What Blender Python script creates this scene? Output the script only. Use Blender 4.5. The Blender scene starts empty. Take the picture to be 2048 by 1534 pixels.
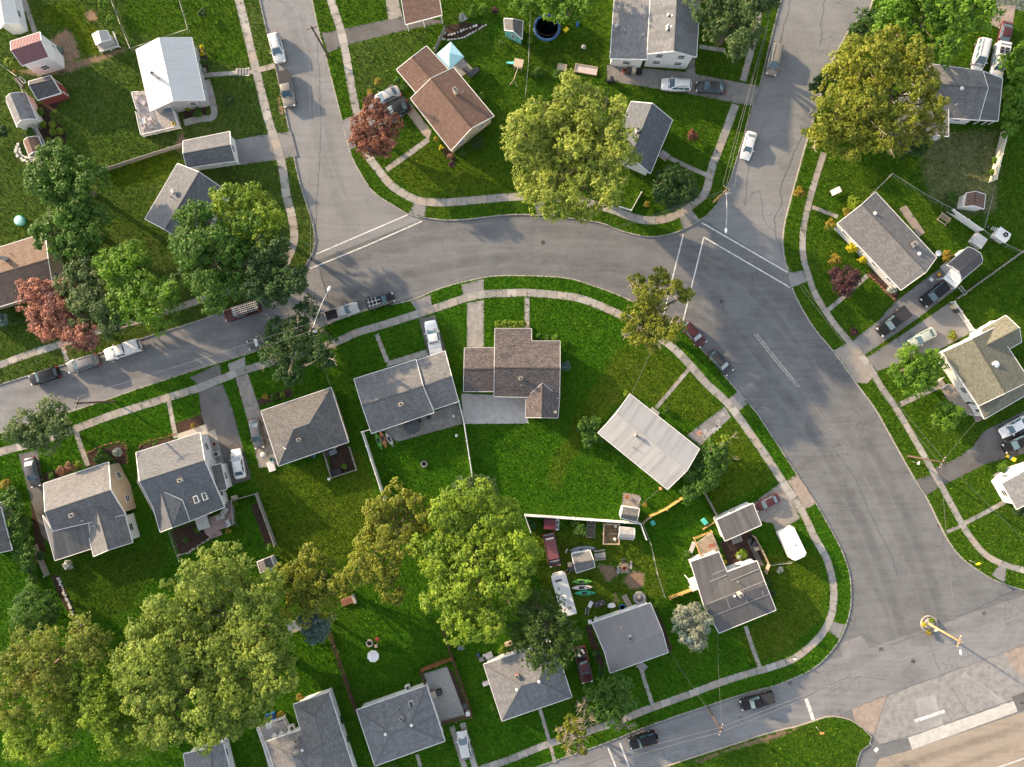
import bpy, bmesh, math, random
import numpy as np
from mathutils import Vector
from mathutils.geometry import tessellate_polygon
R = math.radians
SC = bpy.context.scene
COL = SC.collection
# ---------------------------------------------------------------- camera, sky, sun, exposure
H = 110.0                       # drone height above the yards
PX = 13.0                       # photograph pixels per metre on the yards
cam = bpy.data.cameras.new("camera")
cam.sensor_width = 36.0
cam.lens = PX * H / 2048 * 36.0
cam.clip_end = 4000
camo = bpy.data.objects.new("camera", cam)
camo.location = (0, 0, H)
COL.objects.link(camo)
SC.camera = camo

SUN_EL, SUN_DIR = R(16.5), (-0.84, 0.543)      # low evening sun from the upper left
SUN_STRENGTH, SKY_STRENGTH, EXPOSURE = 4.0, 0.15, 1.50
w = bpy.data.worlds.new("World"); SC.world = w; w.use_nodes = True
nt = w.node_tree
sky = nt.nodes.new("ShaderNodeTexSky"); sky.sky_type = 'NISHITA'; sky.sun_disc = False
sky.sun_elevation = SUN_EL; sky.sun_rotation = math.atan2(SUN_DIR[0], SUN_DIR[1])
sky.altitude = 200; sky.air_density = 1.0; sky.dust_density = 1.6; sky.ozone_density = 1.0
bg = nt.nodes["Background"]; bg.inputs[1].default_value = SKY_STRENGTH
hs = nt.nodes.new("ShaderNodeHueSaturation"); hs.inputs["Saturation"].default_value = .38      # camera white balance
nt.links.new(sky.outputs[0], hs.inputs["Color"]); nt.links.new(hs.outputs[0], bg.inputs[0])
sl = bpy.data.lights.new("sun", 'SUN'); sl.energy = SUN_STRENGTH; sl.angle = R(1.0); sl.color = (1.0, 0.72, 0.44)
so = bpy.data.objects.new("sun", sl); COL.objects.link(so)
so.rotation_euler = Vector((-SUN_DIR[0] * math.cos(SUN_EL), -SUN_DIR[1] * math.cos(SUN_EL), -math.sin(SUN_EL))).to_track_quat('-Z', 'Y').to_euler()
so.location = (-80, 50, 60)
vs = SC.view_settings
vs.view_transform = 'Standard'; vs.look = 'None'; vs.gamma = 1; vs.use_curve_mapping = False; vs.exposure = EXPOSURE

# ---------------------------------------------------------------- helpers
def G(px, py, h=0.0):
    "the point at height h above the yards that the drone sees at photograph pixel (px, py)"
    k = (H - h) / (PX * H)
    return Vector(((px - 1024) * k, (767 - py) * k, h))
ORG = {}
def props(o, label=None, cat=None, group=None, kind=None):
    if label: o["label"] = label
    if cat: o["category"] = cat
    if group: o["group"] = group
    if kind: o["kind"] = kind
    return o
def thing(name, label, cat, loc, rz=0, group=None, kind=None):
    o = bpy.data.objects.new(name, None); COL.objects.link(o)
    o.location = loc; o.rotation_euler = (0, 0, rz); o.empty_display_size = .3
    ORG[o.name] = Vector(loc) if rz == 0 else None
    return props(o, label, cat, group, kind)
def link(name, me, parent=None, mats=None):
    o = bpy.data.objects.new(name, me); COL.objects.link(o)
    if parent is not None:
        o.parent = parent; ORG[o.name] = ORG.get(parent.name)
    if mats is not None:
        for i, m in enumerate(mats):
            o.material_slots[i].link = 'OBJECT'; o.material_slots[i].material = m
    return o
class MB:
    def __init__(s): s.v = []; s.f = []; s.m = []; s.uv = None; s.smooth = []
    def face(s, pts, m=0, sm=False):
        b = len(s.v); s.v += [tuple(p) for p in pts]; s.f.append(tuple(range(b, b + len(pts)))); s.m.append(m); s.smooth.append(sm)
    def idx(s, verts, faces, m=0, sm=False):
        b = len(s.v); s.v += [tuple(p) for p in verts]
        for f in faces: s.f.append(tuple(b + i for i in f)); s.m.append(m); s.smooth.append(sm)
    def prism(s, pts, z0, z1, m=0):
        "pts: plan polygon (x,y)"
        a = sum(pts[i][0] * pts[(i + 1) % len(pts)][1] - pts[(i + 1) % len(pts)][0] * pts[i][1] for i in range(len(pts)))
        if a < 0: pts = pts[::-1]
        n = len(pts); V = [(p[0], p[1], z0) for p in pts] + [(p[0], p[1], z1) for p in pts]
        F = [tuple(range(n - 1, -1, -1)), tuple(range(n, 2 * n))] + [(i, (i + 1) % n, n + (i + 1) % n, n + i) for i in range(n)]
        s.idx(V, F, m)
    def obox(s, c, ux, sx, sy, z0, z1, m=0):
        "box about plan centre c, long axis ux (unit plan vector)"
        uy = (-ux[1], ux[0]); P = []
        for a, b in ((-1, -1), (1, -1), (1, 1), (-1, 1)):
            P.append((c[0] + ux[0] * a * sx / 2 + uy[0] * b * sy / 2, c[1] + ux[1] * a * sx / 2 + uy[1] * b * sy / 2))
        s.prism(P, z0, z1, m)
    def box(s, x0, x1, y0, y1, z0, z1, m=0): s.prism([(x0, y0), (x1, y0), (x1, y1), (x0, y1)], z0, z1, m)
    def tube(s, pts, r, n=6, m=0, cap=True):
        "pts list of Vector; r number or list"
        pts = [Vector(p) for p in pts]; rs = r if isinstance(r, (list, tuple)) else [r] * len(pts)
        V = []
        for i, p in enumerate(pts):
            d = (pts[min(i + 1, len(pts) - 1)] - pts[max(i - 1, 0)]).normalized()
            a = d.cross(Vector((0, 0, 1)) if abs(d.z) < .9 else Vector((1, 0, 0))).normalized(); b = d.cross(a)
            for k in range(n):
                t = 2 * math.pi * k / n; V.append(p + (a * math.cos(t) + b * math.sin(t)) * rs[i])
        F = []
        for i in range(len(pts) - 1):
            for k in range(n): F.append((i * n + k, i * n + (k + 1) % n, (i + 1) * n + (k + 1) % n, (i + 1) * n + k))
        if cap: F += [tuple(range(n)), tuple(range((len(pts) - 1) * n, len(pts) * n))[::-1]]
        s.idx(V, F, m, True)
    def lathe(s, c, prof, n=16, m=0, sm=True):
        "prof: list of (r, z)"
        V = []
        for r, z in prof:
            for k in range(n):
                t = 2 * math.pi * k / n; V.append((c[0] + r * math.cos(t), c[1] + r * math.sin(t), c[2] + z))
        F = []
        for i in range(len(prof) - 1):
            for k in range(n): F.append((i * n + k, i * n + (k + 1) % n, (i + 1) * n + (k + 1) % n, (i + 1) * n + k))
        if prof[0][0] > 0.001: F.append(tuple(range(n))[::-1])
        if prof[-1][0] > 0.001: F.append(tuple(range((len(prof) - 1) * n, len(prof) * n)))
        s.idx(V, F, m, sm)
    def mesh(s, name, mats, off=(0, 0, 0)):
        me = bpy.data.meshes.new(name); o = Vector(off)
        me.from_pydata([(x - o.x, y - o.y, z - o.z) for x, y, z in s.v], [], s.f)
        for m in mats: me.materials.append(m)
        me.polygons.foreach_set("material_index", s.m); me.polygons.foreach_set("use_smooth", s.smooth)
        return me
    def build(s, name, mats, parent=None):
        if not isinstance(mats, (list, tuple)): mats = [mats]
        off = (ORG.get(parent.name) if parent is not None else None) or (0, 0, 0)
        return link(name, s.mesh(name, mats, off), parent)
def v2(px, py, h=0): p = G(px, py, h); return (p.x, p.y)
def poly(pts, h=0): return [v2(x, y, h) for x, y in pts]
def sheet(name, pts, z, mat, label, cat, th=0.0, kind="structure", group=None):
    mb = MB(); P = poly(pts)
    a = sum(P[i][0] * P[(i + 1) % len(P)][1] - P[(i + 1) % len(P)][0] * P[i][1] for i in range(len(P)))
    if a < 0: P = P[::-1]
    if th: mb.prism(P, z - th, z)
    else: mb.face([(x, y, z) for x, y in P])
    return props(mb.build(name, mat), label, cat, group, kind)
def smooth_line(pts, step=0.8):
    "Catmull-Rom through plan points, sampled about every step metres"
    P = [Vector(p) for p in pts]; out = []
    for i in range(len(P) - 1):
        p0 = P[max(i - 1, 0)]; p1 = P[i]; p2 = P[i + 1]; p3 = P[min(i + 2, len(P) - 1)]
        n = max(1, int((p2 - p1).length / step))
        for k in range(n):
            t = k / n
            out.append(0.5 * ((2 * p1) + (p2 - p0) * t + (2 * p0 - 5 * p1 + 4 * p2 - p3) * t * t + (3 * p1 - p0 - 3 * p2 + p3) * t ** 3))
    out.append(P[-1]); return out
def ribbon(mb, line, w, z0, z1, off=0.0):
    L = [Vector((p[0], p[1])) for p in line]; n = len(L); V = []
    for i in range(n):
        d = (L[min(i + 1, n - 1)] - L[max(i - 1, 0)]).normalized(); nn = Vector((-d.y, d.x))
        a = L[i] + nn * (off + w / 2); b = L[i] + nn * (off - w / 2)
        V += [(a.x, a.y, z1), (b.x, b.y, z1), (a.x, a.y, z0), (b.x, b.y, z0)]
    F = []
    for i in range(n - 1):
        k = 4 * i
        F += [(k + 1, k + 5, k + 4, k), (k, k + 4, k + 6, k + 2), (k + 3, k + 7, k + 5, k + 1)]
    F += [(0, 2, 3, 1), (4 * n - 4, 4 * n - 3, 4 * n - 1, 4 * n - 2)]
    mb.idx(V, F)
# ---------------------------------------------------------------- materials
class N:
    def __init__(s, name):
        s.m = bpy.data.materials.new(name); s.m.use_nodes = True; s.t = s.m.node_tree
        s.b = s.t.nodes["Principled BSDF"]; s.b.inputs["Roughness"].default_value = .8; s.co = None
        s.b.inputs["Specular IOR Level"].default_value = .25
    def n(s, ty, **k):
        o = s.t.nodes.new(ty)
        for a, b in k.items(): setattr(o, a, b)
        return o
    def l(s, a, b): s.t.links.new(a, b)
    def coord(s, kind="pos"):
        if kind == "pos": return s.n("ShaderNodeNewGeometry").outputs["Position"]
        if kind == "uv": return s.n("ShaderNodeUVMap").outputs[0]
        return s.n("ShaderNodeTexCoord").outputs["Object"]
    def noise(s, sc, det=4, co=None, rough=.6, stretch=None, dist=0):
        o = s.n("ShaderNodeTexNoise"); o.inputs["Scale"].default_value = sc; o.inputs["Detail"].default_value = det
        o.inputs["Roughness"].default_value = rough; o.inputs["Distortion"].default_value = dist
        c = co if co is not None else s.coord()
        if stretch:
            mp = s.n("ShaderNodeMapping"); mp.inputs["Rotation"].default_value = (0, 0, stretch[0]); mp.inputs["Scale"].default_value = (stretch[1], stretch[2], 1)
            s.l(c, mp.inputs[0]); c = mp.outputs[0]
        s.l(c, o.inputs["Vector"]); return o.outputs["Fac"]
    def ramp(s, f, stops):
        o = s.n("ShaderNodeValToRGB"); e = o.color_ramp.elements
        while len(e) < len(stops): e.new(.5)
        for k, (p, c) in zip(e, stops): k.position = p; k.color = (*c, 1) if len(c) == 3 else c
        s.l(f, o.inputs[0]); return o.outputs[0]
    def mask(s, f, a, b):
        o = s.n("ShaderNodeMapRange"); o.inputs[1].default_value = a; o.inputs[2].default_value = b
        s.l(f, o.inputs[0]); return o.outputs[0]
    def mix(s, f, a, b, mode='MIX'):
        o = s.n("ShaderNodeMix", data_type='RGBA', blend_type=mode)
        if isinstance(f, (int, float)): o.inputs[0].default_value = f
        else: s.l(f, o.inputs[0])
        for k, c in ((6, a), (7, b)):
            if isinstance(c, tuple): o.inputs[k].default_value = (*c, 1)
            else: s.l(c, o.inputs[k])
        return o.outputs[2]
    def math(s, op, a, b=0.0):
        o = s.n("ShaderNodeMath", operation=op)
        for k, c in ((0, a), (1, b)):
            if isinstance(c, (int, float)): o.inputs[k].default_value = c
            else: s.l(c, o.inputs[k])
        return o.outputs[0]
    def bump(s, f, st=.5, dist=.05):
        o = s.n("ShaderNodeBump"); o.inputs["Strength"].default_value = st; o.inputs["Distance"].default_value = dist
        s.l(f, o.inputs["Height"]); s.l(o.outputs[0], s.b.inputs["Normal"])
    def col(s, c):
        if isinstance(c, tuple): s.b.inputs["Base Color"].default_value = (*c, 1)
        else: s.l(c, s.b.inputs["Base Color"])
        return s
    def rough(s, r): s.b.inputs["Roughness"].default_value = r; return s
def sc3(c, k): return tuple(min(1, x * k) for x in c)
MATS = {}
def flat(name, c, rough=.7, metal=0.0, var=.12, spec=.3):
    "painted or plain surface with slight grime"
    if name in MATS: return MATS[name]
    n = N(name); f = n.noise(3.0, 4, n.coord("obj"))
    n.col(n.mix(n.mask(f, .3, .7), sc3(c, 1 - var), sc3(c, 1 + var * .6))).rough(rough)
    n.b.inputs["Metallic"].default_value = metal; n.b.inputs["Specular IOR Level"].default_value = spec
    MATS[name] = n.m; return n.m
def _grass(n, c, dry, amt, stripe, weed, S):
    fin, mid, big, tiny = S[:4]
    base = n.mix(n.mask(fin, .3, .72), sc3(c, .5), sc3(c, 1.5))
    base = n.mix(n.mask(S[4], .38, .62), n.mix(.45, base, sc3(c, .35)), n.mix(.35, base, (c[0] * 2.1, c[1] * 1.55, c[2] * 1.4)))
    base = n.mix(n.mask(mid, .35, .7), base, n.mix(.55, base, (c[0] * 1.9, c[1] * 1.25, c[2] * 1.2)))
    dm = n.math('MULTIPLY', n.mask(big, .66 - .4 * amt, .86 - .25 * amt), n.mask(mid, .28, .75))
    base = n.mix(n.math('MULTIPLY', dm, .85), base, n.mix(n.mask(fin, .3, .7), sc3(dry, .6), sc3(dry, 1.35)))
    if weed:
        wm = n.math('MULTIPLY', n.mask(n.noise(.35, 4), .54, .66), n.mask(n.noise(3.5, 4), .5, .66))
        base = n.mix(n.math('MULTIPLY', wm, .8), base, weed)
    if stripe:
        wv = n.n("ShaderNodeTexWave"); wv.inputs["Scale"].default_value = stripe[1]; wv.inputs["Distortion"].default_value = 3; wv.inputs["Detail"].default_value = 3
        mp = n.n("ShaderNodeMapping"); mp.inputs["Rotation"].default_value = (0, 0, stripe[0]); n.l(n.coord(), mp.inputs[0]); n.l(mp.outputs[0], wv.inputs["Vector"])
        base = n.mix(n.math('MULTIPLY', n.math('MULTIPLY', n.mask(wv.outputs["Fac"], .35, .8), n.mask(mid, .3, .65)), stripe[2]), base, sc3(dry, 1.0))
    return n.mix(n.mask(tiny, .25, .75), n.mix(.45, base, sc3(c, .2)), base)
GR = {}
def grass(name, c, dry=(.11, .11, .025), amt=.5, fine=1.0, stripe=None, weed=None):
    GR[name] = (c, dry, amt, stripe, weed); return grassmix(name)
def grassmix(a, b=None, blade=False):
    "grass a, or grass b growing into grass a where the attribute fade falls to 0"
    key = (a if b is None else b + "_in_" + a) + ("_blades" if blade else "")
    if key in MATS: return MATS[key]
    n = N(key); S = (n.noise(5.5, 4, rough=.75), n.noise(.55, 5, rough=.7), n.noise(.09, 4, rough=.65), n.noise(17, 2), n.noise(1.9, 3, rough=.7))
    col = _grass(n, *GR[a], S)
    if b:
        at = n.n("ShaderNodeAttribute"); at.attribute_name = "fade"
        f = n.math('ADD', at.outputs["Fac"], n.math('MULTIPLY', n.math('SUBTRACT', n.math('ADD', n.math('MULTIPLY', S[1], .7), n.math('MULTIPLY', S[0], .5)), .6), 1.1))
        col = n.mix(n.mask(f, .3, .7), col, _grass(n, *GR[b], S))
    if blade:
        at = n.n("ShaderNodeAttribute"); at.attribute_name = "tint"
        col = n.mix(1.0, col, n.ramp(at.outputs["Fac"], [(0, (.22, .32, .3)), (.3, (.55, .62, .55)), (.6, (1.05, 1.05, 1.0)), (.85, (1.9, 1.7, 1.5)), (1, (3.6, 2.7, 2.6))]), 'MULTIPLY')
    n.col(col).rough(.9); n.b.inputs["Specular IOR Level"].default_value = .04
    n.bump(n.math('ADD', S[0], n.math('MULTIPLY', S[3], .6)), .9, .22)
    MATS[key] = n.m; return n.m
def asphalt(name, c, speck=.25, stretch=None, warm=0.0, patch=.25):
    n = N(name)
    f = n.noise(9, 4, rough=.8); g = n.noise(.2, 6, rough=.65, dist=.6); t = n.noise(22, 2)
    base = n.mix(n.mask(g, .34, .66), sc3(c, 1 - patch), sc3(c, 1 + patch * .8))
    if stretch:
        base = n.mix(n.math('MULTIPLY', n.mask(n.noise(.5, 5, stretch=stretch), .38, .66), .55), base, sc3(c, 1.3))
        base = n.mix(n.math('MULTIPLY', n.mask(n.noise(.9, 5, stretch=stretch), .52, .70), .45), base, sc3(c, .62))
    vo = n.n("ShaderNodeTexVoronoi", feature='DISTANCE_TO_EDGE'); vo.inputs["Scale"].default_value = .42
    wp = n.n("ShaderNodeVectorMath", operation='ADD'); nz = n.n("ShaderNodeTexNoise"); nz.inputs["Scale"].default_value = 1.3; nz.inputs["Detail"].default_value = 5; n.l(n.coord(), nz.inputs["Vector"])
    n.l(n.coord(), wp.inputs[0]); n.l(nz.outputs["Color"], wp.inputs[1]); n.l(wp.outputs[0], vo.inputs["Vector"])
    ck = n.math('MULTIPLY', n.mask(vo.outputs["Distance"], .022, .006), n.mask(n.noise(.11, 3), .50, .58))
    base = n.mix(n.math('MULTIPLY', ck, .4 + speck * .5), base, sc3(c, .35))
    base = n.mix(n.math('MULTIPLY', n.mask(f, .35, .7), speck), base, sc3(c, 1.7))
    base = n.mix(n.math('MULTIPLY', n.mask(t, .52, .72), speck * 1.4), base, sc3(c, .4))
    base = n.mix(n.math('MULTIPLY', n.mask(n.noise(.7, 6, rough=.8), .58, .70), .5), base, sc3(c, .6))
    at = n.n("ShaderNodeAttribute"); at.attribute_name = "wear_shade"      # tyre marks and painted road shadow, carried by the dark lanes; 0 elsewhere
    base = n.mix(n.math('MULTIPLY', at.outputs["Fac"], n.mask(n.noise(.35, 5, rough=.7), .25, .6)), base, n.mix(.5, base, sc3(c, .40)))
    n.col(base).rough(.85); n.bump(f, .35, .03); return n.m
def concrete(name, c, stain=.35, tint=(.36, .28, .21)):
    n = N(name); oi = n.n("ShaderNodeObjectInfo").outputs["Random"]
    f = n.noise(1.1, 5, rough=.7); t = n.noise(14, 3)
    base = n.mix(n.mask(f, .3, .75), sc3(c, 1 - stain), sc3(c, 1.1))
    base = n.mix(n.math('MULTIPLY', n.mask(oi, .45, 1), .45), base, tint)
    base = n.mix(n.math('MULTIPLY', n.mask(oi, .3, 0), .5), base, sc3(c, .55))
    base = n.mix(n.math('MULTIPLY', n.mask(n.math('FRACT', n.math('MULTIPLY', oi, 7.3)), .7, 1), .5), base, sc3(c, 1.35))
    base = n.mix(n.math('MULTIPLY', n.mask(t, .5, .75), .3), base, sc3(c, .55))
    n.col(base).rough(.85); n.bump(t, .25, .02); return n.m
def shingle(name, c, c2=None, speck=.5, streak=.0, bw=.42, bh=.2):
    n = N(name); uv = n.coord("uv"); c2 = c2 or sc3(c, 1.35)
    bt = n.n("ShaderNodeTexBrick"); n.l(uv, bt.inputs["Vector"]); bt.inputs["Scale"].default_value = 1
    bt.inputs["Brick Width"].default_value = bw; bt.inputs["Row Height"].default_value = bh; bt.inputs["Mortar Size"].default_value = .012
    bt.inputs["Color1"].default_value = (*sc3(c, .72), 1); bt.inputs["Color2"].default_value = (*c2, 1); bt.inputs["Mortar"].default_value = (*sc3(c, .4), 1); bt.inputs["Bias"].default_value = -.2
    g = n.noise(.35, 4, n.coord()); t = n.noise(11, 3, n.coord())
    base = n.mix(.75, c, bt.outputs["Color"])
    base = n.mix(n.math('MULTIPLY', n.mask(t, .52, .7), speck), base, sc3(c2, 1.6))
    base = n.mix(n.math('MULTIPLY', n.mask(g, .5, .8), .3), base, sc3(c, .6))
    if streak:
        mp = n.n("ShaderNodeMapping"); mp.inputs["Scale"].default_value = (1.2, .12, 1); n.l(uv, mp.inputs[0])
        s2 = n.n("ShaderNodeTexNoise"); s2.inputs["Scale"].default_value = 1.0; s2.inputs["Detail"].default_value = 4; n.l(mp.outputs[0], s2.inputs["Vector"])
        base = n.mix(n.math('MULTIPLY', n.mask(s2.outputs["Fac"], .45, .7), streak), base, sc3(c, .5))
    n.col(base).rough(.9); n.bump(bt.outputs["Fac"], -.4, .02); return n.m
def metalroof(name, c, streak=.3, dark=None, rough=.45):
    n = N(name); uv = n.coord("uv")
    mp = n.n("ShaderNodeMapping"); mp.inputs["Scale"].default_value = (1.3, .1, 1); n.l(uv, mp.inputs[0])
    s2 = n.n("ShaderNodeTexNoise"); s2.inputs["Scale"].default_value = 1.0; s2.inputs["Detail"].default_value = 5; n.l(mp.outputs[0], s2.inputs["Vector"])
    g = n.noise(.5, 4, n.coord())
    base = n.mix(n.math('MULTIPLY', n.mask(s2.outputs["Fac"], .42, .68), streak), c, dark or sc3(c, .55))
    base = n.mix(n.math('MULTIPLY', n.mask(g, .45, .7), streak * .6), base, sc3(c, .75))
    n.col(base).rough(rough); n.b.inputs["Specular IOR Level"].default_value = .4; return n.m
def siding(name, c, bh=.2, grime=.12):
    n = N(name); p = n.coord(); sx = n.n("ShaderNodeSeparateXYZ"); n.l(p, sx.inputs[0])
    fr = n.math('FRACT', n.math('DIVIDE', sx.outputs[2], bh))
    base = n.mix(n.mask(fr, .82, 1.0), n.mix(n.mask(n.noise(.8, 4), .3, .7), sc3(c, 1 - grime), c), sc3(c, .72))
    n.col(base).rough(.6); n.bump(fr, .4, .03); return n.m
def wood(name, c, rough=.8, sc=1.0):
    n = N(name); f = n.noise(3 * sc, 5, n.coord("obj"), stretch=(0, .6, 4)); oi = n.n("ShaderNodeObjectInfo").outputs["Random"]
    base = n.mix(n.mask(f, .3, .7), sc3(c, .6), sc3(c, 1.25)); base = n.mix(n.math('MULTIPLY', oi, .3), base, sc3(c, 1.5))
    n.col(base).rough(rough); return n.m
def paint(name, c, metal=.0, rough=.28):
    if name in MATS: return MATS[name]
    n = N(name); f = n.noise(2.5, 4, n.coord("obj"))
    n.col(n.mix(n.mask(f, .3, .75), sc3(c, .86), sc3(c, 1.05))).rough(rough); n.b.inputs["Metallic"].default_value = metal
    n.b.inputs["Coat Weight"].default_value = .12; n.b.inputs["Specular IOR Level"].default_value = .35; MATS[name] = n.m; return n.m
def leafmat(name, a, b, c=None, trans=.44):
    "leaf colours from a (tint 0) to b (tint 1); c an occasional third colour"
    if name in MATS: return MATS[name]
    n = N(name); at = n.n("ShaderNodeAttribute"); at.attribute_name = "tint"
    f = at.outputs["Fac"]; base = n.mix(f, a, b)
    if c: base = n.mix(n.mask(n.noise(.45, 3), .52, .66), base, n.mix(f, sc3(c, .8), sc3(c, 1.15)))
    n.col(base).rough(.55); n.b.inputs["Specular IOR Level"].default_value = .3
    tr = n.n("ShaderNodeBsdfTranslucent"); n.l(n.mix(.5, base, sc3(b, 1.2)), tr.inputs[0])
    mx = n.n("ShaderNodeMixShader"); mx.inputs[0].default_value = trans
    n.l(n.b.outputs[0], mx.inputs[1]); n.l(tr.outputs[0], mx.inputs[2]); n.l(mx.outputs[0], n.t.nodes["Material Output"].inputs[0])
    MATS[name] = n.m; return n.m
WHITE = flat("white_trim", (.72, .72, .71), .5); DGREY = flat("dark_grey", (.05, .05, .055), .6); MGREY = flat("mid_grey", (.22, .22, .23), .6)
LGREY = flat("light_grey", (.45, .45, .45), .6); BLACKM = flat("black_rubber", (.018, .018, .02), .7); STEEL = flat("galvanised", (.42, .43, .44), .4, .7)
GLASS = N("window_glass").col((.03, .045, .06)).rough(.08).m; CARGLASS = N("car_glass").col((.07, .125, .165)).rough(.06).m  # car glass base lightened blue: sky reflection painted into its colour
CARGLASS.node_tree.nodes["Principled BSDF"].inputs["Specular IOR Level"].default_value = 1.0
GLASS.node_tree.nodes["Principled BSDF"].inputs["Specular IOR Level"].default_value = .9
CHROME = flat("chrome", (.6, .6, .62), .2, 1.0); LAMPW = N("lamp_lens").col((.75, .75, .72)).rough(.15).m; LAMPR = N("tail_lens").col((.35, .02, .015)).rough(.2).m
BRICKR = flat("red_brick", (.26, .12, .08), .85, var=.3); MULCH = None
# ================================================================ ground, roads, lawns, pavements
LAWN = grass("lawn_grass", (.052, .152, .010), (.115, .155, .024), .45, stripe=(R(-30), .7, .22))
VIVID = grass("vivid_grass", (.042, .158, .008), (.100, .158, .018), .42, stripe=(R(65), .6, .2))
OLIVE = grass("olive_grass", (.072, .158, .011), (.130, .165, .026), .6)
MOTTLED = grass("mottled_grass", (.064, .150, .020), (.17, .20, .07), .6, stripe=(R(20), .35, .35))
PALE = grass("pale_grass", (.120, .180, .055), (.28, .30, .17), .9, stripe=(R(78), .8, .5))
WEEDY = grass("weedy_grass", (.075, .158, .010), (.20, .21, .028), .5, 1.2, weed=(.30, .33, .03))
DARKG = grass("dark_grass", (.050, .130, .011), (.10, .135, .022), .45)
MULCH = grass("mulch", (.062, .050, .042), (.10, .08, .065), .4)
DIRT = grass("dirt", (.25, .20, .14), (.32, .27, .19), .6)
GRAVEL = asphalt("gravel", (.27, .27, .26), .9)
A_NEW = asphalt("new_asphalt", (.134, .138, .143), .25, (R(-35), .25, 2.5), patch=.22)
A_OLD = asphalt("old_asphalt", (.176, .180, .184), .5, (R(105), .2, 2.2), patch=.2)
A_MID = asphalt("mid_asphalt", (.175, .178, .184), .32, (R(17), .2, 2.4), patch=.28)
A_DRIVE = asphalt("drive_asphalt", (.115, .112, .112), .3, patch=.35)
A_DRIVE2 = asphalt("grey_drive_asphalt", (.19, .188, .19), .3, patch=.3)
CONC = concrete("concrete", (.34, .33, .31), .42); CONC2 = concrete("pale_concrete", (.29, .29, .287), .42); CONC2T = asphalt("stained_apron", (.29, .29, .287), .3, patch=.3); CONC3 = concrete("pink_concrete", (.34, .285, .245), .4)
CONC4 = concrete("stained_concrete", (.30, .29, .275), .55)
CURBM = concrete("curb_concrete", (.38, .36, .32), .3); TAN = asphalt("tan_paving", (.27, .23, .185), .35, (R(20), .15, 2.5), patch=.12)
n_ = N("road_paint"); n_.col(n_.mix(n_.mask(n_.noise(2.2, 6, rough=.85), .46, .66), (.66, .66, .64), (.25, .25, .25))); PAINT = n_.m
n_ = N("worn_road_paint"); n_.col(n_.mix(n_.mask(n_.noise(2, 5, rough=.8), .42, .62), (.55, .52, .44), (.2, .2, .2))); PAINTW = n_.m
CRACK = flat("crack_sealant", (.07, .07, .072), .6)

sheet("ground", [(-12000, -9000), (14000, -9000), (14000, 11000), (-12000, 11000)], -.15, LAWN, "grass ground reaching past the edge of the neighbourhood", "ground")
sheet("road", [(-500, -200), (2400, -200), (2400, 1800), (-500, 1800)], -.12, A_NEW, "grey asphalt curving through the neighbourhood between grass verges", "road")
CURB_A = [(500, -120), (510, -50), (519, 0), (535, 70), (545, 110), (553, 145), (580, 270), (593, 340), (608, 395), (620, 430), (629, 468), (628, 495), (612, 528), (575, 568), (500, 603), (445, 624), (375, 648), (285, 676), (200, 706), (125, 730), (5, 767), (-150, 815), (-400, 893)]
CURB_B = [(600, -120), (614, -50), (624, 0), (637, 60), (652, 115), (684, 241), (699, 300), (717, 340), (747, 384), (787, 411), (817, 428), (849, 435), (912, 440), (1023, 429), (1111, 433), (1199, 445), (1241, 461), (1294, 473), (1331, 470), (1366, 459), (1399, 441), (1424, 421), (1439, 399), (1459, 362), (1506, 210), (1519, 172), (1535, 107), (1546, 60), (1562, 0), (1580, -60), (1595, -120)]
CURB_C = [(1770, -120), (1755, -40), (1746, 0), (1736, 25), (1708, 47), (1686, 82), (1663, 130), (1621, 260), (1586, 384), (1568, 459), (1568, 509), (1576, 539), (1586, 579), (1611, 629), (1636, 666), (1666, 701), (1711, 764), (1751, 818), (1786, 880), (1831, 960), (1851, 990), (1883, 1055), (1898, 1083), (1926, 1118), (1971, 1150), (1998, 1164), (2047, 1180), (2120, 1195), (2300, 1225)]
CURB_D = [(-400, 1000), (-150, 915), (0, 866), (157, 818), (275, 778), (375, 745), (500, 706), (575, 680), (642, 654), (734, 619), (820, 601), (882, 576), (967, 555), (1024, 551), (1124, 555), (1179, 569), (1261, 601), (1361, 656), (1414, 711), (1459, 764), (1510, 822), (1536, 860), (1593, 948), (1631, 1005), (1661, 1058), (1683, 1100), (1698, 1143), (1702, 1180), (1701, 1215), (1693, 1247), (1676, 1285), (1636, 1330), (1586, 1357), (1536, 1375), (1506, 1382), (1394, 1418), (1296, 1452), (1241, 1474), (1194, 1492), (1096, 1526), (960, 1572), (700, 1650)]
CURB_E = [(1150, 1590), (1250, 1560), (1331, 1534), (1374, 1519), (1461, 1491), (1535, 1467), (1598, 1452), (1640, 1438), (1666, 1433), (1701, 1440), (1726, 1457), (1743, 1474), (1738, 1490), (1722, 1502), (1712, 1534), (1690, 1600)]
BLOCKS = {}
def block(key, curb, extra, label, mat, kerb=True):
    line = [(p.x, p.y) for p in smooth_line(poly(curb), 1.0)]
    pts = line + poly(extra); BLOCKS[key] = pts
    mb = MB(); mb.prism(pts, -.16, 0); props(mb.build("lawn", mat), label, "lawn", None, "structure")
    if kerb:
        mb = MB(); ribbon(mb, line, .17, -.15, .012)
        props(mb.build("curb", CURBM), "pale concrete curb " + kerb, "curb", None, "structure")
block("A", CURB_A, [(-400, -120)], "mown grass of the yards round the white metal roofed house", MOTTLED, "between the parked white pickup and the copper tree side verge")
block("B", CURB_B, [], "mown grass of the corner yards under the huge pale green tree", LAWN, "sweeping round below the huge pale green tree")
block("C", CURB_C, [(2300, -120)], "mown grass of the yards behind the golden tree", LAWN, "running past the two facing driveways and the corner stop line")
block("D", CURB_D, [(-400, 1650)], "deep green grass of the yards inside the road bend", VIVID, "round the inside of the long road bend")
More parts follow.
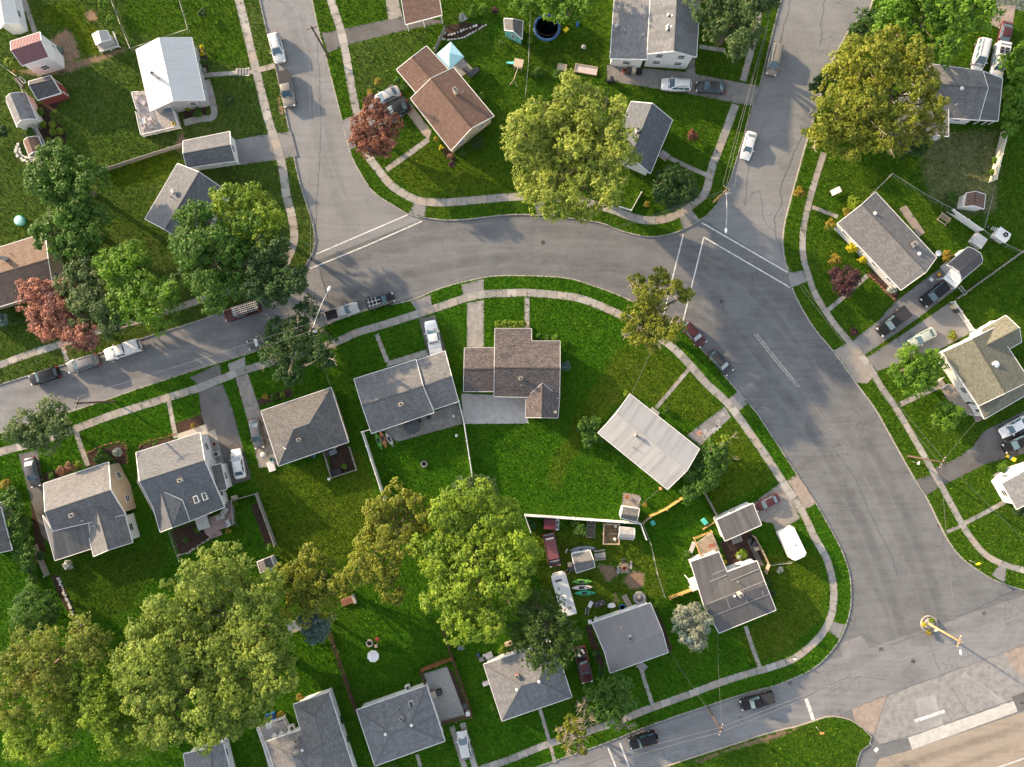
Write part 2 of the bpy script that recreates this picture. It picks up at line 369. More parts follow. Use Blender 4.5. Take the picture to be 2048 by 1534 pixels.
block("E", CURB_E, [(1150, 1700)], "rounded grass tip between the street and the tan highway", LAWN, "round the grass tip beside the tan highway")
LZ = [0.0]
def inside(P, x, y):
    c = np.zeros(x.shape, bool); n = len(P)
    for i in range(n):
        (x0, y0), (x1, y1) = P[i], P[i - 1]
        if y0 != y1: c ^= ((y0 > y) != (y1 > y)) & (x < (x1 - x0) * (y - y0) / (y1 - y0) + x0)
    return c
def pdist(P, x, y):
    d = np.full(x.shape, 1e9)
    for i in range(len(P)):
        (x0, y0), (x1, y1) = P[i - 1], P[i]; dx, dy = x1 - x0, y1 - y0
        t = np.clip(((x - x0) * dx + (y - y0) * dy) / (dx * dx + dy * dy + 1e-9), 0, 1); d = np.minimum(d, np.hypot(x - x0 - t * dx, y - y0 - t * dy))
    return d
BLOCKMAT = {"A": "mottled_grass", "B": "lawn_grass", "C": "lawn_grass", "D": "vivid_grass", "E": "lawn_grass"}
def patch(name, pts, mat, label, cat, fade=None):
    "ground of another colour whose rim grows into the lawn round it"
    P = poly(pts); fade = fade or (1.6 if cat == "lawn" else .7 if cat == "bare ground" else .3)
    X = [p[0] for p in P]; Y = [p[1] for p in P]; cx, cy = sum(X) / len(X), sum(Y) / len(Y)
    key = next((k for k in BLOCKS if inside(BLOCKS[k], np.array([cx]), np.array([cy]))[0]), "D")
    g = .3 if fade < .5 else .5
    x, y = np.meshgrid(np.arange(min(X) - fade, max(X) + fade, g), np.arange(min(Y) - fade, max(Y) + fade, g), indexing='ij')
    d = pdist(P, x, y) * np.where(inside(P, x, y), 1, -1); f = np.clip(.5 + d / (2 * fade), 0, 1)
    keep = (f > .01) & inside(BLOCKS[key], x, y); nx, ny = x.shape; idx = np.arange(nx * ny).reshape(nx, ny)
    q = keep[:-1, :-1] & keep[1:, :-1] & keep[1:, 1:] & keep[:-1, 1:]
    F = np.stack([idx[:-1, :-1][q], idx[1:, :-1][q], idx[1:, 1:][q], idx[:-1, 1:][q]], 1)
    u, inv = np.unique(F, return_inverse=True)
    LZ[0] += .0002; z = .002 + LZ[0]
    me = bpy.data.meshes.new(name); me.from_pydata(np.stack([x.ravel()[u], y.ravel()[u], np.full(len(u), z)], 1).tolist(), [], inv.reshape(-1, 4).tolist())
    at = me.attributes.new("fade", 'FLOAT', 'POINT'); at.data.foreach_set("value", f.ravel()[u].astype(np.float32)); me.materials.append(grassmix(BLOCKMAT[key], mat.name))
    return props(link(name, me), label, cat, None, "structure")
# --- other paving
sheet("old_road", [(440, -120), (650, -120), (760, 380), (842, 439), (626, 523), (590, 500)], -.116, A_OLD, "older pale asphalt of the street beside the white metal roofed house", "road")
sheet("old_road", [(1580, -120), (1800, -120), (1620, 380), (1590, 551), (1400, 434), (1430, 380)], -.116, A_OLD, "older cracked pale asphalt of the street under the golden tree", "road")
sheet("old_road", [(-400, 800), (600, 480), (636, 536), (652, 590), (664, 622), (600, 740), (-400, 1060)], -.116, A_MID, "worn grey asphalt of the street lined with parked pickups", "road")
sheet("old_road", [(900, 1640), (1560, 1380), (1660, 1320), (1700, 1310), (2200, 1140), (2200, 1250), (2048, 1291), (1705, 1418), (1500, 1520), (1100, 1700)], -.116, A_MID, "worn cracked asphalt of the street with the black pickup", "road")
sheet("road_patch", [(1705, 1165), (1745, 1172), (1780, 1245), (1765, 1246), (1716, 1216), (1708, 1260), (1700, 1262)], -.112, A_NEW, "darker resurfaced wedge on the bend by the rounded verge", "road patch")
sheet("road_patch", [(1680, 1288), (1722, 1272), (1744, 1298), (1686, 1318)], -.112, A_DRIVE2, "dark square asphalt repair beside the corner ramp", "road patch")
sheet("apron", [(1776, 1391), (2007, 1306), (2040, 1352), (2200, 1330), (2200, 1360), (2036, 1398), (1817, 1475), (1760, 1490), (1748, 1470)], -.112, CONC2, "pale concrete apron between the street and the tan highway", "paving")
sheet("apron", [(1705, 1417), (1776, 1391), (1748, 1470), (1730, 1462), (1709, 1440)], -.108, CONC3, "pinkish concrete corner slab by the grass tip", "paving")
sheet("apron", [(2007, 1306), (2200, 1235), (2200, 1330), (2040, 1352)], -.108, CONC3, "pinkish concrete slab at the far end of the apron", "paving")
sheet("highway", [(1690, 1640), (1760, 1518), (1825, 1500), (2048, 1424), (2400, 1302), (2400, 1800), (1690, 1800)], -.112, TAN, "smooth tan highway crossing the corner", "road")
sheet("shoulder", [(1817, 1476), (2030, 1402), (2036, 1424), (1825, 1500)], -.104, concrete("white_concrete", (.52, .51, .48), .3), "whitish concrete shoulder strip beside the tan highway", "paving")
sheet("road_patch", [(2024, 1394), (2200, 1330), (2200, 1370), (2037, 1424)], -.1, A_DRIVE, "dark asphalt patch with a white outlined mark by the highway", "road patch")
sheet("side_street", [(1960, -120), (1992, 6), (2100, 40), (2300, 70), (2300, -120)], .014, A_OLD, "grey asphalt corner of the next street behind the cars", "road")
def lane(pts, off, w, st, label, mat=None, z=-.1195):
    "dark lane, tyre worn and, round the bend, with shadow painted in: soft edged strip of the road's own asphalt"
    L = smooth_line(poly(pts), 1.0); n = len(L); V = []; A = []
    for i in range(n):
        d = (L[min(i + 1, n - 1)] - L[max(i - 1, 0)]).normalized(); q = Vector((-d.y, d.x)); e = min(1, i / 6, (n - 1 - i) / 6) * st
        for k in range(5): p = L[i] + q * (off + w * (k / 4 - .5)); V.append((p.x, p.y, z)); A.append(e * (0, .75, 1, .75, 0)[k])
    me = bpy.data.meshes.new("tyre_shade_lane"); me.from_pydata(V, [], [(i * 5 + k + 1, i * 5 + k, i * 5 + k + 5, i * 5 + k + 6) for i in range(n - 1) for k in range(4)])
    at = me.attributes.new("wear_shade", 'FLOAT', 'POINT'); at.data.foreach_set("value", A); me.materials.append(mat or A_NEW); props(link("tyre_shade_lane", me), label, "road wear", None, "structure")
BEND = [(560, 645), (700, 560), (860, 512), (1024, 490), (1190, 502), (1330, 540), (1460, 620), (1580, 760), (1690, 920), (1760, 1060), (1810, 1190), (1850, 1330)]  # bend bands mix tyre marks with road shadow painted into the asphalt colour
for k, (off, st) in enumerate(((4.6, .8), (2.6, .55), (-2.0, .9), (-4.0, .6))): lane(BEND, off, 2.3, st, "tyre worn and shadow painted %s round the road bend" % ("lane along the outer curb side", "strip left of the centre line", "lane right of the centre line", "strip along the inner curb side")[k], None, -.1198 + k * .0004)
lane([(1490, 560), (1560, 640), (1640, 760), (1720, 880)], 2.5, 4, .8, "broad dark band of turning traffic and painted shadow below the corner crosswalks", None, -.118)
lane([(1330, 480), (1420, 560), (1450, 660), (1520, 760)], 0, 3, .7, "dark turning band with painted shadow beside the maroon parked car", None, -.1176)
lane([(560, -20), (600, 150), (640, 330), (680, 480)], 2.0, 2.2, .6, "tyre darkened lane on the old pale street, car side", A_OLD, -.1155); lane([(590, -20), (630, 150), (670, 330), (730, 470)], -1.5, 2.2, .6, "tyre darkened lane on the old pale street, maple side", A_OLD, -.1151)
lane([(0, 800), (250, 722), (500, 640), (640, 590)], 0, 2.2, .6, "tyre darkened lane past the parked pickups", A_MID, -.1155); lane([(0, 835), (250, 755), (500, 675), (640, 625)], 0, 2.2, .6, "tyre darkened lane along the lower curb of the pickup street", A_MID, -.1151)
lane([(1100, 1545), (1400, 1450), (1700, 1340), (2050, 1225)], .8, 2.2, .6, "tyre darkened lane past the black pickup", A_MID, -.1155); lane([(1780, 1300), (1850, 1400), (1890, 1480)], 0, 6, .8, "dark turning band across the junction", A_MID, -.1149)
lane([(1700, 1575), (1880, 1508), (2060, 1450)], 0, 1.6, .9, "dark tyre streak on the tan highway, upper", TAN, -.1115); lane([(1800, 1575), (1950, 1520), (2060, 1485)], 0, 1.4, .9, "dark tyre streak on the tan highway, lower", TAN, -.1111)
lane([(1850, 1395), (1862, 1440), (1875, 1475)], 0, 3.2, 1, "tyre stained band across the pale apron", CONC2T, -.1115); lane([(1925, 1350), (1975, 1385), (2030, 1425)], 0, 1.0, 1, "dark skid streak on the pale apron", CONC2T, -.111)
# --- markings
def mark(pts, wpx, label, mat=None, name="road_marking", z=-.1):
    mb = MB(); ribbon(mb, poly(pts), wpx / PX, z - .004, z); return props(mb.build(name, mat or PAINT), label, "road marking", None, "structure")
mark([(632, 508), (818, 428)], 2.4, "white crosswalk line nearer the white metal roofed house")
mark([(620, 537), (735, 490), (844, 442)], 2.4, "white crosswalk line nearer the silver pickup")
mark([(1404, 445), (1575, 544)], 2.5, "white crosswalk line on the edge of the old cracked street")
mark([(1408, 474), (1581, 575)], 2.4, "white crosswalk line nearer the road bend, parallel to the cracked street edge")
mark([(1408, 474), (1363, 656)], 2.6, "white crosswalk line ending at the maroon parked car")
mark([(1367, 468), (1328, 627)], 2.4, "white crosswalk line running under the thin leaning tree")
mark([(1509, 668), (1537, 704), (1565, 738), (1595, 774)], 1.7, "outer stripe of the faded double centre line on the bend", PAINTW)
mark([(1514, 667), (1542, 703), (1570, 737), (1600, 774)], 1.7, "inner stripe of the faded double centre line on the bend", PAINTW)
mark([(1600, 774), (1650, 840), (1705, 915), (1750, 990), (1790, 1075), (1822, 1150), (1850, 1235)], 1.2, "faint worn centre line running down to the round planter", flat("faint_paint", (.21, .205, .19), .9, var=.5))
mark([(1613, 1398), (1627, 1440)], 7, "broad white stop bar by the grass tip"); mark([(1830, 1443), (1890, 1423)], 6.5, "broad white stop bar on the pale concrete apron")
mark([(1216, 1495), (1236, 1545)], 3.2, "white crosswalk line behind the black off-roader"); mark([(1240, 1487), (1262, 1545)], 3.2, "white crosswalk line nearest the black off-roader")
mark([(1990, 1538), (2060, 1514)], 2.4, "white edge line on the tan highway"); mark([(2042, 1408), (2050, 1405)], 2, "short white outline on the dark highway patch"); 
RNG = random.Random(5)
def crack(pts, wpx, label):
    L = smooth_line(poly(pts), .5); L = [p + Vector((RNG.uniform(-.13, .13), RNG.uniform(-.13, .13))) for p in L]
    mb = MB(); ribbon(mb, L, wpx / PX * .62, -.107, -.103); props(mb.build("road_crack", CRACK), label, "crack", None, "structure")
crack([(1651, -10), (1643, 45), (1644, 60), (1642, 88)], 1.3, "dark crack down the middle of the old street by the beige minivan")
crack([(1582, -10), (1575, 30), (1560, 80), (1548, 110)], 1.3, "dark crack along the verge by the beige minivan")
crack([(1602, 255), (1604, 272), (1590, 305), (1575, 340), (1560, 380), (1566, 400), (1550, 440), (1552, 470), (1570, 512)], 1.5, "long jagged crack beside the curb below the golden tree")
crack([(1530, 240), (1510, 300), (1498, 330), (1490, 410)], 1.0, "thin crack beside the white sedan"); crack([(1500, 395), (1520, 380), (1530, 440), (1560, 470)], .9, "branching crack near the corner lamp post")
crack([(633, 70), (640, 200), (640, 300), (632, 420), (630, 500)], .9, "thin seam down the middle of the old street beside the tan pickup")
crack([(1612, 830), (1700, 940), (1740, 1025), (1778, 1100), (1796, 1150)], 1.0, "dark seam along the middle of the road bend")
crack([(1610, 1395), (1640, 1380), (1700, 1355), (1755, 1358), (1770, 1360)], .9, "crack crossing the street above the stop bar"); crack([(1700, 1345), (1705, 1365), (1720, 1352), (1718, 1380)], .9, "short branching crack near the manhole")
crack([(1700, 1240), (1760, 1290), (1850, 1265), (1885, 1250), (1990, 1200), (2050, 1170)], .8, "asphalt seam running past the drain grates"); crack([(1860, 1290), (1885, 1350), (1940, 1430)], .9, "joint crossing the street and the pale apron")
crack([(1705, 1418), (1776, 1391), (2007, 1306), (2060, 1287)], 1.0, "dark joint between the street and the pale apron"); crack([(1748, 1470), (1776, 1391)], 1, "joint beside the pinkish corner slab")
crack([(1760, 1490), (1817, 1474), (2030, 1400)], 1.1, "dark joint along the whitish shoulder")
crack([(1995, 1186), (2030, 1210), (2050, 1225)], .8, "thin crack by the far drain grate")
crack([(640, 535), (652, 590), (664, 622)], 1.2, "patch joint beside the silver pickup")
# manholes and drains
def disc(mb, c, r, z0, z1, n=20, m=0): mb.prism([(c[0] + r * math.cos(2 * math.pi * k / n), c[1] + r * math.sin(2 * math.pi * k / n)) for k in range(n)], z0, z1, m)
IRON = flat("cast_iron", (.07, .068, .066), .6, .3, .3)
for px, py, zz, lab in ((1086, 485, -.12, "round iron manhole cover above the metal roofed house bend"), (1443, 603, -.12, "round iron manhole cover beyond the thin leaning tree"), (737, 597, -.12, "round iron manhole cover behind the roof rack car"), (1826, 1322, -.116, "round iron manhole cover below the round planter")):
    t = thing("manhole_cover", lab, "manhole", G(px, py, zz), group="manhole covers in the road")
    o = G(px, py, zz); mb = MB(); disc(mb, o, .42, zz - .02, zz + .012); mb.build("frame", flat("worn_iron", (.16, .155, .15), .6), t)
    mb = MB(); disc(mb, o, .33, zz - .02, zz + .02); mb.build("lid", IRON, t)
for px, py, zz, lab in ((1762, 1298, -.112, "square drain grate beside the resurfaced corner"), (1968, 1226, -.116, "square drain grate far beyond the round planter"), (1878, 1050, -.112, "storm drain in the curb by the crossing path"), (1689, 1109, -.112, "storm drain in the curb by the white trailer"), (1580, 1366, -.112, "storm drain in the curb of the rounded verge")):
    c = G(px, py, zz); t = thing("drain_grate", lab, "drain", c, group="storm drains at the road edge"); u = Vector((.94, .34))
    mb = MB(); mb.obox(c, u, .8, .6, zz - .02, zz + .016); mb.build("frame", flat("worn_iron", (.16, .155, .15), .6), t)
    for k in range(5):
        q = Vector((c.x, c.y)) + u * (k - 2) * .13; mb = MB(); mb.obox(q, (-u.y, u.x), .5, .06, zz, zz + .024); mb.build("bar", IRON, t)
# --- sidewalks laid slab by slab
def slabs(name, pts, wpx, label, cat="sidewalk", step=1.55, mat=None, th=.045, smooth=True):
    mat = mat or CONC; P = poly(pts); L = smooth_line(P, .3) if smooth else smooth_line(P, .3)
    d = [0]
    for i in range(1, len(L)): d.append(d[-1] + (L[i] - L[i - 1]).length)
    c = L[len(L) // 2]; t = thing(name, label, cat, (c.x, c.y, 0), kind="structure")
    def at(s):
        s = min(max(s, 0), d[-1] - 1e-4)
        i = max(j for j in range(len(d) - 1) if d[j] <= s); f = (s - d[i]) / max(1e-6, d[i + 1] - d[i])
        p = L[i].lerp(L[i + 1], f); t_ = (L[min(i + 1, len(L) - 1)] - L[max(i - 1, 0)]).normalized(); return p, Vector((-t_.y, t_.x))
    n = max(1, round(d[-1] / step)); st = d[-1] / n; hw = wpx / PX / 2; rr = random.Random(len(pts) * 7 + int(abs(P[0][0]) * 10))
    for k in range(n):
        (a, na), (b, nb) = at(k * st + .018), at((k + 1) * st - .018); w_ = hw * rr.uniform(.97, 1.02); zz = th + rr.uniform(-.008, .01)
        mid, nm = at((k + .5) * st)
        Q = [a + na * w_, a - na * w_, mid - nm * w_, b - nb * w_, b + nb * w_, mid + nm * w_]
        mb = MB(); mb.prism([(q.x, q.y) for q in Q], -.02, zz); mb.build("slab", mat, t)
    return t
slabs("sidewalk", [(462, -50), (478, 0), (500, 90), (517, 160), (537, 240), (562, 320), (573, 391), (584, 434), (588, 480), (570, 530)], 17, "concrete sidewalk beside the street with the tan pickup and white metal roofed house")
slabs("sidewalk", [(652, -50), (662, 0), (684, 70), (698, 145), (712, 220), (722, 270), (737, 312), (757, 340), (782, 370), (807, 387), (837, 401), (887, 405), (974, 398), (1023, 394), (1080, 393), (1150, 400), (1224, 419), (1249, 429), (1286, 440), (1324, 439), (1361, 426), (1391, 404), (1411, 384), (1424, 335), (1444, 282), (1471, 209)], 16, "curved concrete sidewalk round the corner house under the huge pale green tree")
slabs("sidewalk", [(1486, 162), (1501, 105), (1512, 60), (1522, 10), (1540, -50)], 13, "short concrete sidewalk beside the tree above the concrete driveway")
slabs("sidewalk", [(-120, 945), (0, 904), (75, 884), (150, 858), (225, 830), (337, 795), (400, 775), (445, 757), (500, 737), (600, 708), (672, 684), (712, 666), (762, 651), (832, 629), (887, 611), (932, 596), (974, 588), (1023, 586), (1049, 585), (1104, 589), (1156, 596), (1199, 611), (1249, 634), (1300, 664), (1344, 694), (1379, 729), (1414, 768), (1449, 800), (1474, 830), (1506, 875), (1534, 915), (1563, 960), (1588, 997.5)], 15.5, "concrete sidewalk in front of the row of houses and round the inside of the bend")
slabs("sidewalk", [(1588, 998), (1611, 1035), (1628, 1073), (1651, 1113), (1661, 1143), (1667, 1175), (1667, 1205), (1661, 1235), (1646, 1265), (1623, 1290), (1586, 1318), (1536, 1336), (1521, 1340), (1449, 1362), (1374, 1390), (1286, 1422), (1224, 1447), (1099, 1487), (1024, 1517), (940, 1546)], 14.5, "concrete sidewalk round the rounded corner by the white trailer")
slabs("sidewalk", [(1648, 305), (1626, 375), (1613, 426), (1606, 464), (1606, 509), (1616, 549), (1631, 589), (1653, 626), (1673, 653), (1697, 682), (1735, 728), (1763, 775), (1786, 808), (1811, 848), (1843, 903), (1863, 938), (1886, 978), (1903, 1010), (1921, 1043), (1936, 1068), (1966, 1105), (1998, 1125), (2046, 1140), (2120, 1156)], 12.5, "narrow concrete sidewalk along the outside of the bend past the facing driveways")
slabs("sidewalk", [(-60, 750), (0, 730), (50, 711), (120, 689), (150, 679), (200, 661), (280, 640), (362, 613), (420, 594), (500, 567)], 14, "concrete sidewalk under the copper tree and its green neighbours")
for pts, wd, lab in (([(405, 151), (470, 146), (509, 143)], 9, "narrow concrete path with steps from the white metal roofed house"), ([(413, 160), (421, 185), (428, 232), (398, 238), (368, 246)], 13, "concrete path wrapping the corner of the white metal roofed house"),
    ([(515, 141), (551, 131)], 11, "short path crossing the verge by the white car"), ([(857, 279), (820, 306), (772, 340)], 11, "concrete path from the brown roofed house to the curved sidewalk"),
    ([(1398, 93), (1450, 101)], 8.5, "concrete path beside the white two storey house"), ([(1325, 309), (1370, 331), (1420, 353)], 8.5, "concrete path from the dark blue roofed house"), ([(1624, 414), (1676, 434)], 8, "warm concrete path to the end of the long grey roofed house"),
    ([(1656, 620), (1690, 591), (1735, 551)], 9, "path passing under the purple leaved shrub"), ([(1800, 809), (1880, 771)], 10.5, "pale path to the white house with two roof wings"), ([(1924, 1049), (1980, 1020), (2038, 988)], 9, "path to the white house at the picture edge"),
    ([(1893, 1064), (1922, 1052)], 7, "short path stub crossing the verge by the storm drain"), ([(1054, 594), (1054, 657)], 10, "straight path to the brown shingled house inside the bend"), ([(1382, 733), (1346, 776), (1312, 816)], 8, "path to the grey metal roofed house inside the bend"),
    ([(337, 799), (344, 835), (352, 876)], 9, "path to the house with two skylights"), ([(152, 862), (162, 893), (176, 932)], 10.5, "path to the tan walled house with hydrangeas"), ([(1491, 1252), (1505, 1295), (1520, 1335)], 8, "path to the dark flat roofed house"),
    ([(1279, 1328), (1292, 1370), (1306, 1412)], 8, "path to the ribbed grey metal roofed house"), ([(1080, 1418), (1098, 1480), (1110, 1525)], 7, "path to the hipped roof house by the spruce"), ([(834, 1508), (846, 1550)], 7.5, "path to the hipped roof house with the gravel court"),
    ([(125, 692), (135, 722)], 9, "path stub crossing the verge beneath the copper tree"), ([(753, 668), (775, 724)], 9, "path to the grey shingled house with the pickup in its drive")):
    slabs("path", pts, wd, lab, "path", 1.3)
# --- driveways and pads
def drive(pts, mat, label, z=.022, name="driveway", cat="driveway"): return sheet(name, pts, z, mat, label, cat, th=.06)
drive([(470, 280), (511, 272), (557, 266), (582, 263), (595, 312), (552, 320), (512, 325), (480, 331)], A_DRIVE2, "grey asphalt driveway of the blue grey garage")
drive([(643, 66), (672, 61), (774, 39), (809, 34), (880, 40), (884, 46), (814, 60), (692, 90), (656, 106)], A_DRIVE, "dark asphalt driveway under the brown carport roof")
drive([(768, -20), (792, -20), (805, 33), (777, 40)], CONC2, "pale concrete walk beside the brown carport", .026, "pad", "paving")
drive([(683, 241), (712, 228), (784, 167), (828, 214), (812, 228), (770, 262), (700, 300)], A_DRIVE2, "grey asphalt driveway behind the copper maple")
drive([(828, 216), (863, 262), (858, 279), (848, 272), (814, 227)], CONC, "concrete patio along the brown roofed house", .03, "pad", "paving")
drive([(1214, 130), (1371, 144), (1389, 108), (1391, 148), (1479, 165), (1521, 172), (1506, 212), (1469, 206), (1386, 189), (1231, 164), (1214, 160)], CONC4, "stained concrete driveway under the white house with two parked cars")
drive([(1788, 606), (1858, 552), (1888, 532), (1918, 573), (1838, 635), (1729, 710), (1704, 682), (1758, 640)], A_DRIVE2, "grey asphalt driveway with the two black vehicles")
drive([(1733, 715), (1800, 672), (1898, 606), (1904, 609), (1950, 661), (1881, 698), (1786, 732), (1754, 742)], A_DRIVE2, "grey asphalt driveway with the pale green car")
drive([(1667, 701), (1700, 683), (1755, 745), (1734, 767), (1712, 765)], CONC2, "large pale concrete apron at the foot of the two driveways", .03)
drive([(1831, 960), (1861, 949), (1873, 934), (1911, 918), (1946, 893), (1966, 865), (1976, 858), (2050, 821), (2160, 770), (2160, 850), (2055, 905), (1971, 928), (1891, 968), (1878, 975), (1851, 991)], A_DRIVE, "dark stained asphalt driveway with the white and black cars")
drive([(934, 606), (968, 600), (968, 696), (934, 694)], CONC4, "narrow concrete driveway to the brown shingled garage")
drive([(922, 570), (968, 557), (968, 584), (927, 592)], A_DRIVE2, "asphalt apron of the narrow concrete driveway", .026)
drive([(821, 603), (862, 589), (864, 614), (834, 622)], A_DRIVE2, "speckled asphalt apron above the parked white pickup"); drive([(837, 636), (870, 630), (892, 702), (857, 712)], A_DRIVE, "asphalt driveway holding the white pickup")
drive([(772, 734), (777, 722), (852, 699), (857, 712)], CONC, "concrete porch slab along the grey shingled house", .03, "pad", "paving")
drive([(398, 784), (445, 768), (465, 818), (503, 958), (467, 969), (440, 930), (415, 863), (402, 828)], A_DRIVE, "dark asphalt driveway with the white sedan"); drive([(379, 755), (440, 727), (443, 754), (398, 770)], A_DRIVE, "dark asphalt apron on the verge near the white sedan's drive", .026)
drive([(455, 728), (490, 714), (492, 736), (461, 746)], CONC, "concrete apron leading to the grey sedan"); drive([(471, 756), (496, 748), (521, 823), (557, 931), (518, 936), (498, 850)], CONC4, "worn concrete driveway with the grey sedan")
drive([(37, 908), (75, 900), (82, 940), (88, 1025), (98, 1085), (84, 1070), (72, 1030), (60, 993)], A_DRIVE, "dark asphalt driveway with the dark sedan by the hedge")
drive([(1449, 813), (1462, 834), (1400, 892), (1374, 870)], A_DRIVE2, "grey driveway covered with chalk drawings"); drive([(1457, 798), (1475, 783), (1495, 808), (1476, 823)], A_DRIVE2, "speckled asphalt apron above the chalk driveway", .026)
drive([(1504, 1008), (1561, 965), (1601, 1036), (1553, 1066), (1546, 1047), (1520, 1042)], CONC4, "blotchy concrete driveway with the maroon car"); drive([(1575, 961), (1594, 948), (1632, 1004), (1622, 1014), (1610, 1019)], CONC3, "pinkish concrete apron by the maroon car", .028)
drive([(898, 1454), (909, 1451), (940, 1550), (928, 1550)], CONC2, "pale concrete wheel strip nearer the hipped house"); drive([(919, 1447), (931, 1445), (960, 1550), (948, 1550)], CONC2, "pale concrete wheel strip nearer the brown fence")
drive([(847, 1347), (894, 1333), (930, 1430), (882, 1447), (862, 1390)], GRAVEL, "grey gravel court behind the brown fence", .02, "gravel_court", "paving")
drive([(30, -20), (47, -20), (75, 65), (66, 67), (51, 24), (37, 25)], CONC, "narrow concrete walk from the white building to the red roofed barn", .02, "pad", "paving")
drive([(1992, 6), (2031, 13), (2026, 45), (2020, 62), (1977, 50)], CONC3, "old pinkish concrete drive behind the maroon sedan", .03)
for pts, lab in (([(817, 428), (831, 402), (853, 409), (849, 435)], "grey ramp by the crosswalk below the brown roofed house"), ([(1068, 403), (1086, 403), (1112, 433), (1074, 431)], "grey ramp under the huge pale green tree"), ([(1359, 433), (1384, 420), (1400, 441), (1366, 460)], "grey corner ramp between the two crosswalks"),
    ([(1577, 545), (1606, 541), (1614, 563), (1583, 575)], "grey ramp where the crosswalks meet the far verge"), ([(1663, 1242), (1691, 1250), (1678, 1278), (1656, 1262)], "grey ramp on the rounded corner"), ([(1983, 1150), (2000, 1128), (2012, 1134), (2010, 1167)], "grey ramp by the yellow sign")):
    drive(pts, A_DRIVE2, lab, .024, "ramp", "ramp")
drive([(922, 787), (1052, 792), (1057, 847), (928, 848)], concrete("bright_concrete", (.47, .47, .47), .35), "pale concrete patio behind the brown shingled house", .03, "patio", "patio")
drive([(743, 866), (867, 824), (917, 803), (924, 848), (794, 884), (770, 862)], CONC4, "stained concrete patio behind the grey shingled house", .03, "patio", "patio")
drive([(1878, 768), (1908, 768), (1947, 826), (1926, 835), (1891, 795)], CONC, "concrete pad beside the white house with two roof wings", .03, "pad", "paving")
drive([(1986, 950), (2003, 938), (2040, 990), (2022, 1000)], CONC4, "bare concrete strip beside the white house at the picture edge", .03, "pad", "paving")
drive([(1797, 418), (1812, 410), (1850, 465), (1838, 474)], CONC3, "brown paved patio behind the long grey roofed house", .03, "patio", "patio")
drive([(409, 868), (430, 858), (448, 925), (425, 935)], CONC, "concrete landing beside the skylight house", .03, "pad", "paving"); drive([(355, 868), (412, 848), (416, 866), (404, 870), (357, 884)], CONC, "concrete front walk of the skylight house", .034, "pad", "paving")
# --- lawn variations and bare ground
patch("lawn_patch", [(1240, 690), (1325, 700), (1385, 745), (1440, 815), (1395, 850), (1310, 810), (1250, 785), (1180, 860), (1110, 980), (1095, 950), (1180, 790)], OLIVE, "olive unmown grass in front of the grey metal roofed house", "lawn")
patch("lawn_patch", [(1462, 838), (1510, 890), (1555, 955), (1500, 985), (1430, 1010), (1405, 945), (1402, 895)], OLIVE, "olive grass below the chalk driveway", "lawn")
patch("lawn_patch", [(1480, 1130), (1560, 1100), (1640, 1110), (1655, 1180), (1640, 1240), (1560, 1310), (1500, 1320), (1480, 1270), (1555, 1220), (1520, 1120)], OLIVE, "yellowing grass round the dark flat roofed house", "lawn")
patch("lawn_patch", [(1862, 270), (2000, 262), (1990, 300), (1992, 420), (1930, 430), (1860, 390), (1842, 330)], PALE, "pale dry striped grass below the grey house behind the golden tree", "lawn")
patch("lawn_patch", [(500, 930), (560, 945), (660, 920), (720, 900), (762, 1010), (690, 1130), (600, 1120), (560, 1130), (530, 1020)], OLIVE, "mottled olive yard behind the square hipped house", "lawn")
patch("lawn_patch", [(1060, 1050), (1260, 1070), (1300, 1100), (1340, 1190), (1200, 1230), (1110, 1250), (1075, 1150)], OLIVE, "rough trampled grass between the camper and the kayaks", "lawn")
patch("lawn_patch", [(60, 20), (150, 0), (200, 60), (240, 100), (165, 130), (120, 60)], WEEDY, "yellow flowering weeds beside the red roofed barn", "lawn")
patch("lawn_patch", [(205, 345), (280, 315), (340, 305), (365, 325), (330, 360), (230, 380)], WEEDY, "weedy strip below the long garden fence", "lawn")
patch("lawn_patch", [(250, 0), (470, -10), (505, 120), (405, 130), (395, 70), (300, 75), (255, 60)], LAWN, "plain green yard above the white metal roofed house", "lawn")
patch("lawn_patch", [(780, 330), (850, 290), (900, 310), (1000, 330), (1050, 385), (900, 395), (830, 385)], OLIVE, "scorched olive grass in front of the brown roofed house", "lawn")
patch("lawn_patch", [(700, 85), (860, 60), (850, 90), (790, 130), (760, 190), (720, 180)], MOTTLED, "mottled side yard of the brown roofed house", "lawn")
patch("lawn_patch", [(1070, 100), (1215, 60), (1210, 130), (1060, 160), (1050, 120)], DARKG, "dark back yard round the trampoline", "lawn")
patch("lawn_patch", [(110, 1130), (330, 1080), (340, 1110), (300, 1170), (230, 1240), (150, 1230)], DARKG, "dark shaded back yard of the tan walled house", "lawn")
